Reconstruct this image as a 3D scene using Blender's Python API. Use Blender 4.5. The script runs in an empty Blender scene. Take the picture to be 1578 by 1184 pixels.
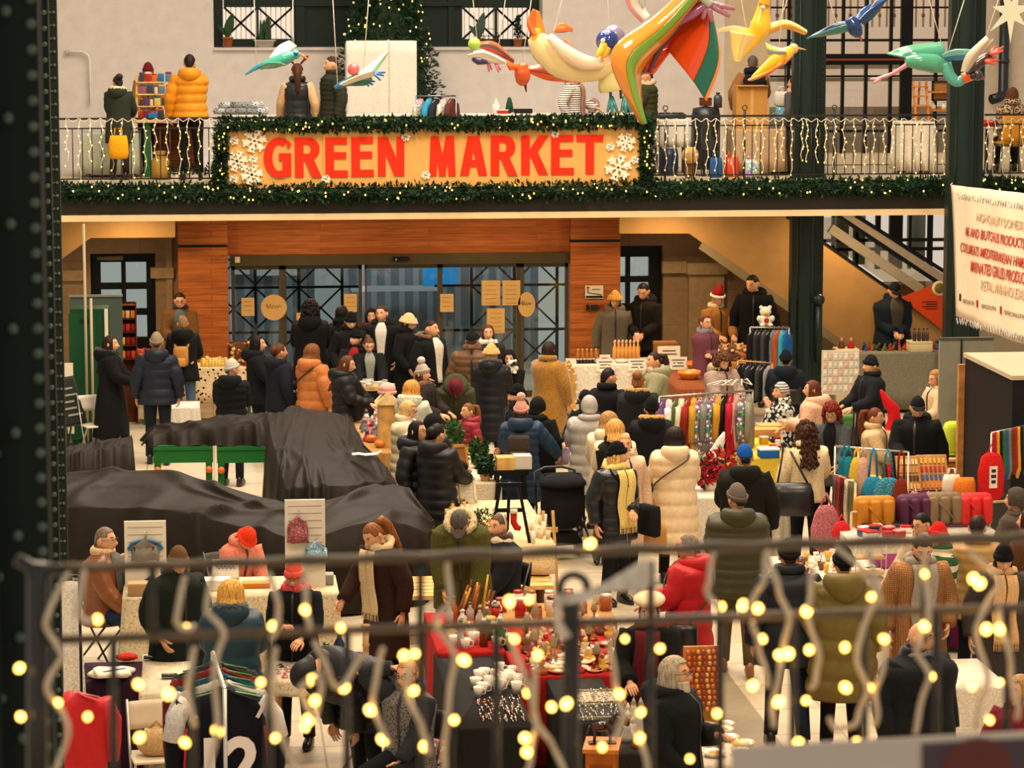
WORLD_S,LAMP_P,ROOF_P,SOFF_P=0.60,580,2900,42
import bpy,math,random
import numpy as np
from math import sin,cos,pi,radians
RNG=random.Random(7)
NPR=np.random.RandomState(11)
SC=bpy.context.scene
COL=SC.collection
FPX,CX,CY,CAMZ=4500.0,789.0,592.0,6.4
YAW=radians(5.9);PITCH=math.atan(608/4500.0)
FW=np.array([sin(YAW)*cos(PITCH),cos(YAW)*cos(PITCH),-sin(PITCH)])
RT=np.array([cos(YAW),-sin(YAW),0.0]);UP=np.cross(RT,FW)
CAM=np.array([0,0,CAMZ])
def ray(px,py):return FW*FPX+RT*(px-CX)-UP*(py-CY)
def PZ(px,py,z=0.0):
 d=ray(px,py);return CAM+d*((z-CAMZ)/d[2])
def PY(px,py,Y):
 d=ray(px,py);return CAM+d*(Y/d[1])
def XY(px,py,Y):
 p=PY(px,py,Y);return p[0],p[2]
def lin(c):
 c=c/255.0
 return c/12.92 if c<=0.04045 else ((c+0.055)/1.055)**2.4
def rgb(h):
 h=h.lstrip('#');return tuple(lin(int(h[i:i+2],16))for i in (0,2,4))+(1.0,)
MATS={}
KIND=dict(cloth=(.9,.25,60,.25),knit=(.95,.3,120,.5),puffer=(.55,.12,14,.25),leather=(.32,.1,25,.15),fur=(1,.5,70,.6),hair=(.5,.6,1,.5),metal=(.35,.1,20,.0),plastic=(.35,.05,10,.0),gloss=(.12,.05,6,.0),skin=(.55,.1,25,.1),paint=(.6,.07,5,.05),wood=(.55,.3,8,.1),paper=(.8,.05,8,.0),leaf=(.6,.4,6,.0),tarp=(.62,.25,9,.5))
def M(h,kind='cloth',metal=0.0,**kw):
 key=(h,kind,metal,tuple(sorted(kw.items())))
 if key in MATS:return MATS[key]
 m=bpy.data.materials.new(kind+'_'+str(h));m.use_nodes=True
 nt=m.node_tree;N=nt.nodes;L=nt.links;N.clear()
 out=N.new('ShaderNodeOutputMaterial');b=N.new('ShaderNodeBsdfPrincipled');L.new(b.outputs[0],out.inputs[0])
 MATS[key]=m
 if kind=='emit':
  e=N.new('ShaderNodeEmission');e.inputs[0].default_value=rgb(h);e.inputs[1].default_value=kw.get('s',5)
  L.new(e.outputs[0],out.inputs[0]);return m
 if kind=='glass':
  tr=N.new('ShaderNodeBsdfTransparent');gl=N.new('ShaderNodeBsdfGlossy');mx=N.new('ShaderNodeMixShader')
  tr.inputs[0].default_value=rgb(h);gl.inputs[1].default_value=0.03
  mx.inputs[0].default_value=kw.get('g',.12)
  L.new(tr.outputs[0],mx.inputs[1]);L.new(gl.outputs[0],mx.inputs[2]);L.new(mx.outputs[0],out.inputs[0]);return m
 tc=N.new('ShaderNodeTexCoord');co=tc.outputs['Object']
 pats=('check','stripe','leopard','floral','print','plank','tile','stonewall','grid','sequin','spots','slats','jacq','books','vstripe')
 base='cloth' if kind in pats else kind
 r,var,sc,bump=KIND[base]
 b.inputs['Roughness'].default_value=kw.get('r',r);b.inputs['Metallic'].default_value=metal
 b.inputs['Specular IOR Level'].default_value={'gloss':.6,'leather':.5,'metal':.5,'plastic':.45,'puffer':.3,'tarp':.2}.get(kind,.2)
 no=N.new('ShaderNodeTexNoise');no.inputs['Scale'].default_value=sc;no.inputs['Detail'].default_value=3
 if kind=='hair':
  mp0=N.new('ShaderNodeMapping');mp0.inputs['Scale'].default_value=(110,110,9);L.new(co,mp0.inputs[0]);L.new(mp0.outputs[0],no.inputs['Vector'])
 else:L.new(co,no.inputs['Vector'])
 rp=N.new('ShaderNodeValToRGB');c=rgb(h)
 rp.color_ramp.elements[0].position=.3;rp.color_ramp.elements[1].position=.7
 rp.color_ramp.elements[0].color=tuple(x*(1-var)for x in c[:3])+(1,)
 rp.color_ramp.elements[1].color=tuple(min(1,x*(1+var*.7))for x in c[:3])+(1,)
 L.new(no.outputs['Fac'],rp.inputs[0]);col=rp.outputs[0]
 def mixc(fac,c2,base_col):
  mx=N.new('ShaderNodeMix');mx.data_type='RGBA'
  L.new(fac,mx.inputs[0]);L.new(base_col,mx.inputs[6]);mx.inputs[7].default_value=rgb(c2);return mx.outputs[2]
 def ramp(sock,a,bb):
  q=N.new('ShaderNodeValToRGB');q.color_ramp.elements[0].position=a;q.color_ramp.elements[1].position=bb
  L.new(sock,q.inputs[0]);return q.outputs[0]
 def mapped(sx,sy,sz,rot=(0,0,0)):
  mp=N.new('ShaderNodeMapping');mp.inputs['Scale'].default_value=(sx,sy,sz);mp.inputs['Rotation'].default_value=rot
  L.new(co,mp.inputs[0]);return mp.outputs[0]
 h2=kw.get('c2','ffffff')
 if kind in ('stripe','vstripe','slats'):
  w=N.new('ShaderNodeTexWave');w.bands_direction='Z' if kind!='vstripe' else 'X';w.inputs['Scale'].default_value=kw.get('sc',6)
  L.new(co,w.inputs[0]);col=mixc(ramp(w.outputs['Fac'],.62,.68),h2,col)
 elif kind in ('check','grid'):
  fs=None
  for ax in 'XZ':
   w=N.new('ShaderNodeTexWave');w.bands_direction=ax;w.inputs['Scale'].default_value=kw.get('sc',5)
   L.new(co,w.inputs[0]);f=ramp(w.outputs['Fac'],.75,.85);col=mixc(f,h2,col)
 elif kind in ('leopard','spots','floral','print','sequin','jacq'):
  v=N.new('ShaderNodeTexVoronoi');v.inputs['Scale'].default_value=kw.get('sc',30);L.new(co,v.inputs['Vector'])
  rq=N.new('ShaderNodeValToRGB');rq.color_ramp.elements[0].position=kw.get('a',.3);rq.color_ramp.elements[1].position=kw.get('a',.3)+.06;rq.color_ramp.elements[0].color=(1,1,1,1);rq.color_ramp.elements[1].color=(0,0,0,1);L.new(v.outputs['Distance'],rq.inputs[0]);col=mixc(rq.outputs[0],h2,col)
  if kind=='print':
   mx=N.new('ShaderNodeMix');mx.data_type='RGBA';mx.inputs[0].default_value=kw.get('cm',.3)
   L.new(col,mx.inputs[6]);L.new(v.outputs['Color'],mx.inputs[7]);col=mx.outputs[2]
 elif kind=='books':
  v=N.new('ShaderNodeTexVoronoi');v.inputs['Scale'].default_value=1;L.new(mapped(kw.get('sx',20),1,3),v.inputs['Vector'])
  mx=N.new('ShaderNodeMix');mx.data_type='RGBA';mx.inputs[0].default_value=.7
  L.new(col,mx.inputs[6]);L.new(v.outputs['Color'],mx.inputs[7]);col=mx.outputs[2]
 elif kind in ('plank','tile','stonewall'):
  br=N.new('ShaderNodeTexBrick');br.offset=kw.get('off',.5)
  rot=(pi/2,0,0)if kind!='tile' else (0,0,0)
  L.new(mapped(1,1,1,rot),br.inputs['Vector'])
  br.inputs['Color1'].default_value=c;br.inputs['Color2'].default_value=rgb(h2);br.inputs['Mortar'].default_value=rgb(kw.get('c3','3a1c08'))
  br.inputs['Scale'].default_value=1;br.inputs['Mortar Size'].default_value=kw.get('ms',.006)
  br.inputs['Brick Width'].default_value=kw.get('bw',1.2);br.inputs['Row Height'].default_value=kw.get('rh',.12)
  br.inputs['Mortar Smooth'].default_value=.3
  n2=N.new('ShaderNodeTexNoise');n2.inputs['Detail'].default_value=5
  n2.inputs['Scale'].default_value=1.0
  L.new(mapped(2,2,40)if kind=='plank' else mapped(9,9,9),n2.inputs['Vector'])
  mu=N.new('ShaderNodeMix');mu.data_type='RGBA';mu.blend_type='MULTIPLY';mu.inputs[0].default_value=kw.get('gr',.6)
  L.new(br.outputs['Color'],mu.inputs[6]);L.new(ramp(n2.outputs['Fac'],.25,.6),mu.inputs[7]);col=mu.outputs[2]
  b.inputs['Roughness'].default_value=kw.get('r',.6);bump=0
 L.new(col,b.inputs['Base Color'])
 if kind=='fur':b.inputs['Sheen Weight'].default_value=.4
 if bump>0:
  bp=N.new('ShaderNodeBump');bp.inputs['Strength'].default_value=bump;bp.inputs['Distance'].default_value=.01
  L.new(no.outputs['Fac'],bp.inputs['Height']);L.new(bp.outputs[0],b.inputs['Normal'])
 return m
def fr(t):
 t=t/np.linalg.norm(t);u=np.array([0,0,1.0])if abs(t[2])<.9 else np.array([0,1.0,0])
 a=np.cross(u,t);a/=np.linalg.norm(a);return a,np.cross(t,a)
class MB:
 def __init__(s):s.v=[];s.f=[];s.k=[];s.n=0;s.m=0;s.T=None
 def add(s,V,Fs):
  V=np.asarray(V,float)
  if s.T is not None:V=s.T(V)
  s.v.append(V);o=s.n
  s.f+=[tuple(i+o for i in f)for f in Fs];s.k+=[s.m]*len(Fs);s.n+=len(V);return s
 def grid(s,P,wrap=True,caps=(True,True)):
  P=np.asarray(P,float);r,c=P.shape[:2];Fs=[]
  for i in range(r-1):
   for j in range(c if wrap else c-1):
    k=(j+1)%c;Fs.append((i*c+j,i*c+k,(i+1)*c+k,(i+1)*c+j))
  if wrap and caps[0]:Fs.append(tuple(range(c-1,-1,-1)))
  if wrap and caps[1]:Fs.append(tuple((r-1)*c+j for j in range(c)))
  return s.add(P.reshape(-1,3),Fs)
 def tube(s,pts,rad,n=8,jit=0.0,flat=1.0,caps=(True,True),up=None):
  pts=np.asarray(pts,float);m=len(pts);rad=np.broadcast_to(np.asarray(rad,float),(m,)).copy()
  ang=np.arange(n)*2*pi/n;rings=[];pa=None
  for i in range(m):
   t=pts[min(i+1,m-1)]-pts[max(i-1,0)]
   if np.linalg.norm(t)<1e-9:t=np.array([0,0,1.0])
   t=t/np.linalg.norm(t)
   if pa is None:
    if up is not None:
     a=np.cross(up,t);a/=np.linalg.norm(a)
    else:a,_=fr(t)
   else:
    a=pa-t*(pa@t);a/=(np.linalg.norm(a)+1e-9)
   bvec=np.cross(t,a);pa=a
   rr=rad[i]*(1+(NPR.uniform(-jit,jit,n)if jit else 0))
   rings.append(pts[i]+(np.outer(np.cos(ang)*rr,a)+np.outer(np.sin(ang)*rr*flat,bvec)))
  return s.grid(rings,True,caps)
 def box(s,c,d,rz=0.0,taper=1.0,bev=0.0):
  x,y,z=np.array(d)/2.0
  V=[]
  for (zz,k)in ((-z,1.0),(z,taper)):
   for (a,bb)in ((-x,-y),(x,-y),(x,y),(-x,y)):V.append((a*k,bb*k,zz))
  V=np.array(V)
  if rz:V[:,:2]=V[:,:2]@np.array([[cos(rz),sin(rz)],[-sin(rz),cos(rz)]])
  return s.add(V+np.array(c),[(3,2,1,0),(4,5,6,7),(0,1,5,4),(1,2,6,5),(2,3,7,6),(3,0,4,7)])
 def rbox(s,c,d,r=.02,rz=0.0):
  x,y,z=np.array(d)/2.0;r=min(r,x,y,z)*.98;rings=[]
  def ring(a,bb,zz):
   o=[]
   for (sx,sy,a0)in ((1,1,0),(-1,1,90),(-1,-1,180),(1,-1,270)):
    for q in (0,45,90):
     t=radians(a0+q);o.append((sx*(x-r)+cos(t)*a,sy*(y-r)+sin(t)*bb,zz))
   return o
  for (k,zz)in ((0,-z),(.7,-z+.3*r),(1,-z+r),(1,z-r),(.7,z-.3*r),(0,z)):rings.append(ring(r*k,r*k,zz))
  P=np.array(rings)
  if rz:P[:,:,:2]=P[:,:,:2]@np.array([[cos(rz),sin(rz)],[-sin(rz),cos(rz)]])
  return s.grid(P+np.array(c))
 def bar(s,a,b,w,d=None):
  a=np.array(a,float);b=np.array(b,float);d=d or w;u,v=fr(b-a)
  q=[(-1,-1),(1,-1),(1,1),(-1,1)]
  return s.grid([[p+u*i*w/2+v*j*d/2 for (i,j)in q]for p in (a,b)])
 def ell(s,c,r,n=12,m=8,jit=0):
  P=[]
  for i in range(m+1):
   la=-pi/2+pi*i/m;la=max(-1.5,min(1.5,la))
   P.append([(cos(la)*cos(t)*(1+NPR.uniform(-jit,jit)),cos(la)*sin(t)*(1+NPR.uniform(-jit,jit)),sin(la))for t in np.arange(n)*2*pi/n])
  return s.grid(np.array(P)*np.array(r)+np.array(c))
 def lathe(s,prof,c=(0,0,0),n=14):
  ang=np.arange(n)*2*pi/n
  return s.grid(np.array([[(r*cos(t),r*sin(t),z)for t in ang]for r,z in prof])+np.array(c))
 def prism(s,poly,y0,y1,plane='xz'):
  n=len(poly);V=[]
  for y in (y0,y1):
   for (a,b)in poly:V.append((a,y,b)if plane=='xz' else ((a,b,y)if plane=='xy' else (y,a,b)))
  area=sum(poly[i][0]*poly[(i+1)%n][1]-poly[(i+1)%n][0]*poly[i][1]for i in range(n))
  Fs=[tuple(range(n)),tuple(range(2*n-1,n-1,-1))]+[(i+n,(i+1)%n+n,(i+1)%n,i)for i in range(n)]
  return s.add(V,Fs)
 def sheet(s,P,th=.01):
  P=np.asarray(P,float);r,c=P.shape[:2]
  du=np.gradient(P,axis=0);dv=np.gradient(P,axis=1);nn=np.cross(du,dv);nn/=(np.linalg.norm(nn,axis=2,keepdims=True)+1e-9)
  A=P-nn*th/2;B=P+nn*th/2
  V=np.concatenate([A.reshape(-1,3),B.reshape(-1,3)]);o=r*c;Fs=[]
  for i in range(r-1):
   for j in range(c-1):
    q=(i*c+j,i*c+j+1,(i+1)*c+j+1,(i+1)*c+j)
    Fs.append(q[::-1]);Fs.append(tuple(x+o for x in q))
  edge=[j for j in range(c)]+[i*c+c-1 for i in range(1,r)]+[(r-1)*c+j for j in range(c-2,-1,-1)]+[i*c for i in range(r-2,0,-1)]
  for a,b in zip(edge,edge[1:]+edge[:1]):Fs.append((a,b,b+o,a+o))
  return s.add(V,Fs)
 def build(s,name,mats,parent=None,smooth=True,loc=None):
  me=bpy.data.meshes.new(name)
  V=np.concatenate(s.v)if s.v else np.zeros((0,3))
  me.from_pydata(V.tolist(),[],s.f)
  if not isinstance(mats,(list,tuple)):mats=[mats]
  for m in mats:me.materials.append(m)
  if len(mats)>1:me.polygons.foreach_set('material_index',s.k)
  if smooth:me.polygons.foreach_set('use_smooth',[True]*len(s.f))
  o=bpy.data.objects.new(name,me);COL.objects.link(o)
  if smooth=='auto':
   md=o.modifiers.new('edges','EDGE_SPLIT');md.split_angle=radians(38)
  if parent is not None:o.parent=parent
  if loc is not None:o.location=loc
  return o
def tag(o,label,cat,group=None):
 o['label']=label;o['category']=cat
 if group:o['group']=group
 return o
def thing(name,label,cat,loc=(0,0,0),rz=0.0,group=None):
 o=bpy.data.objects.new(name,None);o.empty_display_size=.1;COL.objects.link(o);o.location=tuple(loc);o.rotation_euler=(0,0,rz)
 return tag(o,label,cat,group)
def struct(o):o['kind']='structure';return o
def stuff(o):o['kind']='stuff';return o
def dup(root,loc,rz=None,label=None,scale=None):
 r=root.copy();COL.objects.link(r);r.location=tuple(loc)
 if rz is not None:r.rotation_euler=(0,0,rz)
 if scale:r.scale=(scale,)*3
 if label:r['label']=label
 for ch in list(root.children):
  c=ch.copy();COL.objects.link(c);c.parent=r
  for g in list(ch.children):
   d=g.copy();COL.objects.link(d);d.parent=c
 return r
def inst(mesh,name,parent,loc,rot=(0,0,0),sc=1.0):
 o=bpy.data.objects.new(name,mesh);COL.objects.link(o);o.parent=parent;o.location=tuple(loc);o.rotation_euler=rot;o.scale=(sc,)*3
 return o
def text_mesh(body,size,h=.002,bold=0.0,shear=0.0,align='CENTER',sx=1.0):
 cu=bpy.data.curves.new('lettering','FONT');cu.body=body;cu.size=size;cu.extrude=h;cu.offset=bold;cu.shear=shear;cu.align_x=align;cu.align_y='CENTER'
 cu.resolution_u=3
 o=bpy.data.objects.new('lettering',cu);COL.objects.link(o);dg=bpy.context.evaluated_depsgraph_get();dg.update()
 me=bpy.data.meshes.new_from_object(o.evaluated_get(dg));bpy.data.objects.remove(o);bpy.data.curves.remove(cu)
 me.transform(__import__('mathutils').Matrix.Rotation(pi/2,4,'X'))
 if sx!=1.0:me.transform(__import__('mathutils').Matrix.Diagonal((sx,1,1,1)))
 return me
def text(body,size,mat,parent,loc,rz=0.0,name='lettering',**k):
 me=text_mesh(body,size,**k);me.materials.clear();me.materials.append(mat)
 o=bpy.data.objects.new(name,me);COL.objects.link(o);o.parent=parent;o.location=tuple(loc);o.rotation_euler=(0,0,rz);return o
def catmull(P,u):
 P=np.asarray(P,float);n=len(P);out=[]
 for x in u:
  i=min(int(x),n-2);f=x-i;p0=P[max(i-1,0)];p1=P[i];p2=P[i+1];p3=P[min(i+2,n-1)]
  out.append(.5*(2*p1+(p2-p0)*f+(2*p0-5*p1+4*p2-p3)*f*f+(3*p1-p0-3*p2+p3)*f**3))
 return np.array(out)
cam=bpy.data.objects.new('camera',bpy.data.cameras.new('camera'));COL.objects.link(cam);SC.camera=cam
cam.data.sensor_width=36;cam.data.lens=36*FPX/1578;cam.data.clip_end=300
cam.location=CAM;cam.rotation_euler=(pi/2-PITCH,0,-YAW)
cam.data.dof.use_dof=True ;cam.data.dof.focus_distance=33;cam.data.dof.aperture_fstop=6.0
SC.view_settings.view_transform='Standard';SC.view_settings.look='None';SC.view_settings.gamma=1;SC.view_settings.exposure=0.0
W=bpy.data.worlds.new('hall_daylight');SC.world=W;W.use_nodes=True
W.node_tree.nodes['Background'].inputs[0].default_value=(1,.90,.76,1);W.node_tree.nodes['Background'].inputs[1].default_value=WORLD_S
def area(name,loc,size,power,col,rot=(0,0,0),sy=None):
 l=bpy.data.lights.new(name,'AREA');l.energy=power;l.color=col;l.size=size
 if sy:l.shape='RECTANGLE';l.size_y=sy
 o=bpy.data.objects.new(name,l);COL.objects.link(o);o.location=loc;o.rotation_euler=rot;return o
def point(name,loc,power,col,r=.25):
 l=bpy.data.lights.new(name,'POINT');l.energy=power;l.color=col;l.shadow_soft_size=r
 o=bpy.data.objects.new(name,l);COL.objects.link(o);o.location=loc;return o
WARM=(1,.70,.38)
for x,y in ((0,18),(7,18),(0,27),(7,27),(0,36),(7,36)):
 area('hall_lamp',(x,y,11.5),1.6,LAMP_P,(1,.73,.43))
area('roof_light',(4,36,15),7,ROOF_P,(1,.90,.80),rot=(radians(-25),0,0),sy=14)
for x in (-1.2,1.5,4.2,7.0,9.7):area('soffit_lamp',(x,43.9,3.05),.35,SOFF_P,WARM)
YS,YW,YB=42.6,45.8,47.8
FLR=3.6
m_wall=M('d3c8be','paint');m_cream=M('c9b493','paint');m_tan=M('ad8550','paint');m_green=M('1b2722','paint',r=.32)
m_black=M('0c0d0e','paint',r=.4);m_stone=M('94795a','stonewall',c2='8e7354',c3='7d6549',bw=1.1,rh=.55,ms=.006,gr=.15)
m_wood=M('be6e34','plank',c2='ae602a',c3='8a4a20',bw=3.4,rh=.10,ms=.004,gr=.5)
m_beam=M('37332b','paint');m_strip=M('f0d2a4','paint')
b=MB();b.box((5,30,-.1),(60,70,.2));struct(b.build('floor',M('cdbfa6','tile',c2='c4b69b',c3='a0917a',bw=.9,rh=.9,ms=.012,gr=.16,off=0,r=.35),smooth=False))
b=MB();b.box((PZ(1150,1110)[0]-.1,22,.002),(.5,14,.004));struct(b.build('floor_band',M('96886e','stonewall',bw=3,rh=3,gr=.1,c2='8f8168',c3='8f8168'),smooth=False))
b=MB();b.box((3,44.4,3.385),(24,3.6,.43));o=struct(b.build('floor_balcony',M('b9a88c','paint'),smooth=False));o.location=(0,0,0)
b=MB();b.box((1.98,YS-.03,3.385),(17.96,.06,.43));b.box((14.5,YS-.03,3.385),(6.2,.06,.43));struct(b.build('trim_1',m_beam,smooth=False))
b=MB();b.box((1.98,YS-.06,3.125),(17.96,.14,.09));b.box((14.5,YS-.06,3.125),(6.2,.14,.09));struct(b.build('trim_2',m_strip,smooth=False))
def wx(px,Y):return XY(px,100,Y)[0]
def wz(py,Y,px=600):return XY(px,py,Y)[1]
nl,nr=wx(330,YB),wx(836,YB);nz=wz(73,YB)
b=MB()
xr=wx(1116,YB)
for (x0,x1,z0,z1)in ((-9,nl,3.4,9),(nl,nr,3.4,nz),(nr,xr,3.4,9)):b.box(((x0+x1)/2,YB+.3,(z0+z1)/2),(x1-x0,.6,z1-z0))
b.box(((nl+nr)/2,YB-.02,nz-.02),(nr-nl,.1,.04))
struct(b.build('wall_back',m_wall,smooth=False))
b=MB();b.box(((xr+wx(1180,YB))/2,YB+.1,6),(wx(1180,YB)-xr,.9,5.2));struct(b.build('wall_pier',M('c4ad8b','paint'),smooth=False))
b=MB();NY=YB+.55
def nbox(b,x0,y0,x1,y1,Y=NY,d=.12):
 X0,Z1=XY(x0,y0,Y);X1,Z0=XY(x1,y1,Y);b.box(((X0+X1)/2,Y,(Z0+Z1)/2),(X1-X0,d,Z1-Z0))
for r in ((318,-60,344,80),(344,-60,452,11),(344,60,452,80),(452,-60,712,80),(712,-60,816,12),(712,60,816,80),(816,-60,850,80)):nbox(b,*r)
for r in ((455,-60,470,80),(690,-60,700,80),(395,8,399,62),(762,8,766,62)):nbox(b,*r,Y=NY-.08,d=.1)
nbox(b,452,3,712,9,Y=NY-.1)
struct(b.build('wall_niche',m_green,smooth=False))
b=MB()
for (x0,x1,y0,y1)in ((345,397,11,60),(397,451,11,60),(713,764,12,60),(764,815,12,60)):
 for (ya,yb)in ((y0,y1),(y1,y0)):
  X0,Z0=XY(x0,ya,NY);X1,Z1=XY(x1,yb,NY);b.bar((X0,NY-.03,Z0),(X1,NY-.03,Z1),.035)
struct(b.build('trim_3',m_black,smooth=False))
m_sky=M('ffe9cf','emit',s=1.0)
for i,(x0,x1,y0,y1)in enumerate(((344,452,9,62),(712,816,9,62))):
 b=MB();nbox(b,x0,y0,x1,y1,Y=NY+.02,d=.02);struct(b.build('window_%d'%(i+1),[m_sky],smooth=False))
 b=MB()
 for k in range(14):
  X,Z=XY(x0+(x1-x0)*(k+.5)/14,y0,NY);_,Z2=XY(x0,y1,NY);b.bar((X,NY+.005,Z),(X,NY+.005,Z2),.012)
 struct(b.build('trim_%d'%(4+i),M('b7a58c','paint'),smooth=False))
m_pale=M('ffe6cc','emit',s=.92);GY=YB+.2
xl,xe=wx(1180,GY),wx(1520,GY)
b=MB();b.box(((xl+xe)/2,GY+3.0,5.5),(xe-xl+3,.1,9));struct(b.build('wall_outside',[M('f3dcc4','emit',s=.80)],smooth=False))  # daylight on the facade put in as emission; the wall itself glows
b=MB()
for z0,z1,c in ((3.0,4.35,0),(5.02,5.12,0),(4.8,4.86,0)):b.box(((xl+xe)/2,GY+2.8,(z0+z1)/2),(xe-xl+3,.2,z1-z0))
struct(b.build('trim_6',[M('a39b8a','paint')],smooth=False))
b=MB()
for k in range(60):
 x=xl-1+k*.13;b.box((x,GY+2.6,6.45),(.03,.03,1.4))
 if k%2:b.box((x,GY+2.6,5.95),(.06,.03,.06));b.box((x,GY+2.6,6.5),(.07,.03,.07))
struct(b.build('trim_7',[M('b59f88','paint')],smooth=False))
b=MB()
def gbar(px,w,y0=-60,y1=256,Y=GY):
 X,Z0=XY(px,y0,Y);_,Z1=XY(px,y1,Y);b.box((X,Y,(Z0+Z1)/2),(w,.08,Z0-Z1))
for px in (1183,1217,1264,1301,1337,1375,1445,1480):gbar(px,.05)
gbar(1399,.2);gbar(1510,.2)
for (y0,y1)in ((10,13),(60,64),(83,100),(116,119),(200,204),(250,262)):
 z1,z0=wz(y0,GY,1300),wz(y1,GY,1300);b.box(((xl+xe)/2,GY-.01,(z0+z1)/2),(xe-xl,.1,z1-z0))
struct(b.build('window_frame',m_black,smooth=False))
b=MB();b.box(((xl+xe)/2,GY+.02,6.2),(xe-xl,.012,5));struct(b.build('window_3',M('f4ece2','glass',g=.06),smooth=False))
b=MB();z=wz(92,GY,1300);b.tube([(xl,GY-.1,z),(xe,GY-.1,z)],.02);struct(b.build('trim_8',M('8a3c22','paint')))
b=MB();b.box(((xl+xe)/2,GY+.05,3.6),(xe-xl,.3,wz(256,GY,1300)-3.3));struct(b.build('wall_sill',m_cream,smooth=False))
b=MB();b.box((wx(1560,GY)+1.2,GY,6.2),(3.6,.5,6));struct(b.build('wall_right',M('cdbca4','paint'),smooth=False))
def pbox(b,x0,y0,x1,y1,Y,d,yr=None):
 X0,Z1=XY(x0,y0,Y);X1,Z0=XY(x1,y1,Y);b.box(((X0+X1)/2,Y+d/2,(Z0+Z1)/2),(X1-X0,d,Z1-Z0))
def zrect(b,x0,x1,z0,z1,Y,d):b.box(((x0+x1)/2,Y+d/2,(z0+z1)/2),(x1-x0,d,z1-z0))
PX=lambda px,Y=YW:wx(px,Y)
ZZ=lambda py,px,Y=YW:XY(px,py,Y)[1]
dl0,dl1,dtop=PX(133),PX(234),ZZ(391,180)
dr0,dr1,dtop2=PX(930),PX(1024),ZZ(379,980)
b=MB()
zrect(b,-9,dl0,0,3.17,YW,.4);zrect(b,dl0,dl1,dtop,3.17,YW,.4);zrect(b,dl1,PX(300),0,3.17,YW,.4)
zrect(b,PX(930),dr1,dtop2,3.17,YW,.4);zrect(b,dr1,PX(1262),0,3.17,YW,.4)
struct(b.build('wall_lower',m_stone,smooth=False))
b=MB();zrect(b,PX(1262),16,0,ZZ(440,1380),YW,.4);zrect(b,PX(1262),16,ZZ(444,1380),ZZ(438,1380),YW-.08,.5);struct(b.build('wall_low',M('b3a78f','paint'),smooth=False))
b=MB()
for (x0,y0,x1,y1,d)in ((97,416,134,432,.1),(232,412,268,428,.1),(1020,402,1056,420,.12),(1056,404,1118,421,.2),(1060,421,1112,640,.12),(255,366,269,640,.06)):
 X0,Z1=XY(x0,y0,YW);X1,Z0=XY(x1,y1,YW);zrect(b,X0,X1,max(0,Z0),Z1,YW-d,d+.05)
struct(b.build('trim_9',M('a08660','stonewall',c2='9a805c',c3='9a805c',bw=3,rh=3,gr=.25),smooth=False))
b=MB()
SP=YW-1.1
q=[XY(*p,SP)for p in ((60,330),(60,425),(140,367),(270,366),(270,330))];b.prism(q[::-1],SP,SP+.15)
struct(b.build('wall_soffit',m_tan,smooth=False))
b=MB()
q=[XY(*p,SP)for p in ((955,325),(955,360),(1062,360),(1225,475),(1470,648),(1470,516),(1213,335),(1213,325))];b.prism(q,SP,SP+.15)
struct(b.build('wall_escalator',m_tan,smooth=False))
b=MB()
for (p0,p1,w)in (((1080,378),(1470,654),.16),):
 a=XY(*p0,SP);c=XY(*p1,SP);b.bar((a[0],SP-.02,a[1]),(c[0],SP+.03,c[1]),.1,.13)
struct(b.build('trim_10',M('8b7a5c','paint'),smooth=False))
b=MB()
a=XY(1213,334,SP);c=XY(1462,510,SP);b.bar((a[0],SP,a[1]),(c[0],SP,c[1]),.04,.04)
struct(b.build('trim_11',m_black,smooth=False))
WY=YW-.25
b=MB()
for (x0,x1,z0,z1)in ((PX(270,WY),PX(347,WY),0,ZZ(380,300,WY)),(PX(270,WY),PX(347,WY),ZZ(376,300,WY),3.17),(PX(878,WY),PX(955,WY),0,ZZ(372,900,WY)),(PX(878,WY),PX(955,WY),ZZ(368,900,WY),3.17)):zrect(b,x0,x1,z0,z1,WY-.18,.4)
zrect(b,PX(346,WY),PX(879,WY),ZZ(392,600,WY),3.17,WY,.3)
struct(b.build('wall_portal',m_wood,smooth=False))
b=MB()
zrect(b,PX(270,WY),PX(347,WY),ZZ(381,300,WY),ZZ(375,300,WY),WY-.17,.3);zrect(b,PX(878,WY),PX(955,WY),ZZ(373,900,WY),ZZ(367,900,WY),WY-.17,.3)
struct(b.build('trim_12',m_black,smooth=False))
m_olive=M('4a4029','paint',r=.4);m_fr=M('463d2a','metal');m_glass=M('d2d8d4','glass',g=.05)
b=MB();zrect(b,PX(350,WY),PX(877,WY),ZZ(407,600,WY),ZZ(391,600,WY),WY-.1,.2);struct(b.build('trim_13',m_olive,smooth=False))
dz=ZZ(407,600,WY);slid=[]
for i,(x0,x1,dy)in enumerate(((352,432,0),(432,556,.06),(560,676,.0),(676,802,.06),(802,877,0))):
 b=MB();X0,X1=PX(x0,WY),PX(x1,WY);w=.055 if i!=2 else .03
 for (a,c)in ((X0,X0+w),(X1-w,X1)):zrect(b,a,c,0,dz,WY+dy,.05)
 zrect(b,X0,X1,dz-.07,dz,WY+dy,.05);zrect(b,X0,X1,0,.1,WY+dy,.05)
 o=struct(b.build('door_%d'%(i+1),m_fr,smooth=False))
 g=MB();zrect(g,X0+w,X1-w,.1,dz-.07,WY+dy+.02,.012);g.build('glass_pane',m_glass,o,smooth=False)
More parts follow.
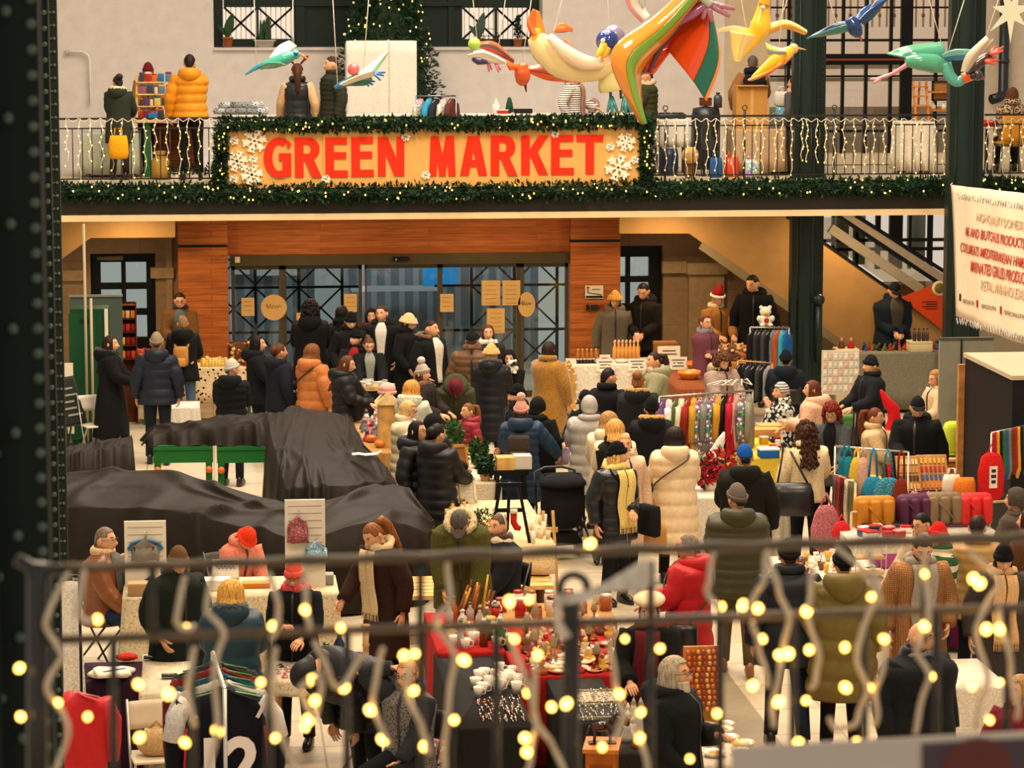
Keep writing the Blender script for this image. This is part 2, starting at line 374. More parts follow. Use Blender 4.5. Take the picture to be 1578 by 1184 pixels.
for i,(x0,x1,zt,panes)in enumerate(((dl0,dl1,dtop,((149,404,181,436),(188,404,220,436),(149,446,181,476),(188,446,220,476),(188,486,220,520))),(dr0,dr1,dtop2,((940,396,966,426),(973,395,1002,426),(940,435,966,468),(973,435,1002,466))))):
 b=MB();FY=YW+.18
 xs=sorted({round(p[0],1)for p in panes}|{round(p[2],1)for p in panes})
 X=[x0]+[PX(x,FY)for x in xs]+[x1]
 for k in range(0,len(X)-1,2):zrect(b,X[k],X[k+1],0,zt,FY,.1)
 ys=sorted({p[1]for p in panes[::2]}|{p[3]for p in panes[::2]})
 zs=[zt]+[ZZ(y,190 if i==0 else 980,FY)for y in ys]+[0]
 for k in range(0,len(zs)-1,2):zrect(b,x0,x1,zs[k+1],zs[k],FY+.005,.1)
 o=struct(b.build('window_%d'%(4+i),m_black,smooth=False))
 g=MB();zrect(g,x0,x1,.9,zt,FY+.05,.012);g.build('window_glass',M('d8dedc','glass',g=.06),o,smooth=False)
b=MB();b.tube([(PX(143),YW+.12,ZZ(399,160)),(PX(184),YW+.12,ZZ(399,160))],.035);struct(b.build('trim_14',M('7c7058','paint')))
b=MB();zrect(b,-2,9,0,3.1,YW+4.2,.1);struct(b.build('wall_vestibule',M('6a727a','vstripe',c2='8a9299',sc=1.3),smooth=False))
b=MB();zrect(b,-3.5,-.4,0,2.6,YW+3.0,.1);zrect(b,5.5,8.5,0,2.6,YW+3.0,.1);struct(b.build('wall_street',[M('e6e6e0','emit',s=.85)],smooth=False))  # bright street behind the panes, its daylight given as emission
b=MB();fx=[]
for k in range(9):
 x=.0+k*.72
 if 2.6<x<3.6:continue
 b.box((x,YW+2.6,1.45),(.05,.05,2.9))
 if k<8 and not 2.0<x<3.6:
  for z in (0,.75,1.5):b.bar((x,YW+2.6,z+.05),(x+.72,YW+2.6,z+.75),.03);b.bar((x+.72,YW+2.6,z+.05),(x,YW+2.6,z+.75),.03)
for z in (.75,1.5,2.2):b.box((1.2,YW+2.6,z),(2.5,.05,.04));b.box((4.8,YW+2.6,z),(2.2,.05,.04))
struct(b.build('trim_15',m_black,smooth=False))
b=MB();b.box((3.1,YW+3.4,1.38),(1.5,.4,.06));b.box((2.0,YW+3.9,1.2),(.5,.1,1.6));b.box((1.1,YW+3.9,1.7),(.7,.1,.25));b.box((.5,YW+3.9,1.75),(.3,.1,.3))
struct(b.build('trim_16',[M('dfe6ea','emit',s=.55)],smooth=False))  # pale ledge and bright patches beyond the doors; brightness put in as emission
b=MB();b.box((3.85,YW+3.3,1.62),(.6,.4,.36));o=b.build('blue_container',M('2c8fd0','gloss'),smooth=False);tag(o,'bright blue box outside seen through the sliding glass doors','container')
[point('vestibule_fill',(x,YW+1.9,2.7),150,(.75,.87,1))for x in (.6,3.2,5.2)]  # added fill lights, no visible fitting; they brighten the space behind the glass
b=MB();LY=YW+.1
X0,X1=PX(1275,LY),PX(1520,LY);b.box(((X0+X1)/2,LY+.9,2.3),(X1-X0+2,.1,2.2));struct(b.build('wall_street',[M('f0dfca','emit',s=.78)],smooth=False))  # outdoor brightness behind the escalator windows is this wall's own emission
b=MB()
for px,w in ((1298,.05),(1335,.05),(1368,.08),(1396,.22),(1418,.05),(1450,.08),(1490,.2)):
 b.box((PX(px,LY),LY+.5,2.6),(w,.08,1.4))
for y in (374,388):b.box(((X0+X1)/2,LY+.5,ZZ(y,1380,LY)),(X1-X0,.1,.05))
struct(b.build('window_frame',m_black,smooth=False))
b=MB();b.box((PX(1318,LY),LY+.8,2.6),(.22,.05,1.3));b.box((PX(1345,LY),LY+.8,2.6),(.2,.05,1.3));b.box((PX(1435,LY),LY+.8,2.6),(.3,.05,1.3));struct(b.build('trim_17',M('9fb0ac','paint'),smooth=False))
b=MB();EY=SP+.5
for (p0,p1,w)in (((1290,332),(1452,440),.06),((1318,332),(1470,428),.06)):
 a=XY(*p0,EY);c=XY(*p1,EY);b.bar((a[0],EY,a[1]),(c[0],EY,c[1]),.08,w)
struct(b.build('trim_18',m_black,smooth=False))
b=MB()
for (p0,p1,w)in (((1300,332),(1458,434),.05),((1280,352),(1420,447),.05)):
 a=XY(*p0,EY);c=XY(*p1,EY);b.bar((a[0],EY+.03,a[1]),(c[0],EY+.03,c[1]),.1,.15)
struct(b.build('trim_19',M('b9ad98','metal'),smooth=False))
b=MB();q=[XY(*p,EY+.1)for p in ((1225,337),(1445,492),(1470,500),(1470,440),(1320,334))];b.prism(q,EY+.1,EY+.115);struct(b.build('trim_20',M('e6e0d2','glass',g=.10),smooth=False))
t=thing('escalator_sign','orange panel with round emblem and fine print at foot of escalator','sign',PY(1425,500,SP-.1))
ox,oz=t.location.x,t.location.z
b=MB();q=[(x-ox,z-oz)for x,z in (XY(*p,SP-.1)for p in ((1388,459),(1460,430),(1460,515)))];b.prism(q,-.02,.02);b.build('panel',M('d84a1a','paint'),t,smooth=False)
p=XY(1447,444,SP-.1);b=MB();b.lathe([(0,0),(.12,0),(.12,.02),(0,.02)],n=20)
o=b.build('emblem',M('e9d8b0','paint'),t);o2=inst(o.data.copy(),'emblem_centre',t,(p[0]-ox,-.035,p[1]-oz),(pi/2,0,0),.68);o2.data.materials[0]=M('7a6a3c','paint');o.rotation_euler=(pi/2,0,0);o.location=(p[0]-ox,-.02,p[1]-oz)
b=MB()
for k in range(4):
 X,Z=XY(1432+3*(k%2),465+3.6*k,SP-.1);b.box((X-ox,-.024,Z-oz),(.24-.05*(k%2),.004,.012))
b.build('print',m_black,t,smooth=False)
def column(px,Y,w,z0,z1,rows,sp,rr,name,d=.4,shape='box'):
 X=XY(px,300,Y)[0];t=bpy.data.objects.new(name,None);COL.objects.link(t);t.location=(X,Y,0);struct(t)
 b=MB();b.box((0,d/2,(z0+z1)/2),(w*.62,d,z1-z0));b.box((-w*.5,d*.3,(z0+z1)/2),(w*.2,d*.5,z1-z0));b.box((w*.42,d*.35,(z0+z1)/2),(w*.3,d*.45,z1-z0))
 if shape=='round':b.lathe([(w*.3,z0),(w*.3,z1)],(-.03,.02,0),16)
 struct(b.build('shaft',m_green,t,smooth='auto'))
 b=MB()
 for (rx,ry)in rows:
  z=z0+sp/2
  while z<z1:
   b.ell((rx,ry,z),(rr,rr*.8,rr),8,5);z+=sp
 struct(b.build('rivets',m_green,t))
 return t
column(1247,YS+.55,.42,0,7.6,((-.2,.05),(.02,-.012),(.2,.05)),.085,.015,'column_gallery',.4,'round')
column(1489,YS-1.1,.44,0,7.6,((-.225,.05),(-.19,.04),(.12,.05),(.22,.06)),.085,.015,'column_right',.4,'round')
X,Z=XY(1262,462,YS+.4);b=MB();b.ell((X,YS+.4,Z),(.09,.1,.09),12,8);b.tube([(X,YS+.4,Z-.1),(X,YS+.42,Z-.95)],.05);struct(b.build('trim_21',m_green))
def nearcol(Y,pxr,wpx,rows,name):
 s=FPX/Y;x1=XY(pxr,500,Y)[0];w=wpx/s
 t=bpy.data.objects.new(name,None);COL.objects.link(t);t.location=(x1,Y,0);struct(t)
 b=MB();b.box((-w/2,.05,4),(w,.1,9));b.box((-w*.98,.05,4),(w*.25,.3,9));b.box((-w*.6,.2,4),(w*.2,.3,9));struct(b.build('shaft',M('18211c','paint',r=.7),t,smooth=False))
 b=MB()
 for (rx,sp,rr)in rows:
  z=.6 if Y>10 else 2.6
  while z<7.2:b.ell((-rx/s,-.012,z),(rr,rr*.8,rr),10,6);z+=sp
 struct(b.build('rivets',M('55655a','paint',r=.3),t));return t  # rivet heads paler than the shaft; their highlights are put into the colour
nearcol(7.0,69,90,((11,.060,.0125),(48,.25,.014),(80,.30,.014)),'column_left')
nearcol(17.0,84,40,((6,.09,.0155),),'column_left_second')
nearcol(24.5,97,40,((4.5,.108,.0135),(9.5,.108,.010)),'column_left_third')
SKIN={'l':'d9a27c','m':'c98d66','d':'a9714f','r':'cf8a66'}
def sstep(x):x=np.clip(x,0,1);return x*x*(3-2*x)
def rotx(P,a,piv):
 P=np.asarray(P,float)-piv;c,s=cos(a),sin(a)
 return np.stack([P[...,0],P[...,1]*c-P[...,2]*s,P[...,1]*s+P[...,2]*c],-1)+piv
def rotz(P,a,piv):
 P=np.asarray(P,float)-piv;c,s=cos(a),sin(a)
 return np.stack([P[...,0]*c-P[...,1]*s,P[...,0]*s+P[...,1]*c,P[...,2]],-1)+piv
def roty(P,a,piv):
 P=np.asarray(P,float)-piv;c,s=cos(a),sin(a)
 return np.stack([P[...,0]*c+P[...,2]*s,P[...,1],-P[...,0]*s+P[...,2]*c],-1)+piv
HC=np.array([0,-.012,1.632])
ARMS={'down':(.28,-.03,.91),'pocket':(.215,-.135,.97),'fwd':(.12,-.36,1.10),'table':(.15,-.44,.98),'phone':(.05,-.31,1.20),'chin':(.05,-.20,1.43),'head':(.15,-.02,1.66),'back':(.07,.17,.98),'cross':(-.08,-.21,1.16),'bag':(.23,-.10,.93),'point':(.20,-.52,1.18),'side':(.48,-.22,1.02),'lap':(.10,-.32,.99),'up':(.22,-.30,1.50),'hip':(.27,.02,.96),'swing':(.26,-.2,.93),'reach':(.36,-.42,.90),'belly':(.05,-.24,1.05)}
def head_mesh(b,T,ears=True):
 nc,nr=36,22;t=(np.arange(nc)+.5)/nc*2-1;az=np.sign(t)*np.abs(t)**1.35*pi
 P=[]
 for i in range(nr+1):
  la=-pi/2+.09+(pi-.18)*i/nr;z=.118*sin(la);cl=cos(la)
  x=.077*cl*np.sin(az);y=-.097*cl*np.cos(az)
  f=np.clip(np.cos(az),0,1)
  if z<0:
   q=(-z/.118);x=x*(1-.22*q**1.5);y=y*(1-.06*q)-.016*q*f
  zz=z+0*x
  y=y-.030*np.exp(-(x/.013)**2-((z+.028)/.020)**2)*(f>0)-.012*np.exp(-(x/.011)**2-((z+.002)/.03)**2)*(f>0)
  y=y+.011*np.exp(-((np.abs(x)-.031)/.016)**2-((z-.012)/.014)**2)*(f>0)
  y=y-.007*np.exp(-(x/.05)**2-((z-.036)/.012)**2)*(f>0)
  y=y-.007*np.exp(-(x/.024)**2-((z+.064)/.012)**2)*(f>0)-.008*np.exp(-(x/.022)**2-((z+.1)/.016)**2)*(f>0)
  y=y+.006*np.exp(-(x/.03)**2-((z+.082)/.008)**2)*(f>0)
  P.append(np.stack([x,y,zz],-1)+HC)
 b.m=0;b.grid(T(np.array(P)))
 b.tube(T(np.array([(0,.02,1.44),(0,.012,1.50),(0,.0,1.56),(0,-.008,1.60)])),[.068,.056,.054,.056],14)
 if ears:
  for s in (-1,1):
   e=MB();e.ell((s*.079,.006,1.628),(.012,.021,.032),8,6);e.ell((s*.083,.0,1.632),(.008,.012,.02),6,4);b.add(T(np.concatenate(e.v)),e.f)
 for s in (-1,1):
  e=MB();e.ell((s*.031,-.0895,1.6445),(.0135,.007,.0075),8,6);b.m=1;b.add(T(np.concatenate(e.v)),e.f)
  e=MB();e.ell((s*.031,-.0955,1.6445),(.0065,.004,.0068),8,5);b.m=2;b.add(T(np.concatenate(e.v)),e.f)
  b.m=2;b.tube(T(np.array([(s*.015,-.100,1.667),(s*.032,-.1,1.671),(s*.048,-.088,1.664)])),[.0035,.005,.003],6)
 b.m=3;e=MB();e.ell((0,-.1045,1.5685),(.023,.007,.0075),10,6);b.add(T(np.concatenate(e.v)),e.f);b.m=0
def hand_mesh(b,W,d,nrm,sg,curl=.5):
 """palm, four unequal fingers and a side thumb. d = direction of the hand, nrm = palm normal, sg = thumb side"""
 d=d/np.linalg.norm(d);nrm=nrm-d*(nrm@d);nrm/=np.linalg.norm(nrm);s=np.cross(d,nrm)*sg
 R=[]
 for (k,w,th)in ((-.02,.024,.02),(.01,.028,.018),(.045,.040,.017),(.075,.043,.015),(.092,.040,.012)):
  R.append([W+d*k+s*w*cos(a)+nrm*th*sin(a)for a in np.arange(10)*2*pi/10])
 b.grid(R)
 for i,(off,L)in enumerate(((.031,.070),(.011,.080),(-.010,.075),(-.030,.058))):
  p=W+d*.084+s*off;cu=curl*(1+.15*i);pts=[p];a=cu*.35
  for k,sg2 in enumerate((.42,.32,.26)):
   p=p+(d*cos(a)+nrm*sin(a)+s*off*.8)*L*sg2;pts.append(p);a+=cu*.75
  b.tube(pts,[.0098,.0092,.0085,.006],7)
 p=W+d*.022+s*.026
 b.tube([p,p+(d*.6+s*.75+nrm*.3)*.032,p+(d*1.5+s*.95+nrm*.6)*.032,p+(d*2.2+s*.9+nrm*.9*(1+curl))*.032],[.0125,.0115,.010,.007],7)
def ik(S,Wt,l1,l2,pole):
 v=Wt-S;L=np.linalg.norm(v);L2=min(L,(l1+l2)*.985);v=v/L
 W2=S+v*L2;a=(l1**2-l2**2+L2**2)/(2*L2);hgt=math.sqrt(max(0,l1**2-a*a))
 p=pole-v*(pole@v);p/=np.linalg.norm(p);return S+v*a+p*hgt,W2
BODYZ=[.30,.45,.6,.75,.85,.95,1.08,1.2,1.3,1.38,1.435,1.47,1.50,1.53]
BODYA=[.205,.205,.205,.20,.195,.185,.165,.172,.188,.200,.185,.140,.085,.066]
BODYB=[.165,.165,.16,.155,.145,.140,.125,.128,.132,.130,.118,.095,.075,.066]
def dome(b,T,rad,u0,us,ub,cen,rows=12,n=32,ripple=0.0,jit=0.0,drop=.36,flare=0.0,backy=.05,a0=48,a1=75,fold=11,prof=None):
 az=np.linspace(-pi,pi,n,endpoint=False);aa=np.abs(np.degrees(az))
 fs=sstep((aa-a0)/(a1-a0));bs=sstep((aa-95)/60)
 umax=u0+(us-u0)*fs+(ub-us)*bs
 P=[];rip=1+ripple*np.sin(az*fold+1.3)+NPR.uniform(-jit,jit,n)
 for i in range(rows+1):
  u=umax*(.03+.97*i/rows);ph=np.minimum(u,1)*radians(98);ex=np.maximum(u-1,0)
  rr=np.sin(ph)*(1+(rip-1)*min(1,i/3))*(1+flare*ex)*(1+NPR.uniform(-jit,jit,n)*.5)
  x=rad[0]*rr*np.sin(az);y=-rad[1]*rr*np.cos(az);z=rad[2]*np.cos(ph)-ex*drop
  y=y+backy*ex*np.clip(-np.cos(az),0,1)
  P.append(np.stack([x,y,z],-1)+cen)
 b.grid(T(np.array(P)),True,(True,False))
def solid(o,t,off=1):
 m=o.modifiers.new('thickness','SOLIDIFY');m.thickness=t;m.offset=off;return o
PEOPLE=[]
def person(label,hx,hy,face,h=1.72,Y=None,base=0.0,c='111214',kind='cloth',hem=.80,t=.028,puff=0,q=.016,sl=None,tr='15171b',sh='1a1614',hair=('short','241812'),hat=None,hood=None,fur=None,scarf=None,tails=0,la='down',ra='down',legs='stand',lean=0,hyaw=0,hp=0,side=0,glasses=False,beard=None,shirt=None,skin='l',fit=1.0,aline=.0,collar=0,belt=None,sit=False,name='person',hscale=1.0,hands=True,stripe=None,curl=.5,kw={},cat='person',vestline=None,hoodsz=1.2):
 drop=.42 if sit else 0.0;lean_r=radians(lean);HIP=np.array([0,0,.95])
 def T(P):
  P=np.asarray(P,float);w=sstep((P[...,2]-.84)/.24);a=w*lean_r
  y=P[...,1];z=P[...,2]-.95;c_,s_=np.cos(a),np.sin(a)
  sd=w*radians(side);x=P[...,0]+np.sin(sd)*z
  return np.stack([x,y*c_-z*s_,y*s_+z*c_+.95-drop],-1)
 NP=np.array([0,.01,1.52])
 def TH(P):
  P=np.asarray(P,float)
  if hscale!=1:P=(P-NP)*hscale+NP
  return T(rotz(rotx(P,radians(hp),NP),radians(hyaw),NP))
 top=TH(np.array([0,-.01,1.76]));sc0=1.75
 rz=radians(face)
 if Y is None:
  sc=h/sc0;wp=PZ(hx,hy,base+top[2]*sc)
 else:
  wp=PY(hx,hy,Y);sc=(wp[2]-base)/top[2]
  if sit:sc=h/sc0
 off=np.array([top[0]*cos(rz)-top[1]*sin(rz),top[0]*sin(rz)+top[1]*cos(rz)])*sc
 root=thing(name,label,cat,(wp[0]-off[0],wp[1]-off[1],base),rz);root.scale=(sc,)*3
 arms=[]
 for sg,spec in ((1,la),(-1,ra)):
  tgt=np.array(ARMS[spec]if isinstance(spec,str)else spec,float);tgt=tgt*np.array([sg,1,1])
  S=np.array([sg*.185,.0,1.425]);pole=np.array([sg*.55,.75,-.45])
  if spec=='head' or spec=='up':pole=np.array([sg*1.0,-.2,-.5])
  E,Wr=ik(S,tgt,.285,.26,pole)
  arms.append((sg,T(S),T(E),T(Wr),spec))
 if sit:LG=[(sg,np.array([sg*.09,.0,.52]),np.array([sg*.13,-.44,.50]),np.array([sg*.13,-.42,.09]))for sg in (1,-1)]
 else:
  st={'stand':(0,0),'walk':(.17,-.17),'half':(.07,-.05)}[legs]
  LG=[(sg,np.array([sg*.09,0,.90]),np.array([sg*.10,-.03-st[i]*.55,.50]),np.array([sg*.115,.02-st[i],.085+(.03 if st[i]<-.1 else 0)]))for i,sg in enumerate((1,-1))]
 mskin=M(SKIN[skin],'skin')
 b=MB();head_mesh(b,TH)
 rings=[]
 for z,a,bb in zip(BODYZ[5:],BODYA[5:],BODYB[5:]):
  tt=np.arange(14)*2*pi/14;rings.append(np.stack([a*.93*np.cos(tt),bb*.93*np.sin(tt),np.full(14,z)],-1))
 b.grid(T(np.array(rings)))
 for sg,S,E,Wr,spec in arms:
  b.tube([S,S*.5+E*.5,E,E*.5+Wr*.5,Wr],[.055,.048,.042,.036,.027],10)
  if hands:
   d=Wr-E;d/=np.linalg.norm(d);nrm=np.array([-sg*1.0,-.2,0.0])if abs(d[2])>.5 else np.array([-sg*.35,0,-1.0])
   hand_mesh(b,Wr+d*.012,d,nrm,-sg if abs(d[2])>.5 else sg,curl)
 for sg,Hh,K,A in LG:b.tube([Hh,Hh*.5+K*.5,K,K*.5+A*.5,A],[.082,.07,.055,.05,.04],10)
 b.build('body',[mskin,M('e9e0d4','plastic'),M('1d1410','plastic'),M('a85547','skin')],root)
 b=MB()
 if sit:b.ell((0,.0,.53),(.185,.16,.12),14,8)
 else:b.grid([[(a*cos(u),bb*sin(u),z)for u in np.arange(16)*2*pi/16]for z,a,bb in ((.80,.10,.09),(.86,.175,.12),(.95,.182,.135),(1.05,.16,.12))])
 for sg,Hh,K,A in LG:
  A2=A+np.array([0,0,.02]);pts=[Hh,Hh*.6+K*.4,K,K*.55+A2*.45,A2]
  b.tube(pts,[.098,.088,.069,.062,.058],12)
 b.build('trousers',M(tr,'cloth'),root)
 for sg,Hh,K,A in LG:
  b=MB();P=[]
  for (y,w,z1)in ((.075,.03,.07),(.06,.038,.11),(.0,.042,.12),(-.06,.045,.085),(-.12,.047,.06),(-.165,.04,.05),(-.19,.018,.035)):
   P.append([(w*cos(u),y,(z1 if sin(u)>0 else .03)*(abs(sin(u))**.7)*(1 if sin(u)>0 else -1))for u in np.arange(12)*2*pi/12])
  b.grid(np.array(P)+np.array([A[0],A[1],A[2]-.055]));b.build('shoe',M(sh,'leather'),root)
 b=MB();hem2=max(hem,.84)if sit else hem
 zs=np.arange(hem2,1.535,.02)if puff else np.concatenate([[hem2],np.array([z for z in np.arange(.3,1.54,.045)if z>hem2+.02]),[1.53]])
 n=24;tt=np.arange(n)*2*pi/n;P=[]
 ph=NPR.uniform(0,6)
 for i,z in enumerate(zs):
  a=np.interp(z,BODYZ,BODYA)*fit+t;bb=np.interp(z,BODYZ,BODYB)*fit+t
  if z>1.44:a=a-(t*.5)*min(1,(z-1.44)/.06);bb=bb-(t*.5)*min(1,(z-1.44)/.06)
  if aline and z<1.1:a+=aline*(1.1-z)/.6;bb+=aline*(1.1-z)/.6*.9
  rr=np.ones(n)
  if puff and z<1.44:rr=rr*(1+q/.2*(abs(sin(pi*z/puff))**.6-.6))
  else:rr=rr*(1+.012*np.sin(tt*5+ph+z*9)*(1.5-z)*2)
  P.append(np.stack([a*np.cos(tt)*rr,bb*np.sin(tt)*rr,np.full(n,z)],-1))
 P=[P[0]*np.array([.9,.88,1])+np.array([0,0,.015])]+P
 b.grid(T(np.array(P)),True,(True,True))
 b.m=1 if sl else 0
 for sg,S,E,Wr,spec in arms:
  ns=26 if puff else 13;pts=[];rad=[];c0=S+np.array([-sg*.05,0,.01])
  seg=np.linalg.norm(E-S)+np.linalg.norm(Wr-E)
  for i in range(ns+1):
   u=i/ns
   if u<.5:p=c0+(E-c0)*(u*2)
   else:p=E+(Wr-E)*((u-.5)*2)
   k=np.exp(-((u-.5)/.1)**2);mid=(c0+Wr)/2;p=p+(mid-E)*.10*k
   r=np.interp(u,[0,.12,.5,1],[.083,.080,.062,.047])*(.6+.4*fit)+t*np.interp(u,[0,1],[.75,.45])
   if puff:r*=1+q/.11*(abs(sin(pi*u*seg/puff))**.6-.6)
   else:r*=1+.03*sin(u*31+ph)
   pts.append(p);rad.append(r)
  b.tube(pts,rad,14)
 cm=M(c,kind,**kw)
 coat=b.build('coat',[cm,M(sl,'cloth')]if sl else cm,root)
 def front(name,mat,z0,z1,w0,w1,offs=.008,nz=12,azc=0.0):
  P=[]
  for i in range(nz+1):
   z=z0+(z1-z0)*i/nz;a=np.interp(z,BODYZ,BODYA)*fit+t+offs;bb=np.interp(z,BODYZ,BODYB)*fit+t+offs
   if z>1.44:a-=(t*.5)*min(1,(z-1.44)/.06);bb-=(t*.5)*min(1,(z-1.44)/.06)
   if aline and z<1.1:a+=aline*(1.1-z)/.6;bb+=aline*(1.1-z)/.6*.9
   if puff:a+=q*.4;bb+=q*.4
   w=w0+(w1-w0)*i/nz;az=np.linspace(-w,w,9)+azc
   P.append(np.stack([a*np.sin(az),-bb*np.cos(az),np.full(9,z)],-1))
  m=MB();m.sheet(T(np.array(P)),.008);return m.build(name,mat,coat)
 if shirt:front('shirt',M(shirt,'cloth'),.9,1.52,.16,.40)
 elif abs(face)<120:front('zip',M('2a2622' if kind!='leather' else '5a5a5a','plastic'),max(hem2,.6),1.5,.03,.05,.004)
 if vestline:front('vest',M(vestline,'cloth'),hem2+.02,1.5,.9,1.1)
 az=np.linspace(-pi,pi,33)
 def neckring(r0,back,z,drop_,zf=0.0,n=10,jit=0,flat=1,amax=pi,nm='hood',mat=cm,par=coat,width=(.092,.088)):
  aa=np.linspace(-amax,amax,64 if jit else 37);pts=[];rad=[]
  for a in aa:
   k=(1+cos(a))/2;pts.append((sin(a)*(width[0]+.03*k),cos(a)*(width[1]+back*k)+.012,z-drop_*k+zf*(1-k)));rad.append(r0[0]+(r0[1]-r0[0])*k)
  m=MB();m.tube(T(np.array(pts)),rad,n,jit,flat,up=np.array([0,0,1.0]));return m.build(nm,mat,par)
 if hood=='d':
  hd=neckring((.026,.062*hoodsz),.055*hoodsz,1.515,.035*hoodsz,-.015,12,amax=2.75,flat=1.35)
  if fur:neckring((.026,.038),.07,1.545,.0,-.03,22,.3,amax=2.6,nm='fur_trim',mat=M(fur,'fur'),width=(.105,.10))
 elif hood=='u':
  m=MB();dome(m,TH,(.105,.125,.14),.50,1.12,1.3,HC+np.array([0,.012,.0]),14,32,.01,.008,.2,a0=38,a1=58);solid(m.build('hood',cm,coat),.02)
  neckring((.03,.045),.03,1.5,.0,-.01,12)
  if fur:
   m=MB();pts=[HC+np.array([.098*sin(a),-.075-.02*cos(a),.125*cos(a)])for a in np.linspace(-2.5,2.5,26)];m.tube(TH(np.array(pts)),.026,12,.45);m.build('fur_trim',M(fur,'fur'),coat)
 elif collar or not scarf:
  neckring((.022,.026),.006,1.525,-.012,0,10,flat=1.7,nm='collar',mat=M(fur,'fur')if fur else cm)
 if scarf:
  m=MB();aa=np.linspace(0,2*pi,40);pts=[(sin(a)*.098,-cos(a)*.095+.012,1.505+.018*cos(a*2)-.012*cos(a))for a in aa]
  m.tube(T(np.array(pts)),[.040+.008*sin(a*5)for a in aa],12,.08,1.15)
  sm=M(scarf,'knit');so=m.build('scarf',sm,root)
  for k in range(tails):
   xs=(-.055,.055)[k]if tails>1 else .02;P=[]
   L=.62 if tails>1 else .5
   for i in range(15):
    z=1.49-L*i/14;bb=np.interp(z,BODYZ,BODYB)*fit+t+.018+(.01 if puff else 0);P.append([(xs+dx*(1+.25*i/14)+.012*sin(i*.6),-bb-.012+abs(dx)*.25+.006*sin(dx*160),z)for dx in np.linspace(-.045,.045,9)])
   m=MB();m.sheet(T(np.array(P)),.014);m.build('tail',sm,so)
   m=MB();e=np.array(P[-1])
   for p in e:m.tube(T(np.array([p,p+np.array([0,0,-.06])])),.004,4)
   m.build('fringe',sm,so)
 hb=MB();st,hc=hair;hm=M(hc,'hair');cen=HC+np.array([0,.006,.004]);R3=(.0835,.103,.123);hk_=.9 if hat and hat[0]not in ('antlers','headband','headphones')else 1.0;R3=tuple(x*hk_ for x in R3)
 if st=='short':dome(hb,TH,R3,.52,.74,1.12,cen,14,56,.03,.035,.3,a0=40,a1=62,fold=19)
 elif st=='buzz':dome(hb,TH,(.080,.100,.120),.56,.7,1.05,cen,10,36,.0,.006,.3,a0=40,a1=60)
 elif st=='bald':dome(hb,TH,(.0795,.1,.05),.0,.0,1.0,cen+np.array([0,.004,-.03]),6,30,.0,.01,.3,a0=80,a1=110)
 elif st=='bob':dome(hb,TH,(.092*hk_,.112*hk_,.128*hk_),.50,1.40,1.52,cen,18,72,.045,.045,.36,.22,.03,fold=23)
 elif st=='full':dome(hb,TH,(.112*hk_,.128*hk_,.132*hk_),.50,1.3,1.3,cen,18,76,.05,.05,.36,.35,.2,fold=19)
 elif st=='long':dome(hb,TH,(.088*hk_,.108*hk_,.126*hk_),.50,1.75,2.1,cen,24,76,.05,.05,.36,.12,.075,fold=23)
 elif st=='curly':dome(hb,TH,(.105,.122,.135),.50,1.25,1.4,cen,16,60,.04,.10,.34,.3,.03,fold=17)
 elif st=='curlylong':dome(hb,TH,(.112,.128,.136),.48,1.75,1.95,cen,22,64,.04,.11,.36,.35,.08,fold=19)
 elif st in ('bun','pony','up'):
  dome(hb,TH,R3,.52,.86,1.12,cen,12,44,.03,.012,.3)
  if st=='bun':e=MB();e.ell((0,.085,1.735),(.052,.05,.048),14,10,.05);hb.add(TH(np.concatenate(e.v)),e.f)
  elif st=='up':e=MB();e.ell((0,.085,1.66),(.055,.055,.06),14,10,.08);hb.add(TH(np.concatenate(e.v)),e.f)
  else:
   hb.tube(TH(np.array([(0,.085,1.70),(0,.145,1.69),(0,.165,1.60),(0,.16,1.48),(0,.155,1.36),(0,.16,1.30)])),[.022,.034,.042,.038,.03,.008],12,.06)
 if st[:5]=='curly':
  V0=np.concatenate(hb.v)
  for q_ in V0[NPR.choice(len(V0),330)]:r_=NPR.uniform(.007,.014);hb.ell(q_+NPR.normal(size=3)*.006,(r_,r_,r_*1.4),7,5,.1)
 if hb.n:solid(hb.build('hair',hm,root),.010,1)
 if beard:
  m=MB();P=[]
  for i in range(7):
   z=-.045-.085*i/6;P.append([HC+np.array([.071*sin(a)*(1-.18*i/6),-.098*cos(a)*(1-.03*i/6)-.011*(i/6),z])for a in np.linspace(-1.45,1.45,15)])
  m.sheet(TH(np.array(P)),.014);m.tube(TH(np.array([HC+np.array([x,-.105+abs(x)*.35,-.05-abs(x)*.3])for x in np.linspace(-.035,.035,7)])),.007,6);m.build('beard',M(beard,'hair'),root)
 if glasses:
  m=MB()
  for s in (-1,1):
   m.tube(TH(np.array([HC+np.array([s*.032+.022*cos(a),-.108,.012+.017*sin(a)])for a in np.linspace(0,2*pi,17)])),.0024,5)
   m.tube(TH(np.array([HC+np.array([s*.054,-.105,.014]),HC+np.array([s*.083,-.05,.014]),HC+np.array([s*.083,.01,.012])])),.0022,5)
  m.tube(TH(np.array([HC+np.array([-.011,-.112,.014]),HC+np.array([.011,-.112,.014])])),.0022,5);m.build('glasses',M('1c1512' if glasses is True else glasses,'plastic'),root)
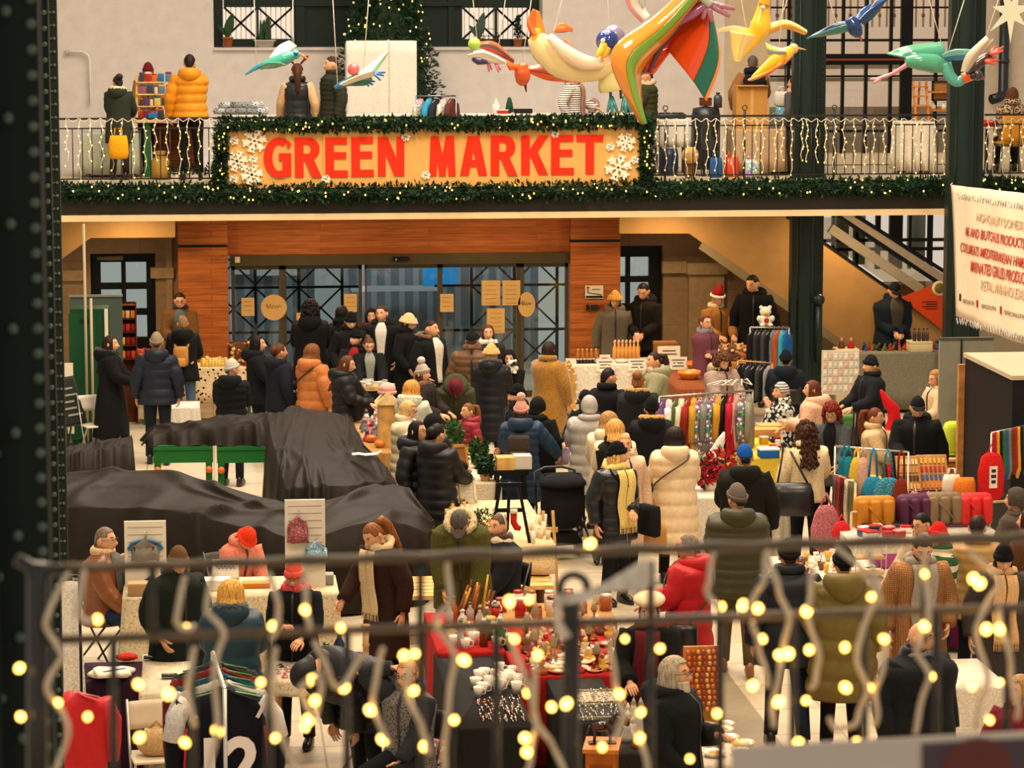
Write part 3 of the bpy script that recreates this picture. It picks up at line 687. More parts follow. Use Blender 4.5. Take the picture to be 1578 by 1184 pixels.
 if hat:
  hk,hcol=hat[0],hat[1];up=np.array([0,.004,.012])
  if hk in ('beanie','pompom','band'):
   hm2=M(hcol,'knit');m=MB();dome(m,TH,(.083,.106,.142),.74,.88,1.0,HC+up,12,36,.02,.008,.2,fold=18)
   o=solid(m.build('hat',hm2,root),.007)
   m=MB();pts=[HC+up+np.array([.0815*sin(a),-.104*cos(a),.040-.026*(1-cos(a))])for a in np.linspace(0,2*pi,33)]
   m.tube(TH(np.array(pts)),.0115,8,.05,2.6,up=np.array([0,0,1.0]));m.build('brim',M(hat[2]if len(hat)>2 and hk=='band' else hcol,'knit'),o)
   if hk=='pompom':m=MB();m.ell(TH(HC+np.array([0,.02,.185])),(.055,)*3,16,12,.12);m.build('pompom',M(hat[2]if len(hat)>2 else hcol,'fur'),o)
  elif hk=='cap':
   hm2=M(hcol,'cloth');m=MB();dome(m,TH,(.085,.107,.132),.74,.82,.95,HC+up,10,32,0,0,.2);o=solid(m.build('hat',hm2,root),.008)
   P=[]
   for i in range(7):
    k=i/6;P.append([HC+np.array([.080*sin(a)*(1-.12*k),-.085*cos(a)-.028-.075*k*cos(a*.9),.060-.016*k-.02*abs(sin(a))])for a in np.linspace(-1.15,1.15,11)])
   m=MB();m.sheet(TH(np.array(P)),.008);m.build('visor',hm2,o)
   m=MB();m.ell(TH(HC+up+np.array([0,0,.136])),(.009,.009,.006),8,5);m.build('button',hm2,o)
  elif hk=='bucket':
   hm2=M(hcol,'fur');m=MB();dome(m,TH,(.088,.110,.146),.80,.84,.9,HC+up,10,32,0,.01,.2);o=solid(m.build('hat',hm2,root),.012)
   P=[[HC+up+np.array([(.089+.032*k)*sin(a),-(.111+.034*k)*cos(a),.07-.07*k])for a in np.linspace(0,2*pi,33)]for k in np.linspace(0,1,5)]
   m=MB();m.sheet(TH(np.array(P)),.012);m.build('brim',hm2,o)
  elif hk=='beret':
   m=MB();e=MB();e.ell(HC+np.array([0,.02,.105]),(.135,.14,.058),24,10);m.add(TH(np.concatenate(e.v)),e.f);m.build('hat',M(hcol,'knit'),root)
  elif hk=='santa':
   m=MB();P=HC+up;m.tube(TH(np.array([P+np.array([0,0,.045]),P+np.array([0,.0,.10]),P+np.array([.02,.03,.16]),P+np.array([.06,.06,.18]),P+np.array([.1,.07,.14])])),[.1,.092,.06,.035,.018],16);o=m.build('hat',M(hcol,'cloth'),root)
   m=MB();m.tube(TH(np.array([P+np.array([.096*sin(a),-.115*cos(a),.05])for a in np.linspace(0,2*pi,25)])),.024,10,.2);m.build('brim',M('efe5d2','fur'),o)
  elif hk=='scarfhead':
   m=MB();dome(m,TH,(.092,.114,.132),.62,1.0,1.15,HC+up,12,32,.02,.01,.2);solid(m.build('hat',M(hcol,'stripe',c2='c9c6be',sc=9),root),.01)
  elif hk=='antlers':
   m=MB();P0=HC+np.array([0,.0,.10])
   m.tube(TH(np.array([HC+np.array([.09*sin(a),.0,.128*cos(a)])for a in np.linspace(-1.4,1.4,15)])),.008,6)
   for s in (-1,1):
    m.tube(TH(np.array([P0+np.array([s*.05,0,.02]),P0+np.array([s*.10,0,.075]),P0+np.array([s*.125,0,.15])])),[.014,.018,.014],8)
    for (k,zz)in ((.075,.07),(.10,.11)):m.tube(TH(np.array([P0+np.array([s*(k+.02),0,zz]),P0+np.array([s*(k+.075),0,zz+.035])])),[.016,.012],8)
   m.build('hat',M(hcol,'knit'),root)
  elif hk=='headband':
   m=MB();m.tube(TH(np.array([HC+np.array([.088*sin(a),.02,.130*cos(a)])for a in np.linspace(-1.5,1.5,17)])),.008,6);m.build('headband',M(hcol,'plastic'),root)
  elif hk=='headphones':
   m=MB();m.tube(TH(np.array([HC+np.array([.092*sin(a),.01,.132*cos(a)])for a in np.linspace(-1.6,1.6,17)])),.011,6)
   for s in (-1,1):m.ell(TH(HC+np.array([s*.092,.012,-.01])),(.03,.035,.04),10,8)
   m.build('headphones',M(hcol,'plastic'),root)
 info=dict(root=root,T=T,TH=TH,arms=arms,sc=sc,rz=rz,loc=np.array(root.location),fit=fit,t=t)
 def world(p):
  p=np.asarray(p,float)*sc;return np.array([p[0]*cos(rz)-p[1]*sin(rz),p[0]*sin(rz)+p[1]*cos(rz),p[2]])+info['loc']
 info['world']=world;PEOPLE.append(info);return info
def hold(P,name,label,cat,side,build,lift=0.0,fwd=.06,rz=0.0):
 """a thing held in a hand; side +1 = left hand; build(root) adds its meshes around the grip point"""
 a=P['arms'][0 if side>0 else 1];d=a[3]-a[2];d/=np.linalg.norm(d)
 w=P['world'](a[3]+d*fwd+np.array([0,0,lift]));t=thing(name,label,cat,w,P['rz']+rz);build(t);return t
def backpack(P,label,col,kind='cloth',w=.28,h=.40,col2=None):
 z0=1.17;y=.13*P['fit']+P['t']+.075;t=thing('backpack',label,'backpack',P['loc'],P['rz']);t.scale=(P['sc'],)*3
 m=MB();m.T=P['T'];m.rbox((0,y,z0),(w,.15,h),.05);m.build('pack',M(col,kind),t)
 m=MB();m.T=P['T'];m.rbox((0,y+.085,z0-.08),(w*.75,.06,h*.42),.025);m.build('pocket',M(col2 or col,kind),t)
 for s in (-1,1):
  m=MB();m.T=P['T'];m.tube([(s*.09,y-.06,z0+h*.42),(s*.125,.02,1.485),(s*.13,-.10,1.44),(s*.14,-.175,1.30),(s*.17,-.12,1.14),(s*.15,y-.08,z0-h*.4)],.02,8,0,.5);m.build('strap',M(col2 or col,kind),t)
 return t
def shoulder_bag(P,label,col,side,w=.42,h=.34,d=.12,z=.88,kind='leather',y=.02,name='handbag',cross=False):
 t=thing(name,label,'bag',P['loc'],P['rz']);t.scale=(P['sc'],)*3;X=side*(.24*P['fit']+P['t']+d/2+.0)
 m=MB();P4=[]
 for (k,zz)in ((.2,-h/2),(.85,-h/2+.015),(1,-h*.2),(.92,h*.3),(.8,h/2)):
  P4.append([(X+d/2*k*sx,y+w/2*(k*.25+.75)*sy,z+zz)for (sx,sy)in ((-1,-1),(0,-1.04),(1,-1),(1.1,0),(1,1),(0,1.04),(-1,1),(-1.1,0))])
 m.grid(P4);m.build('bag_body',M(col,kind),t)
 m=MB();s2=-side if cross else side
 m.T=P['T'];top=(s2*.10,.0,1.50)if cross else (s2*.15,0,1.49)
 m.T=None ;Tn=P['T'];a0=np.array([X,y-w*.3,z+h/2]);a1=np.array([X,y+w*.3,z+h/2]);tp=Tn(np.array(top))+np.array([0,0,.02])
 f=-(.165*P['fit']+P['t']+.02)
 mids=(np.array([s2*.02 if cross else X,f,1.25]),np.array([s2*.02 if cross else X,-f,1.25]))
 if cross:
  F_,B2_=[],[]
  for k in range(11):
   f_=k/10;zz=z+h/2+(1.46-z-h/2)*f_;az=(1.35-2.0*f_)*side;aa_=np.interp(zz,BODYZ,BODYA)*P['fit']+P['t']+.028;bb_=np.interp(zz,BODYZ,BODYB)*P['fit']+P['t']+.028
   F_.append((aa_*sin(az),-bb_*cos(az),zz));B2_.append((aa_*sin(az),bb_*cos(az),zz))
  m.tube(np.concatenate([Tn(np.array(F_)),tp[None],Tn(np.array(B2_[::-1]))]),.010,6)
 else:m.tube([a0,(a0+tp)/2+np.array([side*.02,-.03,0]),tp,(a1+tp)/2+np.array([side*.02,.03,0]),a1],.010,6)
 m.build('strap',M(col,kind),t);return t
def phone_build(t):
 m=MB();m.rbox((0,-.02,.02),(.075,.012,.15),.01);m.build('phone_case',M('14161a','gloss'),t)
def cup_build(col='e8dcc4',lid='3a2418'):
 def f(t):
  m=MB();m.lathe([(.0,-.05),(.03,-.05),(.04,.05),(.0,.05)]);m.build('cup_wall',M(col,'paper'),t)
  m=MB();m.lathe([(.0,.05),(.043,.05),(.043,.065),(.0,.068)]);m.build('lid',M(lid,'plastic'),t)
 return f
def bottle_build(col):
 def f(t):
  m=MB();m.lathe([(0,-.2),(.037,-.2),(.04,-.19),(.04,-.02),(.03,.0),(0,.0)]);m.build('bottle_body',M(col,'gloss'),t)
  m=MB();m.lathe([(0,.0),(.03,.0),(.03,.035),(0,.04)]);m.build('cap',M('b02a4a','plastic'),t)
 return f
p=person;YR=43.25
BK='0e0f12';BK2='16171b';NV='121a2b';DJ='222b3a'
B1=p('woman in dark green parka with cream fur hood leaning at balcony rail',181,116,165,Y=YR+.5,base=FLR,c='2d3328',hem=.62,t=.04,hood='d',fur='e6cf9f',tr='2a2018',hair=('bun','2a221c'),ra='fwd',la='fwd',hyaw=35)
p('vendor in maroon knit beanie behind the balcony display rack',228,98,0,Y=YR+2.0,base=FLR,c='8a5a1c',hem=.8,hat=('beanie','6a1822'),hair=('long','4a2614'),hood='d',fur='a06a30',la='table',ra='table',hp=12)
B3=p('man in mustard yellow puffer jacket at balcony rail, seen from behind',292,83,178,Y=YR+.3,base=FLR,c='d98a10',kind='puffer',hem=.88,t=.05,puff=.12,hood='d',tr='15130f',hair=('short','1d1712'),ra='chin',la='down',fit=1.05)
hold(B3,'phone','phone raised by the man in mustard puffer','phone',-1,phone_build)
p('woman with brown reindeer antlers headband and black leather vest',458,98,180,Y=YR+.5,base=FLR,c='1b2022',kind='leather',hem=.82,t=.03,puff=.2,q=.008,sl='d8b184',tr='1a1a1c',hair=('pony','4a2a1a'),hat=('antlers','6e2b22'),la='swing',ra='down')
p('young man in dark olive puffer in profile beside antler headband woman',511,86,-72,Y=YR+.45,base=FLR,c='2c2e20',hem=.78,t=.045,puff=.07,hood=None,collar=1,hair=('buzz','3a2616'),la='down',ra='down',hyaw=-12)
p('woman in striped black and white top with pink scarf behind the bird sculpture',884,104,70,Y=YR+.9,base=FLR,c='ebe2d2',kind='stripe',kw=dict(c2='2a2624',sc=9),hem=.88,hair=('short','4a2a1c'),scarf='b07c6c',tails=2,la='fwd',ra='hip',tr='22242c')
p('person in dark olive puffer half hidden by the big orange bird',996,104,-95,Y=YR+.5,base=FLR,c='37371f',hem=.75,t=.05,puff=.09,hair=('short','2a1a10'),la='fwd',ra='fwd',scarf='c9a88a')
p('man in brown sweater with black vest beside tall cardboard box',1160,85,170,Y=YR+1.2,base=FLR,c='16181d',hem=.85,sl='8a5a34',tr='2a2620',hair=('short','5a4a3c'),collar=1,ra='fwd',la='hip')
p('woman in grey jacket half hidden by the gallery column',1223,118,-130,Y=YR+.8,base=FLR,c='4b4a48',hem=.85,tr='3e4045',hair=('bun','4a2c1c'),scarf='c79a90',la='down',ra='fwd')
p('woman in leopard print top sitting on the yellow balcony chair',1560,149,175,h=1.72,Y=YR+.75,base=FLR,sit=True,c='c0a27c',kind='leopard',kw=dict(c2='2a1c12',sc=30,a=.42),hair=('bob','6a3d22'),la='lap',ra='lap',tr='1a1816')
p('vendor with glasses and fur collared brown coat by the wooden pillar',277,451,0,Y=44.3,c='6a4a26',hem=.7,t=.04,fur='20150f',collar=1,shirt='54606a',hair=('short','1c130e'),glasses=True,la='table',ra='fwd',hp=10)
G2=p('person in black coat wearing a tan sling backpack, seen from behind',281,486,172,h=1.7,c='101114',hem=.78,t=.04,hood='d',tr='4a5c76',hair=('short','8a6a44'),la='fwd',ra='fwd',hyaw=20)
G3=p('woman with long dark hair in long black coat standing far left',170,517,80,h=1.68,c=BK,hem=.30,t=.04,hood='d',fur='0c0c0d',hair=('long','2e1a12'),tr='121212',la='fwd',ra='fwd',aline=.05)
G4=p('man in navy hooded puffer and speckled beanie, seen from behind',241,514,178,h=1.78,c=NV,kind='puffer',hem=.82,t=.05,puff=.13,hood='d',hat=('beanie','8f7c66'),hair=('short','4a3828'),tr='1a1e26',legs='half',la='down',ra='down',fit=1.05)
p('woman in pale grey knit beanie and black jacket, seen from behind',357,555,165,h=1.64,c='0f1013',hem=.72,t=.045,hood='d',puff=.1,hat=('beanie','b9b3a8'),hair=('short','5a4030'),la='fwd',ra='phone',hyaw=-40)
p('dark haired woman in black in profile by the patterned table',397,517,80,h=1.66,c='121416',hem=.75,t=.03,hood='d',hair=('bob','120d0b'),la='fwd',ra='fwd')
p('woman in navy hoodie with brown updo looking right',431,529,120,h=1.66,c='191a26',hem=.78,t=.035,hood='d',hair=('up','5a3018'),scarf=None,la='fwd',ra='down',fit=1.1)
G8=p('woman in orange puffer with long light brown hair, seen from behind',481,530,140,h=1.68,c='bd713a',kind='puffer',hem=.72,t=.055,puff=.14,hood='d',hair=('full','7a4a26'),la='fwd',ra='down',tr='1a1818')
p('tall person all in black with back turned before the glass doors',478,465,175,h=1.85,c='0b0b0d',hem=.6,t=.05,hood='d',hair=('curly','160f0d'),la='fwd',ra='fwd')
p('person with black hair behind the black capped man at the doors',527,471,150,h=1.75,c='101316',hem=.7,hair=('bob','0e0b0a'),la='fwd',ra='fwd')
p('woman with dark red scarf facing out in the group at the doors',572,476,0,h=1.66,c='101013',hem=.7,hair=('bob','1c110d'),scarf='5c2a22',la='down',ra='fwd',hood='u')
p('man in black flat cap among the group at the doors',541,483,10,h=1.74,c='0f0f12',hem=.7,hat=('beanie','0d0d0f'),hair=('short','2a1c14'),la='pocket',ra='pocket',hp=14)
p('man in black coat over white hoodie, tallest of the door group',588,470,-10,h=1.82,c='101113',hem=.55,t=.035,shirt='cfc6ba',hair=('short','3a2416'),hood='d',la='pocket',ra='pocket',hyaw=-15)
p('smiling person in black knit hat and red trimmed coat',548,509,-20,h=1.66,c='17141a',hem=.7,shirt='8a1c1c',hat=('beanie','0c0c0e'),hair=('short','2a1c14'),la='fwd',ra='fwd',hyaw=-20)
p('woman in black jacket and pale collar looking down at white trays',569,521,5,h=1.60,c='111214',hem=.7,t=.035,shirt='8e9088',hair=('pony','5a3c22'),la='table',ra='table',hp=22)
p('brown haired woman in black puffer reaching into the craft stall',537,548,75,h=1.66,c='0e0f12',kind='puffer',hem=.55,t=.05,puff=.11,hair=('long','5a351d'),la='reach',ra='fwd',hood='d',hp=10)
p('woman in beige bucket hat and black coat facing right',631,485,60,h=1.72,c='0d0d10',hem=.45,t=.035,hat=('bucket','d8bb84'),hair=('bob','3a2218'),la='pocket',ra='pocket',hp=8)
p('young man in black fur hooded parka over a white shirt',664,493,40,h=1.78,c='0f1012',hem=.62,t=.05,hood='d',fur='6a4a2c',shirt='cfc5b4',hair=('buzz','2a1b12'),la='down',ra='pocket',hyaw=20)
p('woman in grey knit hat with pompom facing right',651,562,55,h=1.62,c='2a2322',hem=.7,t=.04,hat=('pompom','b0a294','c4b6a6'),scarf='7a5a4a',hair=('long','4a3020'),la='fwd',ra='fwd')
p('man in black baseball cap and brown puffer jacket',727,513,-8,h=1.78,c='6b4b30',kind='puffer',hem=.72,t=.055,puff=.1,hat=('cap','121214'),hair=('short','2a1c14'),la='fwd',ra='pocket',hp=16,fit=1.05)
p('woman with long brown hair and white turtleneck facing the camera',752,500,0,h=1.70,c='23211f',hem=.6,scarf='e2d5c4',hair=('long','5a3018'),la='down',ra='down')
p('woman with pale fur hat in long black puffer, seen from behind',757,532,165,h=1.70,c='0e1018',kind='puffer',hem=.45,t=.05,puff=.12,hood='d',fur='101014',hat=('bucket','c9a25e'),hair=('bob','c9a060'),la='fwd',ra='fwd')
W1=p('dark haired woman in black holding a small cow plush',785,540,-10,h=1.58,c='101012',hem=.6,hair=('long','150d0b'),la='chin',ra='fwd',hp=10,hood='u',shirt='b07a5a')
p('woman in long tan teddy coat with bag, seen from behind',846,526,150,h=1.70,c='9a6c22',kind='fur',hem=.48,t=.045,hair=('bob','2c1a12'),tr='0e0e10',la='fwd',ra='down',collar=1,fit=1.08)
G25=p('person in striped maroon knit cap bending over, dark backpack on',702,596,-5,h=1.72,c='3c3f26',hem=.6,t=.04,lean=48,hp=30,hat=('beanie','5e1c2a'),hood='d',hair=('short','2a1c14'),la='table',ra='table')
p('little girl in raspberry red jacket facing left',721,621,-65,h=1.24,c='8a2233',kind='puffer',hem=.62,t=.035,puff=.1,hood='d',hair=('pony','7a5030'),la='down',ra='fwd',hscale=1.18,tr='2a2830')
p('woman with long ginger blond hair and cream collared coat',634,586,150,h=1.64,c='b8b6a4',hem=.6,t=.04,hood='d',fur='ead9b4',hair=('full','c88a3e'),la='fwd',ra='fwd')
p('older woman with glasses and short blond hair in cream puffer',632,618,70,h=1.60,c='d6c6a4',kind='puffer',hem=.7,t=.05,puff=.12,hair=('bob','dcb072'),glasses=True,la='fwd',ra='fwd',hp=15)
p('woman with glasses and long black hair in shiny black puffer',643,648,60,h=1.68,c='101114',kind='puffer',hem=.5,t=.05,puff=.12,hair=('long','120d0c'),glasses=True,la='fwd',ra='down',shirt='c9c2b4',hood='d')
p('person in long black puffer with black hood lying down, back turned',674,652,130,h=1.70,c='0d0e11',kind='puffer',hem=.42,t=.055,puff=.115,hood='d',hair=('up','15100e'),la='fwd',ra='fwd',fit=1.08)
p('person in black hooded coat between the couple and the girl',668,638,120,h=1.66,c='101114',hem=.5,t=.04,hood='u',la='fwd',ra='fwd',hair=('short','15100e'))
p('man in black beanie facing left near the pink pompom hat',797,594,-70,h=1.72,c='17161a',hem=.7,t=.04,hat=('beanie','0c0c0d'),hair=('short','2a1c14'),beard='3a281c',la='pocket',ra='pocket')
G32=p('woman in blue puffer and pink pompom hat pushing the stroller',803,618,168,h=1.64,c='16304a',kind='puffer',hem=.5,t=.055,puff=.10,hood='d',hat=('pompom','d39a8a','d8a596'),hair=('bob','3a2418'),ra=(.46,-.36,.98),la='fwd',tr='16181d')
p('person in black hooded coat directly behind the pink pompom hat',829,612,150,h=1.60,c='0f1012',hem=.55,t=.045,hood='u',hair=('short','15100e'),la='fwd',ra='pocket')
p('man in black flat cap looking down beside the light grey puffer',900,603,-40,h=1.66,c='17171a',hem=.7,hat=('cap','131315'),hair=('short','3a2a20'),la='fwd',ra='fwd',hp=20)
p('person in light grey puffer with hood down, seen from behind',908,610,178,h=1.66,c='a8a29a',kind='puffer',hem=.55,t=.06,puff=.13,hood='u',hair=('short','3a2a20'),tr='17181c',la='fwd',ra='fwd')
p('dark haired man in black jacket before the sweets stall',938,567,150,h=1.72,c='141417',hem=.7,hair=('short','1a110d'),la='fwd',ra='fwd',hyaw=-35)
p('woman with reddish hair in dark parka with tan fur hood',984,574,160,h=1.72,c='1c1e1e',hem=.6,t=.055,hood='d',fur='b0823e',hair=('bun','8a5a30'),la='fwd',ra='fwd',fit=1.1)
p('woman with dark ponytail in grey green parka facing left',1008,542,-75,h=1.68,c='8d8a6c',hem=.6,t=.05,hood='d',hair=('pony','2e1c14'),scarf='b9a08c',la='fwd',ra='fwd')
p('person in black beanie and black parka with ginger fur hood',1004,614,175,h=1.70,c='121316',hem=.55,t=.05,hood='d',fur='c49248',hat=('beanie','0d0d0f'),hair=('short','2a1c14'),la='fwd',ra='fwd')
p('woman with long blond hair and cream hood, seen from behind',938,634,165,h=1.66,c='e0cca8',hem=.6,t=.05,hood='d',hair=('full','a87c4c'),la='fwd',ra='fwd')
p('blond woman in cream and black jacket behind the yellow scarf woman',948,646,172,h=1.64,c='17171a',hem=.6,t=.04,sl='e3d0ae',hair=('full','d09c50'),la='fwd',ra='fwd')
p('blond woman in dusty pink coat just behind the yellow scarf woman',962,668,20,h=1.68,c='d8b596',hem=.45,t=.04,hair=('up','c99455'),la='down',ra='pocket',tr='1a1a1e',hyaw=-20)
Y1=p('woman in black beanie and leather jacket with long yellow scarf',951,683,28,h=1.70,c='101114',kind='leather',hem=.72,t=.045,puff=.14,q=.01,hat=('beanie','0c0c0e'),hair=('long','d9ae5e'),scarf='e3c878',tails=2,ra='down',la='belly',hyaw=45,tr='131316',fit=1.05)
L1=p('woman in long cream puffer coat with dark hair, seen from behind',1040,658,176,h=1.70,c='e2c9a2',kind='puffer',hem=.36,t=.06,puff=.15,hood='d',hair=('full','1e120e'),tr='131316',la='fwd',ra='fwd',fit=1.05)
p('man in bright blue cap and black hoodie, seen from behind',1148,686,175,h=1.76,c='15120f',hem=.72,t=.06,hood='d',hat=('cap','0f4fa0'),hair=('short','1e1612'),tr='16181d',la='fwd',ra='down',fit=1.14)
p('man in olive quilted puffer and grey knit beanie, seen from behind',1136,748,172,h=1.80,c='3d3a20',kind='puffer',hem=.74,t=.065,puff=.085,hood='d',hat=('beanie','6a5f52'),hair=('short','3a2a1e'),tr='5a5234',sh='8a5a38',legs='walk',la='fwd',ra='fwd',fit=1.12,hyaw=25)
CW=p('woman with long curly brown hair and cream jacket, seen from behind',1243,652,170,h=1.68,c='e4cea4',hem=.86,t=.035,hair=('curlylong','3e2214'),tr='121216',la='down',ra='fwd',hyaw=15)
p('woman with red curly hair and glasses looking down at the scarves',1281,624,-25,h=1.66,c='474a4c',hem=.75,shirt='121214',hair=('curly','7a2414'),glasses=True,la='table',ra='table',hp=18)
p('long haired woman in pinkish coat holding a phone by the jewelry boards',1252,586,-100,h=1.62,c='d8a98c',hem=.6,t=.045,hair=('long','5e3420'),la='phone',ra='fwd',hood='d')
p('woman in striped grey headscarf and black patterned jacket, sitting',1204,590,-80,h=1.70,sit=True,c='16171a',kind='spots',kw=dict(c2='c9c6bd',sc=17,a=.5),hem=.84,hat=('scarfhead','77787a'),hair=('short','1c1410'),la='chin',ra='lap',t=.04)
p('curly haired woman in mauve grey jacket looking down at clothes rail',1117,546,20,h=1.66,c='9a8478',hem=.75,t=.05,hood='d',fur='b09a6a',hair=('curly','5a3520'),scarf='241c18',la='table',ra='table',hp=25)
p('person in navy hooded jacket sitting before the trouser rails',1211,541,170,h=1.76,sit=True,c='141a26',hem=.75,t=.05,hood='d',hair=('short','15100e'),la='fwd',ra='fwd',hat=('beanie','14151a'))
p('woman in purple coat with scarf and glasses, arms crossed',1088,485,25,h=1.66,c='6a3a44',hem=.45,t=.035,scarf='7a7078',hair=('up','5a3018'),glasses=True,la='cross',ra='cross',belt=None)
p('vendor in red santa hat and tan jacket behind the teddy stall',1107,449,15,Y=44.35,c='a06c36',hem=.75,t=.04,hat=('santa','8e1416'),hair=('short','6a4a30'),la='fwd',ra='fwd',collar=1,fur='dfc9a0',hp=12)
p('tall man in black pullover beside the teddy stall',1158,424,-15,Y=44.15,c='0e0e11',hem=.8,t=.03,hair=('short','120d0b'),la='down',ra='down',hood='d',hp=16,hyaw=-25)
p('vendor in mustard bucket hat with long dark hair behind sweets stall',948,450,-5,Y=44.3,c='6a6252',hem=.6,t=.04,hat=('bucket','d69a3c'),hair=('long','2e1612'),la='down',ra='down',hood='d')
HM=p('vendor in black hoodie with cup behind the sweets stall',990,437,-25,Y=44.2,c='1a1512',hem=.8,t=.035,hood='d',hair=('short','1a110d'),la='belly',ra='belly',hp=22,shirt=None)
hold(HM,'paper_cup','paper cup in the hands of the hoodie vendor','cup',-1,cup_build())
BM=p('man in teal and navy jacket with black cap checking phone',1380,437,5,Y=44.15,c='15202c',hem=.85,t=.06,hat=('cap','14161a'),hair=('short','1c130e'),la='belly',ra='belly',hp=24,tr='10141c',fit=1.15,shirt='4a4438')
hold(BM,'phone','phone with red case held by the man in teal jacket','phone',1,phone_build)
p('blond woman in black beanie and black coat beside jewelry boards',1342,549,-70,h=1.70,c='14161a',hem=.55,t=.04,hat=('beanie','17181d'),hair=('long','b0824a'),la='fwd',ra='fwd')
p('blond woman in cream jacket facing left by the grey partition',1440,570,-75,h=1.64,c='c9ac86',hem=.7,t=.045,hood='d',hair=('long','a8733c'),la='fwd',ra='fwd',hp=15)
p('big man in black cap and black winter coat bent over hanging bags',1415,613,-20,h=1.78,c='0d0e11',hem=.6,t=.06,hat=('cap','0e0f12'),hair=('short','1a120e'),hood='d',la='down',ra='fwd',hp=14,hyaw=15,fit=1.15)
p('smiling woman with brown bun and cream sweater looking right',1349,628,65,h=1.60,c='dcb98a',hem=.8,t=.03,hair=('pony','6a351c'),la='table',ra='fwd')
p('grey haired man with glasses in tan sheepskin jacket, sitting',162,812,55,h=1.76,sit=True,c='7a4318',kind='leather',t=.05,collar=1,fur='dcb98a',shirt='5a5a56',hair=('short','7a6a58'),glasses='3a2a20',la='lap',ra='lap',tr='1e2c48',fit=1.1,hyaw=10)
p('person in brown knit hat and dark green coat at linen stall',277,846,25,h=1.70,c='161d16',hem=.6,t=.05,hat=('beanie','6a4c30'),hair=('bob','5a3820'),la='pocket',ra='pocket',hp=18,fit=1.1,fur='101510',collar=1)
p('woman in orange red beanie and pink sweater bending over a box',388,821,30,h=1.66,sit=True,c='d8806a',t=.03,hat=('beanie','e83a1c'),hair=('short','6a4028'),la='table',ra='table',hp=35,lean=20)
p('woman in coral beanie and coral neck scarf wearing black',452,868,-12,h=1.62,c='111013',hem=.7,t=.035,hat=('beanie','e85a48'),scarf='e0525a',hair=('short','5a3820'),glasses='8a4a3a',la='fwd',ra='phone',hp=18)
p('blond woman in teal winter jacket with fur hood, seen from behind',356,893,172,h=1.66,c='14323e',kind='puffer',hem=.6,t=.055,puff=.16,hood='d',fur='2a3a3c',hair=('full','dda24c'),tr='17181c',la='fwd',ra='fwd',fit=1.1)
p('woman in brown wool coat with long cream scarf bending left',566,809,-55,h=1.70,c='2e1a12',hem=.45,t=.04,hair=('pony','8a5428'),scarf='d9bf94',tails=2,la='down',ra='table',hp=25,lean=8)
p('man in grey cap and olive parka bending over glassware',706,796,-10,h=1.76,c='4c4a1e',hem=.62,t=.06,hat=('cap','57514c'),hood='d',fur='c9b488',hair=('short','4a3a2c'),la='table',ra=(.14,-.46,.92),lean=30,hp=25,fit=1.1)
p('bearded man with white scarf and hair band sitting, facing left',768,792,-50,h=1.76,sit=True,c='17171a',t=.05,fur='4a2e1c',collar=1,scarf='dccbb2',hair=('short','5a4434'),hat=('headband','c9bda8'),beard='6a5040',la='lap',ra='lap',fit=1.08)
p('woman in sequinned top with hand on her head and glasses, sitting',626,1016,-35,h=1.70,sit=True,c='77706a',kind='sequin',kw=dict(c2='1a1716',sc=70,a=.35),sl='26282c',t=.03,hair=('pony','c08a50'),glasses='3a2a24',ra='head',la='lap',hp=8,fit=1.05)
p('woman in cream beret and black coat with dark red scarf',1000,921,-15,h=1.66,c='0e0c0d',hem=.4,t=.05,hat=('beret','e6cfa8'),scarf='5e1a1e',tails=2,hair=('bob','4a2a1a'),la='table',ra='fwd',hp=10,fit=1.1)
p('grey haired bearded man with glasses in black coat facing right',1040,1011,62,h=1.74,c='0f1112',hem=.55,t=.055,hair=('bob','b3a288'),glasses='4a3a2c',beard='cdbda0',la='phone',ra='pocket',hood='d',fit=1.15)
RW=p('grey haired woman in bright red hooded puffer, facing left',1061,823,-110,h=1.66,c='b3111a',kind='puffer',hem=.55,t=.06,puff=.17,q=.01,hood='d',hair=('short','7a6a58'),glasses='4a3a2c',la='fwd',ra='fwd',tr='16263a',fit=1.1)
GV=p('person in navy puffer and dark cap walking away on pale floor',1216,833,176,h=1.80,c='15181f',kind='puffer',hem=.74,t=.055,puff=.22,q=.012,hat=('beanie','1a1614'),hair=('short','3a2a1e'),tr='1a2231',legs='walk',la='down',ra='down',fit=1.1,collar=1)
OL=p('person in long khaki puffer with hood and black hat, seen from behind',1300,845,175,h=1.76,c='6a5a26',kind='puffer',hem=.50,t=.065,puff=.17,hood='d',hat=('beanie','0e0c0b'),hair=('short','1c1410'),tr='121013',la='pocket',ra='down',legs='half',fit=1.15,hoodsz=1.6)
hold(OL,'bottle','pink drinks bottle hanging from the khaki puffer person','bottle',1,bottle_build('d8808c'))
p('young man in tan checked coat with grey scarf looking down',1424,828,0,h=1.78,c='a8764a',kind='check',kw=dict(c2='7a522e',sc=18),hem=.45,t=.045,scarf='9a9184',tails=2,hair=('short','17100d'),beard='2c1e16',la='pocket',ra='down',hp=28,tr='1c1a1a')
p('young woman in black beanie with long camel scarf, right foreground',1548,842,-5,h=1.68,c='3a3431',hem=.4,t=.04,hat=('beanie','0d0c0d'),hair=('long','1a0f0c'),scarf='d9ab78',tails=2,la='down',ra='down',hp=18,fit=1.05)
p('woman in red beanie and green and white sweater, facing left',1446,808,-60,h=1.62,c='2c5a36',kind='stripe',kw=dict(c2='d8c9ac',sc=2.2),hem=.85,hat=('beanie','d2201c'),hair=('long','7a4a2c'),la='fwd',ra='fwd')
p('young man with glasses and black hair behind the checked coat man',1418,791,-60,h=1.58,c='bfa98f',hem=.75,hair=('short','150e0c'),glasses='3a2a20',la='fwd',ra='fwd',hp=12)
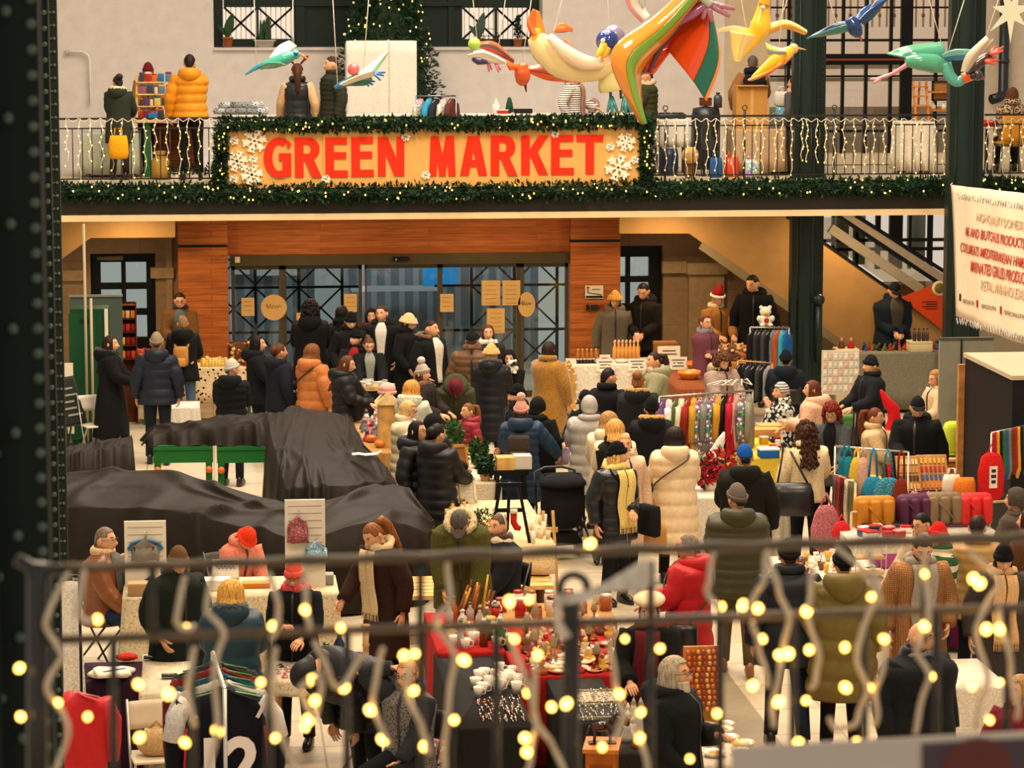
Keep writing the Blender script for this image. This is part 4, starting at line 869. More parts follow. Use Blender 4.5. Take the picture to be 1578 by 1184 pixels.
p('dark haired person in tan puffer by the scarf table, seen from behind',1507,794,160,h=1.64,c='b08a50',kind='puffer',hem=.75,t=.05,puff=.1,hair=('short','2a1c14'),la='fwd',ra='fwd')
p('bald man with grey moustache in black quilted jacket, foreground right',1419,958,25,h=1.74,c='16171a',hem=.66,t=.07,hair=('bald','9a8a78'),collar=1,fur='0b0b0c',scarf='6a6460',beard=None,la='down',ra='down',fit=1.3,hyaw=35,puff=.3,q=.006)
p('light haired person in dark red coat cut by the right edge, low',1572,1040,-60,h=1.62,c='6a1424',hem=.6,t=.05,hair=('bob','b08a5c'),hood='d',la='fwd',ra='fwd')
p('person in grey brown hood at the right edge by the neckties',1566,752,-120,h=1.64,c='4a4038',hem=.7,t=.05,hood='u',hair=('short','2a1c14'),la='fwd',ra='fwd')
p('brown haired woman cut by the right edge above the camel scarf',1585,785,-130,h=1.60,c='5a3a28',hem=.7,t=.04,hair=('bob','3a2016'),la='fwd',ra='fwd')
KN=p('person in black quilted jacket bending far down beside jersey rail',452,1050,-55,h=1.70,c='111112',kind='puffer',hem=.62,t=.05,puff=.06,lean=68,hp=35,hood='u',hair=('short','17100d'),la='table',ra='table',fit=1.35,tr='141416')
def leaves(b,pts,rad,n,lmin=.04,lmax=.09,w=.35,down=0.0):
 """n small pointed leaves scattered round a path"""
 pts=np.asarray(pts,float);rad=np.broadcast_to(np.asarray(rad,float),(len(pts),))
 seg=np.linalg.norm(np.diff(pts,axis=0),axis=1);cs=np.concatenate([[0],np.cumsum(seg)])
 wgt=NPR.uniform(0,cs[-1],n);ii=np.clip(np.searchsorted(cs,wgt)-1,0,len(seg)-1);f=(wgt-cs[ii])/(seg[ii]+1e-9)
 c=pts[ii]*(1-f[:,None])+pts[ii+1]*f[:,None];r=rad[ii]*(1-f)+rad[ii+1]*f
 d=NPR.normal(size=(n,3));d/=np.linalg.norm(d,axis=1,keepdims=True);p=c+d*(r*NPR.uniform(.35,1,n)**.6)[:,None]
 e=d+NPR.normal(size=(n,3))*.6;e[:,2]-=down;e/=np.linalg.norm(e,axis=1,keepdims=True)
 s=np.cross(e,NPR.normal(size=(n,3)));s/=np.linalg.norm(s,axis=1,keepdims=True)
 L=NPR.uniform(lmin,lmax,n)[:,None]
 V=np.stack([p,p+e*L*.5+s*L*w*.5,p+e*L,p+e*L*.5-s*L*w*.5],1).reshape(-1,3)
 b.add(V,[(4*i,4*i+1,4*i+2,4*i+3)for i in range(n)]);return b
m_leaf=M('17301c','leaf');m_leaf2=M('2c4a1e','leaf');m_bulb=M('ffc766','emit',s=3.2);m_bulb2=M('ffcf7a','emit',s=9.0)
bm_=MB();bm_.ell((0,0,0),(.0125,.0125,.016),8,6);_o=bm_.build('bulb',m_bulb);BULB=_o.data;bpy.data.objects.remove(_o)
m_wirew=M('e9ddc6','plastic');m_rail=M('1b1a17','metal')
def rel(p,t):return np.asarray(p,float)-np.array(t.location)
RYL=YS+.12
t=thing('balcony_railing','black iron railing with thin uprights along the far balcony','railing',(4.4,RYL,FLR))
zt,zb=4.55-FLR,.08
b=MB();b.box((0,0,zt),(13.2,.04,.03));b.box((0,0,zt-.14),(13.2,.025,.02));b.build('top_rail',m_rail,t,smooth=False)
b=MB();b.box((0,0,zb),(13.2,.03,.02));b.build('bottom_rail',m_rail,t,smooth=False)
for px in list(range(112,336,15))+list(range(1016,1456,13)):
 x=XY(px,230,RYL)[0]-4.4;b=MB();b.tube([(x,0,zb),(x,0,zt-.14)],.008,6);b.build('upright',m_rail,t)
for px in (1025,1147,1285):
 x=XY(px,230,RYL)[0]-4.4;b=MB();b.tube([(x,0,0),(x,0,zt+.08)],.018,8);b.tube([(x+.035*cos(a),0,zt+.12+.035*sin(a))for a in np.linspace(0,2*pi,13)],.008,6);b.build('post',m_rail,t)
t=thing('balcony_railing','short iron railing piece right of the big riveted column','railing',(13.0,RYL,FLR))
b=MB();b.box((0,0,zt),(3.0,.04,.03));b.box((0,0,zt-.14),(3.0,.025,.02));b.build('top_rail',m_rail,t,smooth=False)
b=MB();b.box((0,0,zb),(3,.03,.02));b.build('bottom_rail',m_rail,t,smooth=False)
for px in range(1518,1600,13):
 x=XY(px,230,RYL)[0]-13.0;b=MB();b.tube([(x,0,zb),(x,0,zt-.14)],.008,6);b.build('upright',m_rail,t)
def curtain(label,x0,x1,step,px0,nb=7):
 t=thing('curtain_light_string',label,'string lights',PY(px0,183,RYL-.05))
 X0,Z0=t.location.x,t.location.z
 b=MB();xs=np.arange(x0,x1,step);pts=[]
 for i,px in enumerate(xs):pts+=[(XY(px,181,RYL)[0]-X0,0,.0),(XY(px+step/2,181,RYL)[0]-X0,0,-.05)]
 b.tube(pts,.006,5);b.build('cable',m_wirew,t)
 for px in xs:
  x=XY(px+RNG.uniform(-3,3),181,RYL)[0]-X0;L=RNG.uniform(.62,.9);pts=[(x+.02*sin(k*1.7+px),.012*cos(k*2.1),-L*k/8)for k in range(9)]
  b=MB();b.tube(pts,.0055,5);w=b.build('strand',m_wirew,t)
  for k in range(nb):
   p=pts[int((k+1)*8/nb)];inst(BULB,'bulb',w,(p[0]+RNG.uniform(-.015,.015),p[1]-.02,p[2]+RNG.uniform(-.03,.03)),sc=.8)
curtain('white curtain lights on railing left of the banner',104,338,17,100)
curtain('white curtain lights on railing between banner and gallery column',1012,1240,15,1010)
curtain('white curtain lights on railing between gallery column and riveted column',1242,1455,15,1240)
curtain('white curtain lights in front of the yellow chair',1520,1590,13,1516)
def garland(name,label,pts,rad,nl,nb,front=-1,group=None):
 t=thing(name,label,'garland',pts[0]);P=np.array(pts)-np.array(pts[0])
 b=MB();leaves(b,P,rad,nl,.05,.11,.45);b.tube(P,rad*.5,8);b.m=1;leaves(b,P,rad,nl//5,.04,.09,.45);b.build('foliage',[m_leaf,m_leaf2],t,smooth=False)
 seg=len(P)
 for k in range(nb):
  f=RNG.random()*(seg-1);i=int(f);p=P[i]+(P[min(i+1,seg-1)]-P[i])*(f-i);a=RNG.uniform(-2.6,-.4)
  inst(BULB,'bulb',t,p+np.array([RNG.uniform(-.05,.05),sin(a)*rad*1.05,cos(a)*rad*.9]))
 return t
GYY=YS-.16
def gpts(pl,Y):return [PY(x,y,Y)for x,y in pl]
garland('pine_garland','long lit pine garland along the balcony edge under the banner',gpts([(90,296),(300,297),(500,298),(700,297),(900,294),(1100,290),(1300,288),(1462,287)],GYY),.125,9500,95)
garland('pine_garland','short lit garland on the balcony edge right of the riveted column',gpts([(1512,285),(1560,288),(1620,288)],GYY),.13,1000,12)
garland('pine_garland','lit pine garland along the top edge of the banner',gpts([(340,192),(500,192),(700,191),(850,189),(1000,186)],GYY-.02),.09,4200,48)
garland('pine_garland','lit pine garland down the left edge of the banner',gpts([(340,195),(341,240),(339,285)],GYY-.02),.075,850,14)
garland('pine_garland','lit pine garland down the right edge of the banner',gpts([(996,190),(997,240),(996,282)],GYY-.02),.085,850,14)
BNY=YS-.12
t=thing('banner','large tan banner with tall red capitals on the balcony front','banner',PY(667,240,BNY));BX,BZ=t.location.x,t.location.z
def bp(px,py):
 x,z=XY(px,py,BNY);return x-BX,z-BZ
b=MB();b.prism([bp(347,291),bp(988,286),bp(988,188),bp(347,192)],-.015,.015);b.build('board',M('d9a55c','paper'),t,smooth=False)
b=MB()
for px in (497,851):
 x,_=bp(px,200);b.box((x,-.017,0),(.006,.006,.8))
b.build('seam',M('b07f40','paper'),t,smooth=False)
m_red=M('ee2d12','paint')
def letter(ch,x0,x1,y0,y1):
 a,z1=bp(x0,y0);c,z0=bp(x1,y1);w=c-a;h=z1-z0;s=.125;b=MB();Y0,Y1=-.03,-.016
 kk=[0]
 def pr(*q):kk[0]+=1;b.prism([(a+x,z0+z)for x,z in q],Y0-.0004*kk[0],Y1)
 def line(p,q,wd=s):
  (px,pz),(qx,qz)=p,q;k=wd*math.hypot(qx-px,qz-pz)/max(abs(qz-pz),1e-6)/2
  pr((px-k,pz),(px+k,pz),(qx+k,qz),(qx-k,qz))
 def arc(cx,cz,ro,rz,ri,riz,a0,a1,n=18):
  for i in range(n):
   u,v=radians(a0+(a1-a0)*i/n),radians(a0+(a1-a0)*(i+1)/n)
   pr((cx+ro*cos(u),cz+rz*sin(u)),(cx+ro*cos(v),cz+rz*sin(v)),(cx+ri*cos(v),cz+riz*sin(v)),(cx+ri*cos(u),cz+riz*sin(u)))
 def rc(x,z,x2,z2):pr((x,z),(x2,z),(x2,z2),(x,z2))
 t_=.10
 if ch=='G':arc(w*.56,h/2,w*.56,h/2,w*.56-s,h/2-t_,55,290,30);rc(w*.56,h*.44,w,h*.44+t_);rc(w-s,.03,w,h*.5);arc(w*.6,h/2,w*.5,h/2,w*.4,h/2-t_,270,312,6);arc(w*.56,h/2,w*.62,h/2,w*.56,h/2-t_,45,60,3)
 if ch in 'RK':rc(0,0,s,h)
 if ch=='R':
  zc=h*.71;rz=h*.29;rc(s,h-t_,w*.5,h);rc(s,zc-rz,w*.5,zc-rz+t_);arc(w*.5,zc,w*.42,rz,w*.42-s,rz-t_,-90,90);line((w-s*.55,0),(w*.52,h*.46))
 if ch=='E':rc(0,0,s,h);rc(s,0,w,t_);rc(s,h-t_,w*.97,h);rc(s,h*.46,w*.93,h*.46+t_)
 if ch=='N':rc(0,0,s*.9,h);rc(w-s*.9,0,w,h);line((s*.6,h),(w-s*.6,0))
 if ch=='M':line((s*.42,0),(s*.62,h),s*.85);line((w-s*.42,0),(w-s*.62,h),s*.85);line((s*.7,h),(w/2,h*.12),s*.8);line((w-s*.7,h),(w/2,h*.12),s*.8);rc(w/2-.05,.0,w/2+.05,h*.3)
 if ch=='A':line((s*.55,0),(w/2-.02,h));line((w-s*.55,0),(w/2+.02,h));rc(w*.24,h*.22,w*.76,h*.22+t_)
 if ch=='K':line((w-s*.6,h),(s*1.0,h*.45),s*.95);line((w-s*.6,0),(w*.42,h*.6),s)
 if ch=='T':rc(w/2-s/2,0,w/2+s/2,h);rc(0,h-t_,w,h)
 b.build('letter',m_red,t,smooth=False)
for ch,x0,x1,y0,y1 in (('G',406,449,212,274),('R',454,496,212,273),('E',501,536,212,273),('E',541,576,211,272),('N',582,623,211,271),('M',661,702,210,271),('A',708,751,210,270),('R',756,797,209,270),('K',803,845,209,269),('E',849,884,208,269),('T',888,929,208,268)):letter(ch,x0,x1,y0,y1)
m_flake=M('f3ead6','paint')
def flake(px,py,r,big=True):
 x,z=bp(px,py);b=MB()
 for k in range(6):
  a=k*pi/3+.2;d=np.array([cos(a),0,sin(a)]);s=np.array([-sin(a),0,cos(a)]);c=np.array([x,-.035,z])
  b.bar(c,c+d*r,r*(.2 if big else .12),.03)
  for q in (.55,.85):
   for sg in (-1,1):b.bar(c+d*r*q*.8,c+d*r*(q+.15)+s*r*.28*sg,r*(.15 if big else .1),.03)
 b.build('snowflake',m_flake,t,smooth=False)
for px,py,r in ((392,217,.17),(365,248,.15),(388,269,.15),(964,219,.135),(952,258,.19)):flake(px,py,r)
for px,py,r in ((361,217,.06),(390,245,.06),(360,276,.06),(502,276,.06),(625,211,.06),(656,270,.06),(940,226,.06),(978,246,.06),(855,207,.05)):flake(px,py,r,False)
def table_cloth(name,label,X0,X1,Y0,Y1,H,col,base=0.0,kind='cloth',drop=None,group=None,kw={},cat='table',legs=True,legc='8a6a48',folds=.018):
 """a trestle table under a cloth; the cloth hangs in soft folds"""
 cx,cy=(X0+X1)/2,(Y0+Y1)/2;t=thing(name,label,cat,(cx,cy,base),0,group);w,d=X1-X0,Y1-Y0
 b=MB();b.box((0,0,H-.02),(w,d,.03));b.build('table_top',M(legc,'wood'),t,smooth=False)
 if legs:
  for sx in (-1,1):
   for sy in (-1,1):b=MB();b.box((sx*(w/2-.08),sy*(d/2-.08),(H-.03)/2),(.045,.045,H-.03));b.build('leg',M(legc,'wood'),t,smooth=False)
 if col:
  dr=drop if drop is not None else H-.06;per=[];n=64
  for i in range(n):
   u=i/n*4;k=int(u);f=u-k;per.append(((-w/2+w*f,-d/2),(w/2,-d/2+d*f),(w/2-w*f,d/2),(-w/2,d/2-d*f))[k])
  per=np.array(per);P=[];nrm=per/(np.abs(per)/np.array([w/2,d/2])).max(axis=1,keepdims=True);o=per/np.array([w/2,d/2]);o=np.where(np.abs(o)>.98,np.sign(o),0);
  ph=NPR.uniform(0,6)
  for (k,z)in ((0,H+.003),(1,H+.003),(1,H-.02),(1.0,H-dr*.4),(1.0,H-dr*.7),(1.0,H-dr)):
   f=max(0,H-z)/max(dr,.01);amp=folds*f;ripple=amp*(1+np.sin(np.arange(n)*1.7+ph)+.6*np.sin(np.arange(n)*.73+ph*2))+(.012 if k else 0)
   xy=per*(k if k else .02)+o*ripple[:,None];P.append(np.concatenate([xy,np.full((n,1),z)],1))
  b=MB();b.grid(np.array(P),True,(True,False));solid(b.build('tablecloth',M(col,kind,**kw),t),.006)
 return t
def thing_box(name,label,cat,c,d,col,kind='paper',rz=0,group=None,parts=None,lid=None,r=.008,kw={}):
 """a small rounded box with an edge band or lid, standing with its base at c"""
 t=thing(name,label,cat,c,rz,group);b=MB();b.rbox((0,0,d[2]/2),d,r);b.build('box_body',M(col,kind,**kw),t)
 b=MB();b.rbox((0,0,d[2]*.9),(d[0]*1.03,d[1]*1.03,d[2]*.22),r);b.build('lid',M(lid or col,kind),t);return t
def bagshape(name,label,c,w,h,d,col,kind='cloth',rz=0,group=None,cat='bag',handles=True,kw={}):
 t=thing(name,label,cat,c,rz,group);P=[]
 for k,z in ((.75,0),(.98,.02),(1.05,h*.3),(1.0,h*.7),(.85,h)):
  P.append([(w/2*cos(u)*k*(abs(cos(u))**-.35 if abs(cos(u))>.3 else 1.3),d/2*sin(u)*(k if z<h*.8 else .45),z)for u in (np.arange(20)+.5)*2*pi/20])
 P=np.clip(np.array(P),[-w*.56,-d,0],[w*.56,d,h]);b=MB();b.grid(P);b.build('bag_body',M(col,kind,**kw),t)
 if handles:
  for s in (-1,1):b=MB();b.tube([(-w*.2,s*d*.15,h*.95),(-w*.17,s*d*.2,h*1.3),(w*.17,s*d*.2,h*1.3),(w*.2,s*d*.15,h*.95)],.009,6);b.build('handle',M(col,kind,**kw),t)
 return t
def pot_plant(label,px,py0,Y,z,potc,kind,leafc='2f4a30',h=.4,pr=.09,ph=.15):
 x=XY(px,py0,Y)[0];t=thing('potted_plant',label,'plant',(x,Y,z));b=MB();b.lathe([(0,0),(pr*.75,0),(pr,ph),(pr*1.08,ph),(pr*1.08,ph*.85),(pr*.9,ph*.97),(0,ph*.95)],n=18);b.build('pot',M(potc,'paint'),t)
 b=MB()
 if kind=='paddle':
  for (dx,hh,wd,le)in ((.03,h,.08,.05),(-.08,h*.5,.06,-.08)):
   P=[]
   for i in range(9):
    f=i/8;ww=wd*sin(pi*(.08+.92*f))*.9+.006;cx=dx*f+le*f*f;P.append([(cx-ww,-.01*f,ph+hh*f),(cx,.02,ph+hh*f),(cx+ww,-.01*f,ph+hh*f)])
   b.sheet(P,.01)
 elif kind=='snake':
  for k in range(16):
   a=RNG.uniform(0,6.3);r=RNG.uniform(0,pr*.8);le=RNG.uniform(-.08,.1);hh=h*RNG.uniform(.6,1);P=[]
   for i in range(7):
    f=i/6;ww=.024*(1-f**3)+.002;P.append([(r*cos(a)+le*f-ww,r*sin(a),ph*.9+hh*f),(r*cos(a)+le*f,r*sin(a)+.012,ph*.9+hh*f),(r*cos(a)+le*f+ww,r*sin(a),ph*.9+hh*f)])
   b.sheet(P,.006)
 elif kind=='conifer':
  leaves(b,[(0,0,ph),(0,0,ph+h)],np.array([.07,.015]),500,.03,.07,.25,-.8);b.tube([(0,0,ph*.8),(0,0,ph+h)],.008,6)
 b.build('leaves',M(leafc,'leaf'),t);return t
m_terra='b86a3c'
pz=nz+.0
pot_plant('plant with one broad paddle leaf in terracotta pot on window ledge',351,60,YB+.22,pz,m_terra,'paddle',h=.38,pr=.085,ph=.17)
pot_plant('spiky snake plant in white planter on window ledge',408,60,YB+.22,pz,'d9cfc2','snake',h=.42,pr=.17,ph=.12)
pot_plant('tall single leaf plant in brown pot on the right window ledge',738,60,YB+.22,pz,'8a4a28','paddle','41584c',h=.42,pr=.07,ph=.14)
pot_plant('small dark conifer in terracotta pot on right window ledge',798,60,YB+.22,pz,m_terra,'conifer','1c3a24',h=.36,pr=.075,ph=.13)
x=XY(757,60,YB)[0];t=thing('wire_basket','dark wire basket between the two pots on right ledge','basket',(x,YB+.22,pz));b=MB()
for z,r in ((.02,.08),(.1,.12),(.18,.14)):b.tube([(r*cos(a),r*.7*sin(a),z)for a in np.linspace(0,2*pi,19)],.005,5)
for a in np.linspace(0,2*pi,12):b.tube([(.08*cos(a),.056*sin(a),.02),(.14*cos(a),.098*sin(a),.18)],.004,5)
b.build('wires',m_rail,t);b=MB();b.tube([(.14*cos(a),0,.18+.12*sin(a))for a in np.linspace(0,pi,11)],.005,5);b.build('handle',m_rail,t)
TX=XY(596,80,YB-.8)[0]
t=thing('christmas_tree','lit Christmas tree standing behind the white fabric screen','christmas tree',(TX,YB-.85,FLR));b=MB()
tp=[(0,0,.5),(0,0,1.6),(0,0,2.6),(0,0,3.9)];rr_=np.array([1.0,.82,.52,.1])
leaves(b,tp,rr_,16000,.06,.14,.3,.3);b.m=1;leaves(b,tp,rr_,2600,.06,.12,.3,.3);b.m=0
b.grid([[(r*cos(a),r*sin(a),z)for a in np.arange(16)*2*pi/16]for z,r in ((.45,.7),(1.6,.6),(2.6,.36),(3.9,.04))]);b.build('foliage',[m_leaf,m_leaf2],t,smooth=False)
b=MB();b.tube([(0,0,0),(0,0,.6)],.08);b.build('trunk',M('4a3018','wood'),t)
for k in range(95):
 f=RNG.random()**.8;a=RNG.uniform(pi,2*pi);z_=1.6+1.9*f;r=1.02*np.interp(z_,[.5,1.6,2.6,3.9],[1.0,.82,.52,.1]);inst(BULB,'bulb',t,(r*cos(a),r*sin(a),z_))
sx0,sz1=XY(533,63,YB-2.2);sx1,_=XY(642,63,YB-2.2)
t=thing('fabric_screen','white fabric covered box screen before the Christmas tree','screen',((sx0+sx1)/2,YB-2.15,FLR));hh=sz1-FLR;ww=sx1-sx0
P=[[(-ww/2+ww*i/24,-.06-.006*sin(i*1.3),hh*j/10)for i in range(25)]for j in range(11)]
b=MB();b.sheet(P,.012);b.build('front_cloth',M('e6dccd','cloth'),t);b=MB()
for s in (-1,1):b.box((s*(ww/2-.02),.1,hh/2),(.04,.3,hh))
b.box((0,.1,hh-.02),(ww,.3,.04));b.box((0,.1,.03),(ww,.3,.06));b.build('frame',M('cfc4b2','paint'),t,smooth=False)
b=MB();b.box((.12,-.07,hh/2),(.012,.012,hh*.98));b.build('cord',M('c9b794','cloth'),t,smooth=False)
def bpos(px,py,Y):return PY(px,py,Y)
bt=thing('market_table','wooden balcony table with one green post leg, book rack on it','table',(XY(256,195,YR+1.4)[0],YR+1.3,FLR));H1=.86
b=MB();b.box((0,0,H1-.02),(1.1,.6,.04));b.build('table_top',M('d9b88a','wood'),bt,smooth=False)
b=MB();b.box((-.28,-.2,(H1-.04)/2),(.1,.1,H1-.04));b.build('leg',M('2f6a3a','paint'),bt,smooth=False)
b=MB();b.box((.5,.2,(H1-.04)/2),(.06,.06,H1-.04));b.build('leg',M('6a3a1c','wood'),bt,smooth=False)
b=MB();b.box((.18,.25,.42),(.75,.03,.74));b.build('back_board',M('7a3f1a','plank',c2='6a3414',bw=.7,rh=.11,c3='2a1206'),bt,smooth=False)
rk=thing('book_rack','pale wooden rack of small coloured boxes on the balcony table','rack',(XY(243,160,YR+1.2)[0],YR+1.2,FLR+H1));
b=MB();RW_,RH_=.62,.68
for s in (-1,1):b.box((s*RW_/2,0,RH_/2),(.03,.12,RH_))
for z in (.02,.20,.38,.56):b.box((0,-.02,z),(RW_,.14,.02))
b.build('frame',M('d8b078','wood'),rk,smooth=False)
CC=['8a5a78','c86a30','5a3f6a','5a7a9a','7a2a3a','d2801c','2a6aa0','d9c05a','b8231c','40404a','d8cfc0','c85a28']
for r in range(4):
 x=-.27
 while x<.26:
  w=RNG.choice((.05,.08,.1));h=RNG.uniform(.10,.145);x+=w/2
  tt_=thing_box('tea_box','small coloured box in a row on the balcony rack','box',np.array(rk.location)+np.array([x,-.03,.03+.18*r]),(w*.92,.08,h),RNG.choice(CC),'paper',0,'coloured boxes on the balcony rack',lid=RNG.choice(CC));x+=w/2+.012
for px,d,c,lb,dx in ((236,(.14,.1,.1),'2a7ab8','blue carton standing on balcony table under the rack',0),(258,(.1,.1,.09),'e0a01a','yellow carton standing on balcony table under the rack',0)):
 thing_box('carton',lb,'box',(XY(px,190,YR+1.1)[0],YR+1.08,FLR+H1),d,c)
yb_=bagshape('shoulder_bag','bright yellow bag hanging at railing before the green parka',PY(183,245,RYL-.08)-np.array([0,.02,0]),.28,.34,.14,'e09a12','cloth')
t=thing('burlap_sack','straw coloured sack tied at top beside the green table post','sack',(XY(247,270,YR)[0],YR+.55,FLR));b=MB();b.lathe([(0,0),(.13,.01),(.15,.12),(.14,.28),(.06,.36),(.09,.42),(.0,.43)],n=18);b.build('sack_cloth',M('a8843c','cloth'),t);b=MB();b.tube([(.065*cos(a),.065*sin(a),.36)for a in np.linspace(0,2*pi,13)],.012,6);b.build('tie',M('6a4a20','cloth'),t)
for px,lb in ((269,'leftmost white square pot on floor behind railing'),(299,'middle white square pot on floor behind railing'),(324,'white square pot nearest the banner on the floor')):
 t=thing('square_pot',lb,'pot',(XY(px,275,YR-.2)[0],YR-.22,FLR));b=MB();b.rbox((0,0,.06),(.13,.13,.12),.015);b.build('pot_wall',M('d9d0c0','paint'),t);b=MB();leaves(b,[(0,0,.12),(0,0,.2)],.07,90,.04,.09,.4);b.build('leaves',m_leaf,t,smooth=False)
table_cloth('market_table','low table with pale grey green cloth at left end of balcony',XY(125,200,YR+1)[0],XY(212,200,YR+1)[0],YR+1.0,YR+1.8,.66,'b9bda8',FLR,drop=.6)
table_cloth('market_table','long white clothed counter behind the tan banner',XY(345,190,YR+.9)[0],XY(985,190,YR+.9)[0],YR+1.15,YR+1.7,.92,'d8cfc2',FLR)
t0=None
for k,(dx,dz)in enumerate(((-.16,0),(-.0,0),(.16,0),(-.08,.1),(.09,.1))):
 o=np.array([XY(371,182,YR+1.3)[0]+dx*1.0,YR+1.35,FLR+.925+.055+dz*.85]);t=thing('textile_roll','white and slate grey patterned fabric roll stacked on counter','roll',o,0,'fabric rolls on the counter');b=MB()
 b.tube([(-.25+abs(dx)*.0,0,0),(.25,0,0)],.052,14);b.build('cloth_roll',M('c9ced0','leopard',c2='4a5a66',sc=30,a=.35),t)
 b=MB();b.tube([(-.26,0,0),(.26,0,0)],.018,10);b.build('core',M('b0946a','paper'),t)
def garment(t,x,w,h,col,z,kind='cloth',kw={},name='garment',y=0,hang=True):
 pass
def hanging(name,label,cat,c,w,h,d,col,kind='cloth',rz=0,group=None,kw={},hook='9a938a',sleeves=True,neck=.06):
 """a garment on its hanger; the hook touches the rail at c, shoulders run along local x"""
 t=thing(name,label,cat,c,rz,group);b=MB();P=[]
 for (k,z,dd)in ((.18,-.055,.5),(.30,-.075,.7),(.92,-.13,.9),(1.0,-.2,1),(.95,-h*.5,1.1),(1.0,-h*.85,1.2),(1.03,-h,1.1)):
  P.append([(w/2*k*np.sign(cos(u))*abs(cos(u))**.6,d/2*dd*np.sign(sin(u))*abs(sin(u))**.8*(1+.25*sin(u*5+z*9)),z+.008*sin(u*4))for u in np.arange(20)*2*pi/20])
 b.grid(np.array(P))
 if sleeves:
  for s in (-1,1):b.tube([(s*w*.44,0,-.14),(s*w*.56,0,-.3),(s*w*.57,.01,-h*.62),(s*w*.55,.01,-h*.8)],[d*.42,d*.45,d*.4,d*.36],10)
 b.build('garment',M(col,kind,**kw),t)
 b=MB();b.tube([(.0,0,.0),(.018,0,.012),(.022,0,-.012),(0,0,-.04),(0,0,-.055)],.003,5);b.tube([(-w*.4,0,-.11),(0,0,-.055),(w*.4,0,-.11)],.006,6);b.build('hanger',M(hook,'plastic'),t)
 return t
cx_,cz_=XY(672,148,YR+.6)
t=thing('clothes_rail','small metal clothes rail right of the white screen','clothes rail',(cx_,YR+.6,FLR));hz=cz_-FLR;b=MB();b.tube([(-.3,0,hz),(.3,0,hz)],.012,8);b.build('bar',M('8a8f96','metal',1.0),t)
for s in (-1,1):b=MB();b.tube([(s*.3,0,0),(s*.3,0,hz)],.012,8);b.build('upright',M('8a8f96','metal',1.0),t);b=MB();b.box((s*.3,0,.015),(.04,.4,.03));b.build('foot',M('8a8f96','metal',1.0),t,smooth=False)
for dx,c,k,lb in ((-.24,'9a8478','print','floral grey blouse at left end of the small balcony rail'),(-.1,'2f8fb5','cloth','sky blue top on the small balcony clothes rail'),(.0,'22262c','cloth','black top in middle of the small balcony clothes rail'),(.12,'b9a494','print','pale patterned shirt on the small balcony clothes rail'),(.24,'5a2c26','cloth','maroon brown coat at right end of small balcony rail')):
 hanging('blouse',lb,'garment',(cx_+dx,YR+.6,cz_+.012),.4,.62,.1,c,k,radians(65),sleeves=True)
def bottle(name,label,c,r,h,col,kind='gloss',cap=None,group=None,cat='bottle',sq=False,lab=None):
 t=thing(name,label,cat,c,0,group);b=MB();b.lathe([(0,0),(r,0),(r,h*.62),(r*.42,h*.78),(r*.4,h),(0,h)],n=12);b.build('bottle_body',M(col,kind),t)
 b=MB();b.lathe([(0,h),(r*.46,h),(r*.46,h*1.1),(0,h*1.1)],n=10);b.build('cap',M(cap or '3a2a1c','plastic'),t)
 if lab:b=MB();b.lathe([(r*1.02,h*.15),(r*1.02,h*.5)],n=12);b.build('label_band',M(lab,'paper'),t)
 return t
CTZ=FLR+.925;CTY=YR+1.35
bottle('gnome_figure','white pointed figurine on counter behind the banner',(XY(765,178,CTY)[0],CTY,CTZ),.06,.2,'e9dfd2','paint','e9dfd2',cat='figurine')
t=thing('cone_tree','small dark green felt cone tree on the counter','ornament',(XY(785,178,CTY)[0],CTY,CTZ));b=MB();b.lathe([(0,.02),(.065,.02),(.05,.14),(.025,.23),(0,.25)],n=16);b.build('cone',M('1f4a34','knit'),t);b=MB();b.lathe([(0,0),(.03,0),(.03,.02),(0,.02)]);b.build('base',M('6a4420','wood'),t)
thing_box('gift_box','red and white gift box beside the felt cone tree','box',(XY(774,180,CTY)[0],CTY-.12,CTZ),(.16,.1,.06),'b8282a',lid='e6dccb')
thing_box('storage_box','low black box on the counter right of the cone tree','box',(XY(806,180,CTY)[0],CTY,CTZ),(.27,.2,.065),'1c1a1a')
t=thing('display_plate','mauve round plate on a stand behind the striped top woman','plate',(XY(914,175,CTY)[0],CTY+.1,CTZ));b=MB();b.lathe([(0,0),(.08,.005),(.115,.02),(.115,.026),(.08,.012),(0,.008)],n=24);o=b.build('dish',M('a07c74','gloss'),t);o.rotation_euler=(radians(78),0,0);o.location=(0,0,.115);b=MB();b.box((0,.03,.01),(.1,.1,.02));b.build('stand',M('5a3a20','wood'),t,smooth=False)
table_cloth('market_table','white clothed balcony table just right of the banner',XY(1010,195,YR+.9)[0],XY(1068,195,YR+.9)[0],YR+.8,YR+1.4,.84,'d8d2c6',FLR,drop=.42)
t=thing('cooker','flat black twin cooker plate on table right of banner','cooker',(XY(1035,185,YR+1)[0],YR+1.05,FLR+.845));b=MB();b.rbox((0,0,.04),(.42,.3,.08),.02);b.build('body_shell',M('17181a','plastic'),t);b=MB();b.lathe([(0,.08),(.09,.08),(.09,.092),(0,.092)],(-.1,0,0));b.lathe([(0,.08),(.09,.08),(.09,.092),(0,.092)],(.1,0,0));b.build('hot_plate',M('3a3a3a','metal',1.0),t)
t=thing('barrel','dark blue plastic barrel on the floor under the white table','barrel',(XY(1031,270,YR+.7)[0],YR+.75,FLR));b=MB();b.lathe([(0,0),(.13,0),(.15,.1),(.15,.3),(.13,.4),(0,.4)],n=20);b.build('drum',M('14284a','plastic'),t);b=MB();b.lathe([(.155,.1),(.16,.11),(.155,.12)],n=20);b.build('hoop',M('0c1a30','plastic'),t)
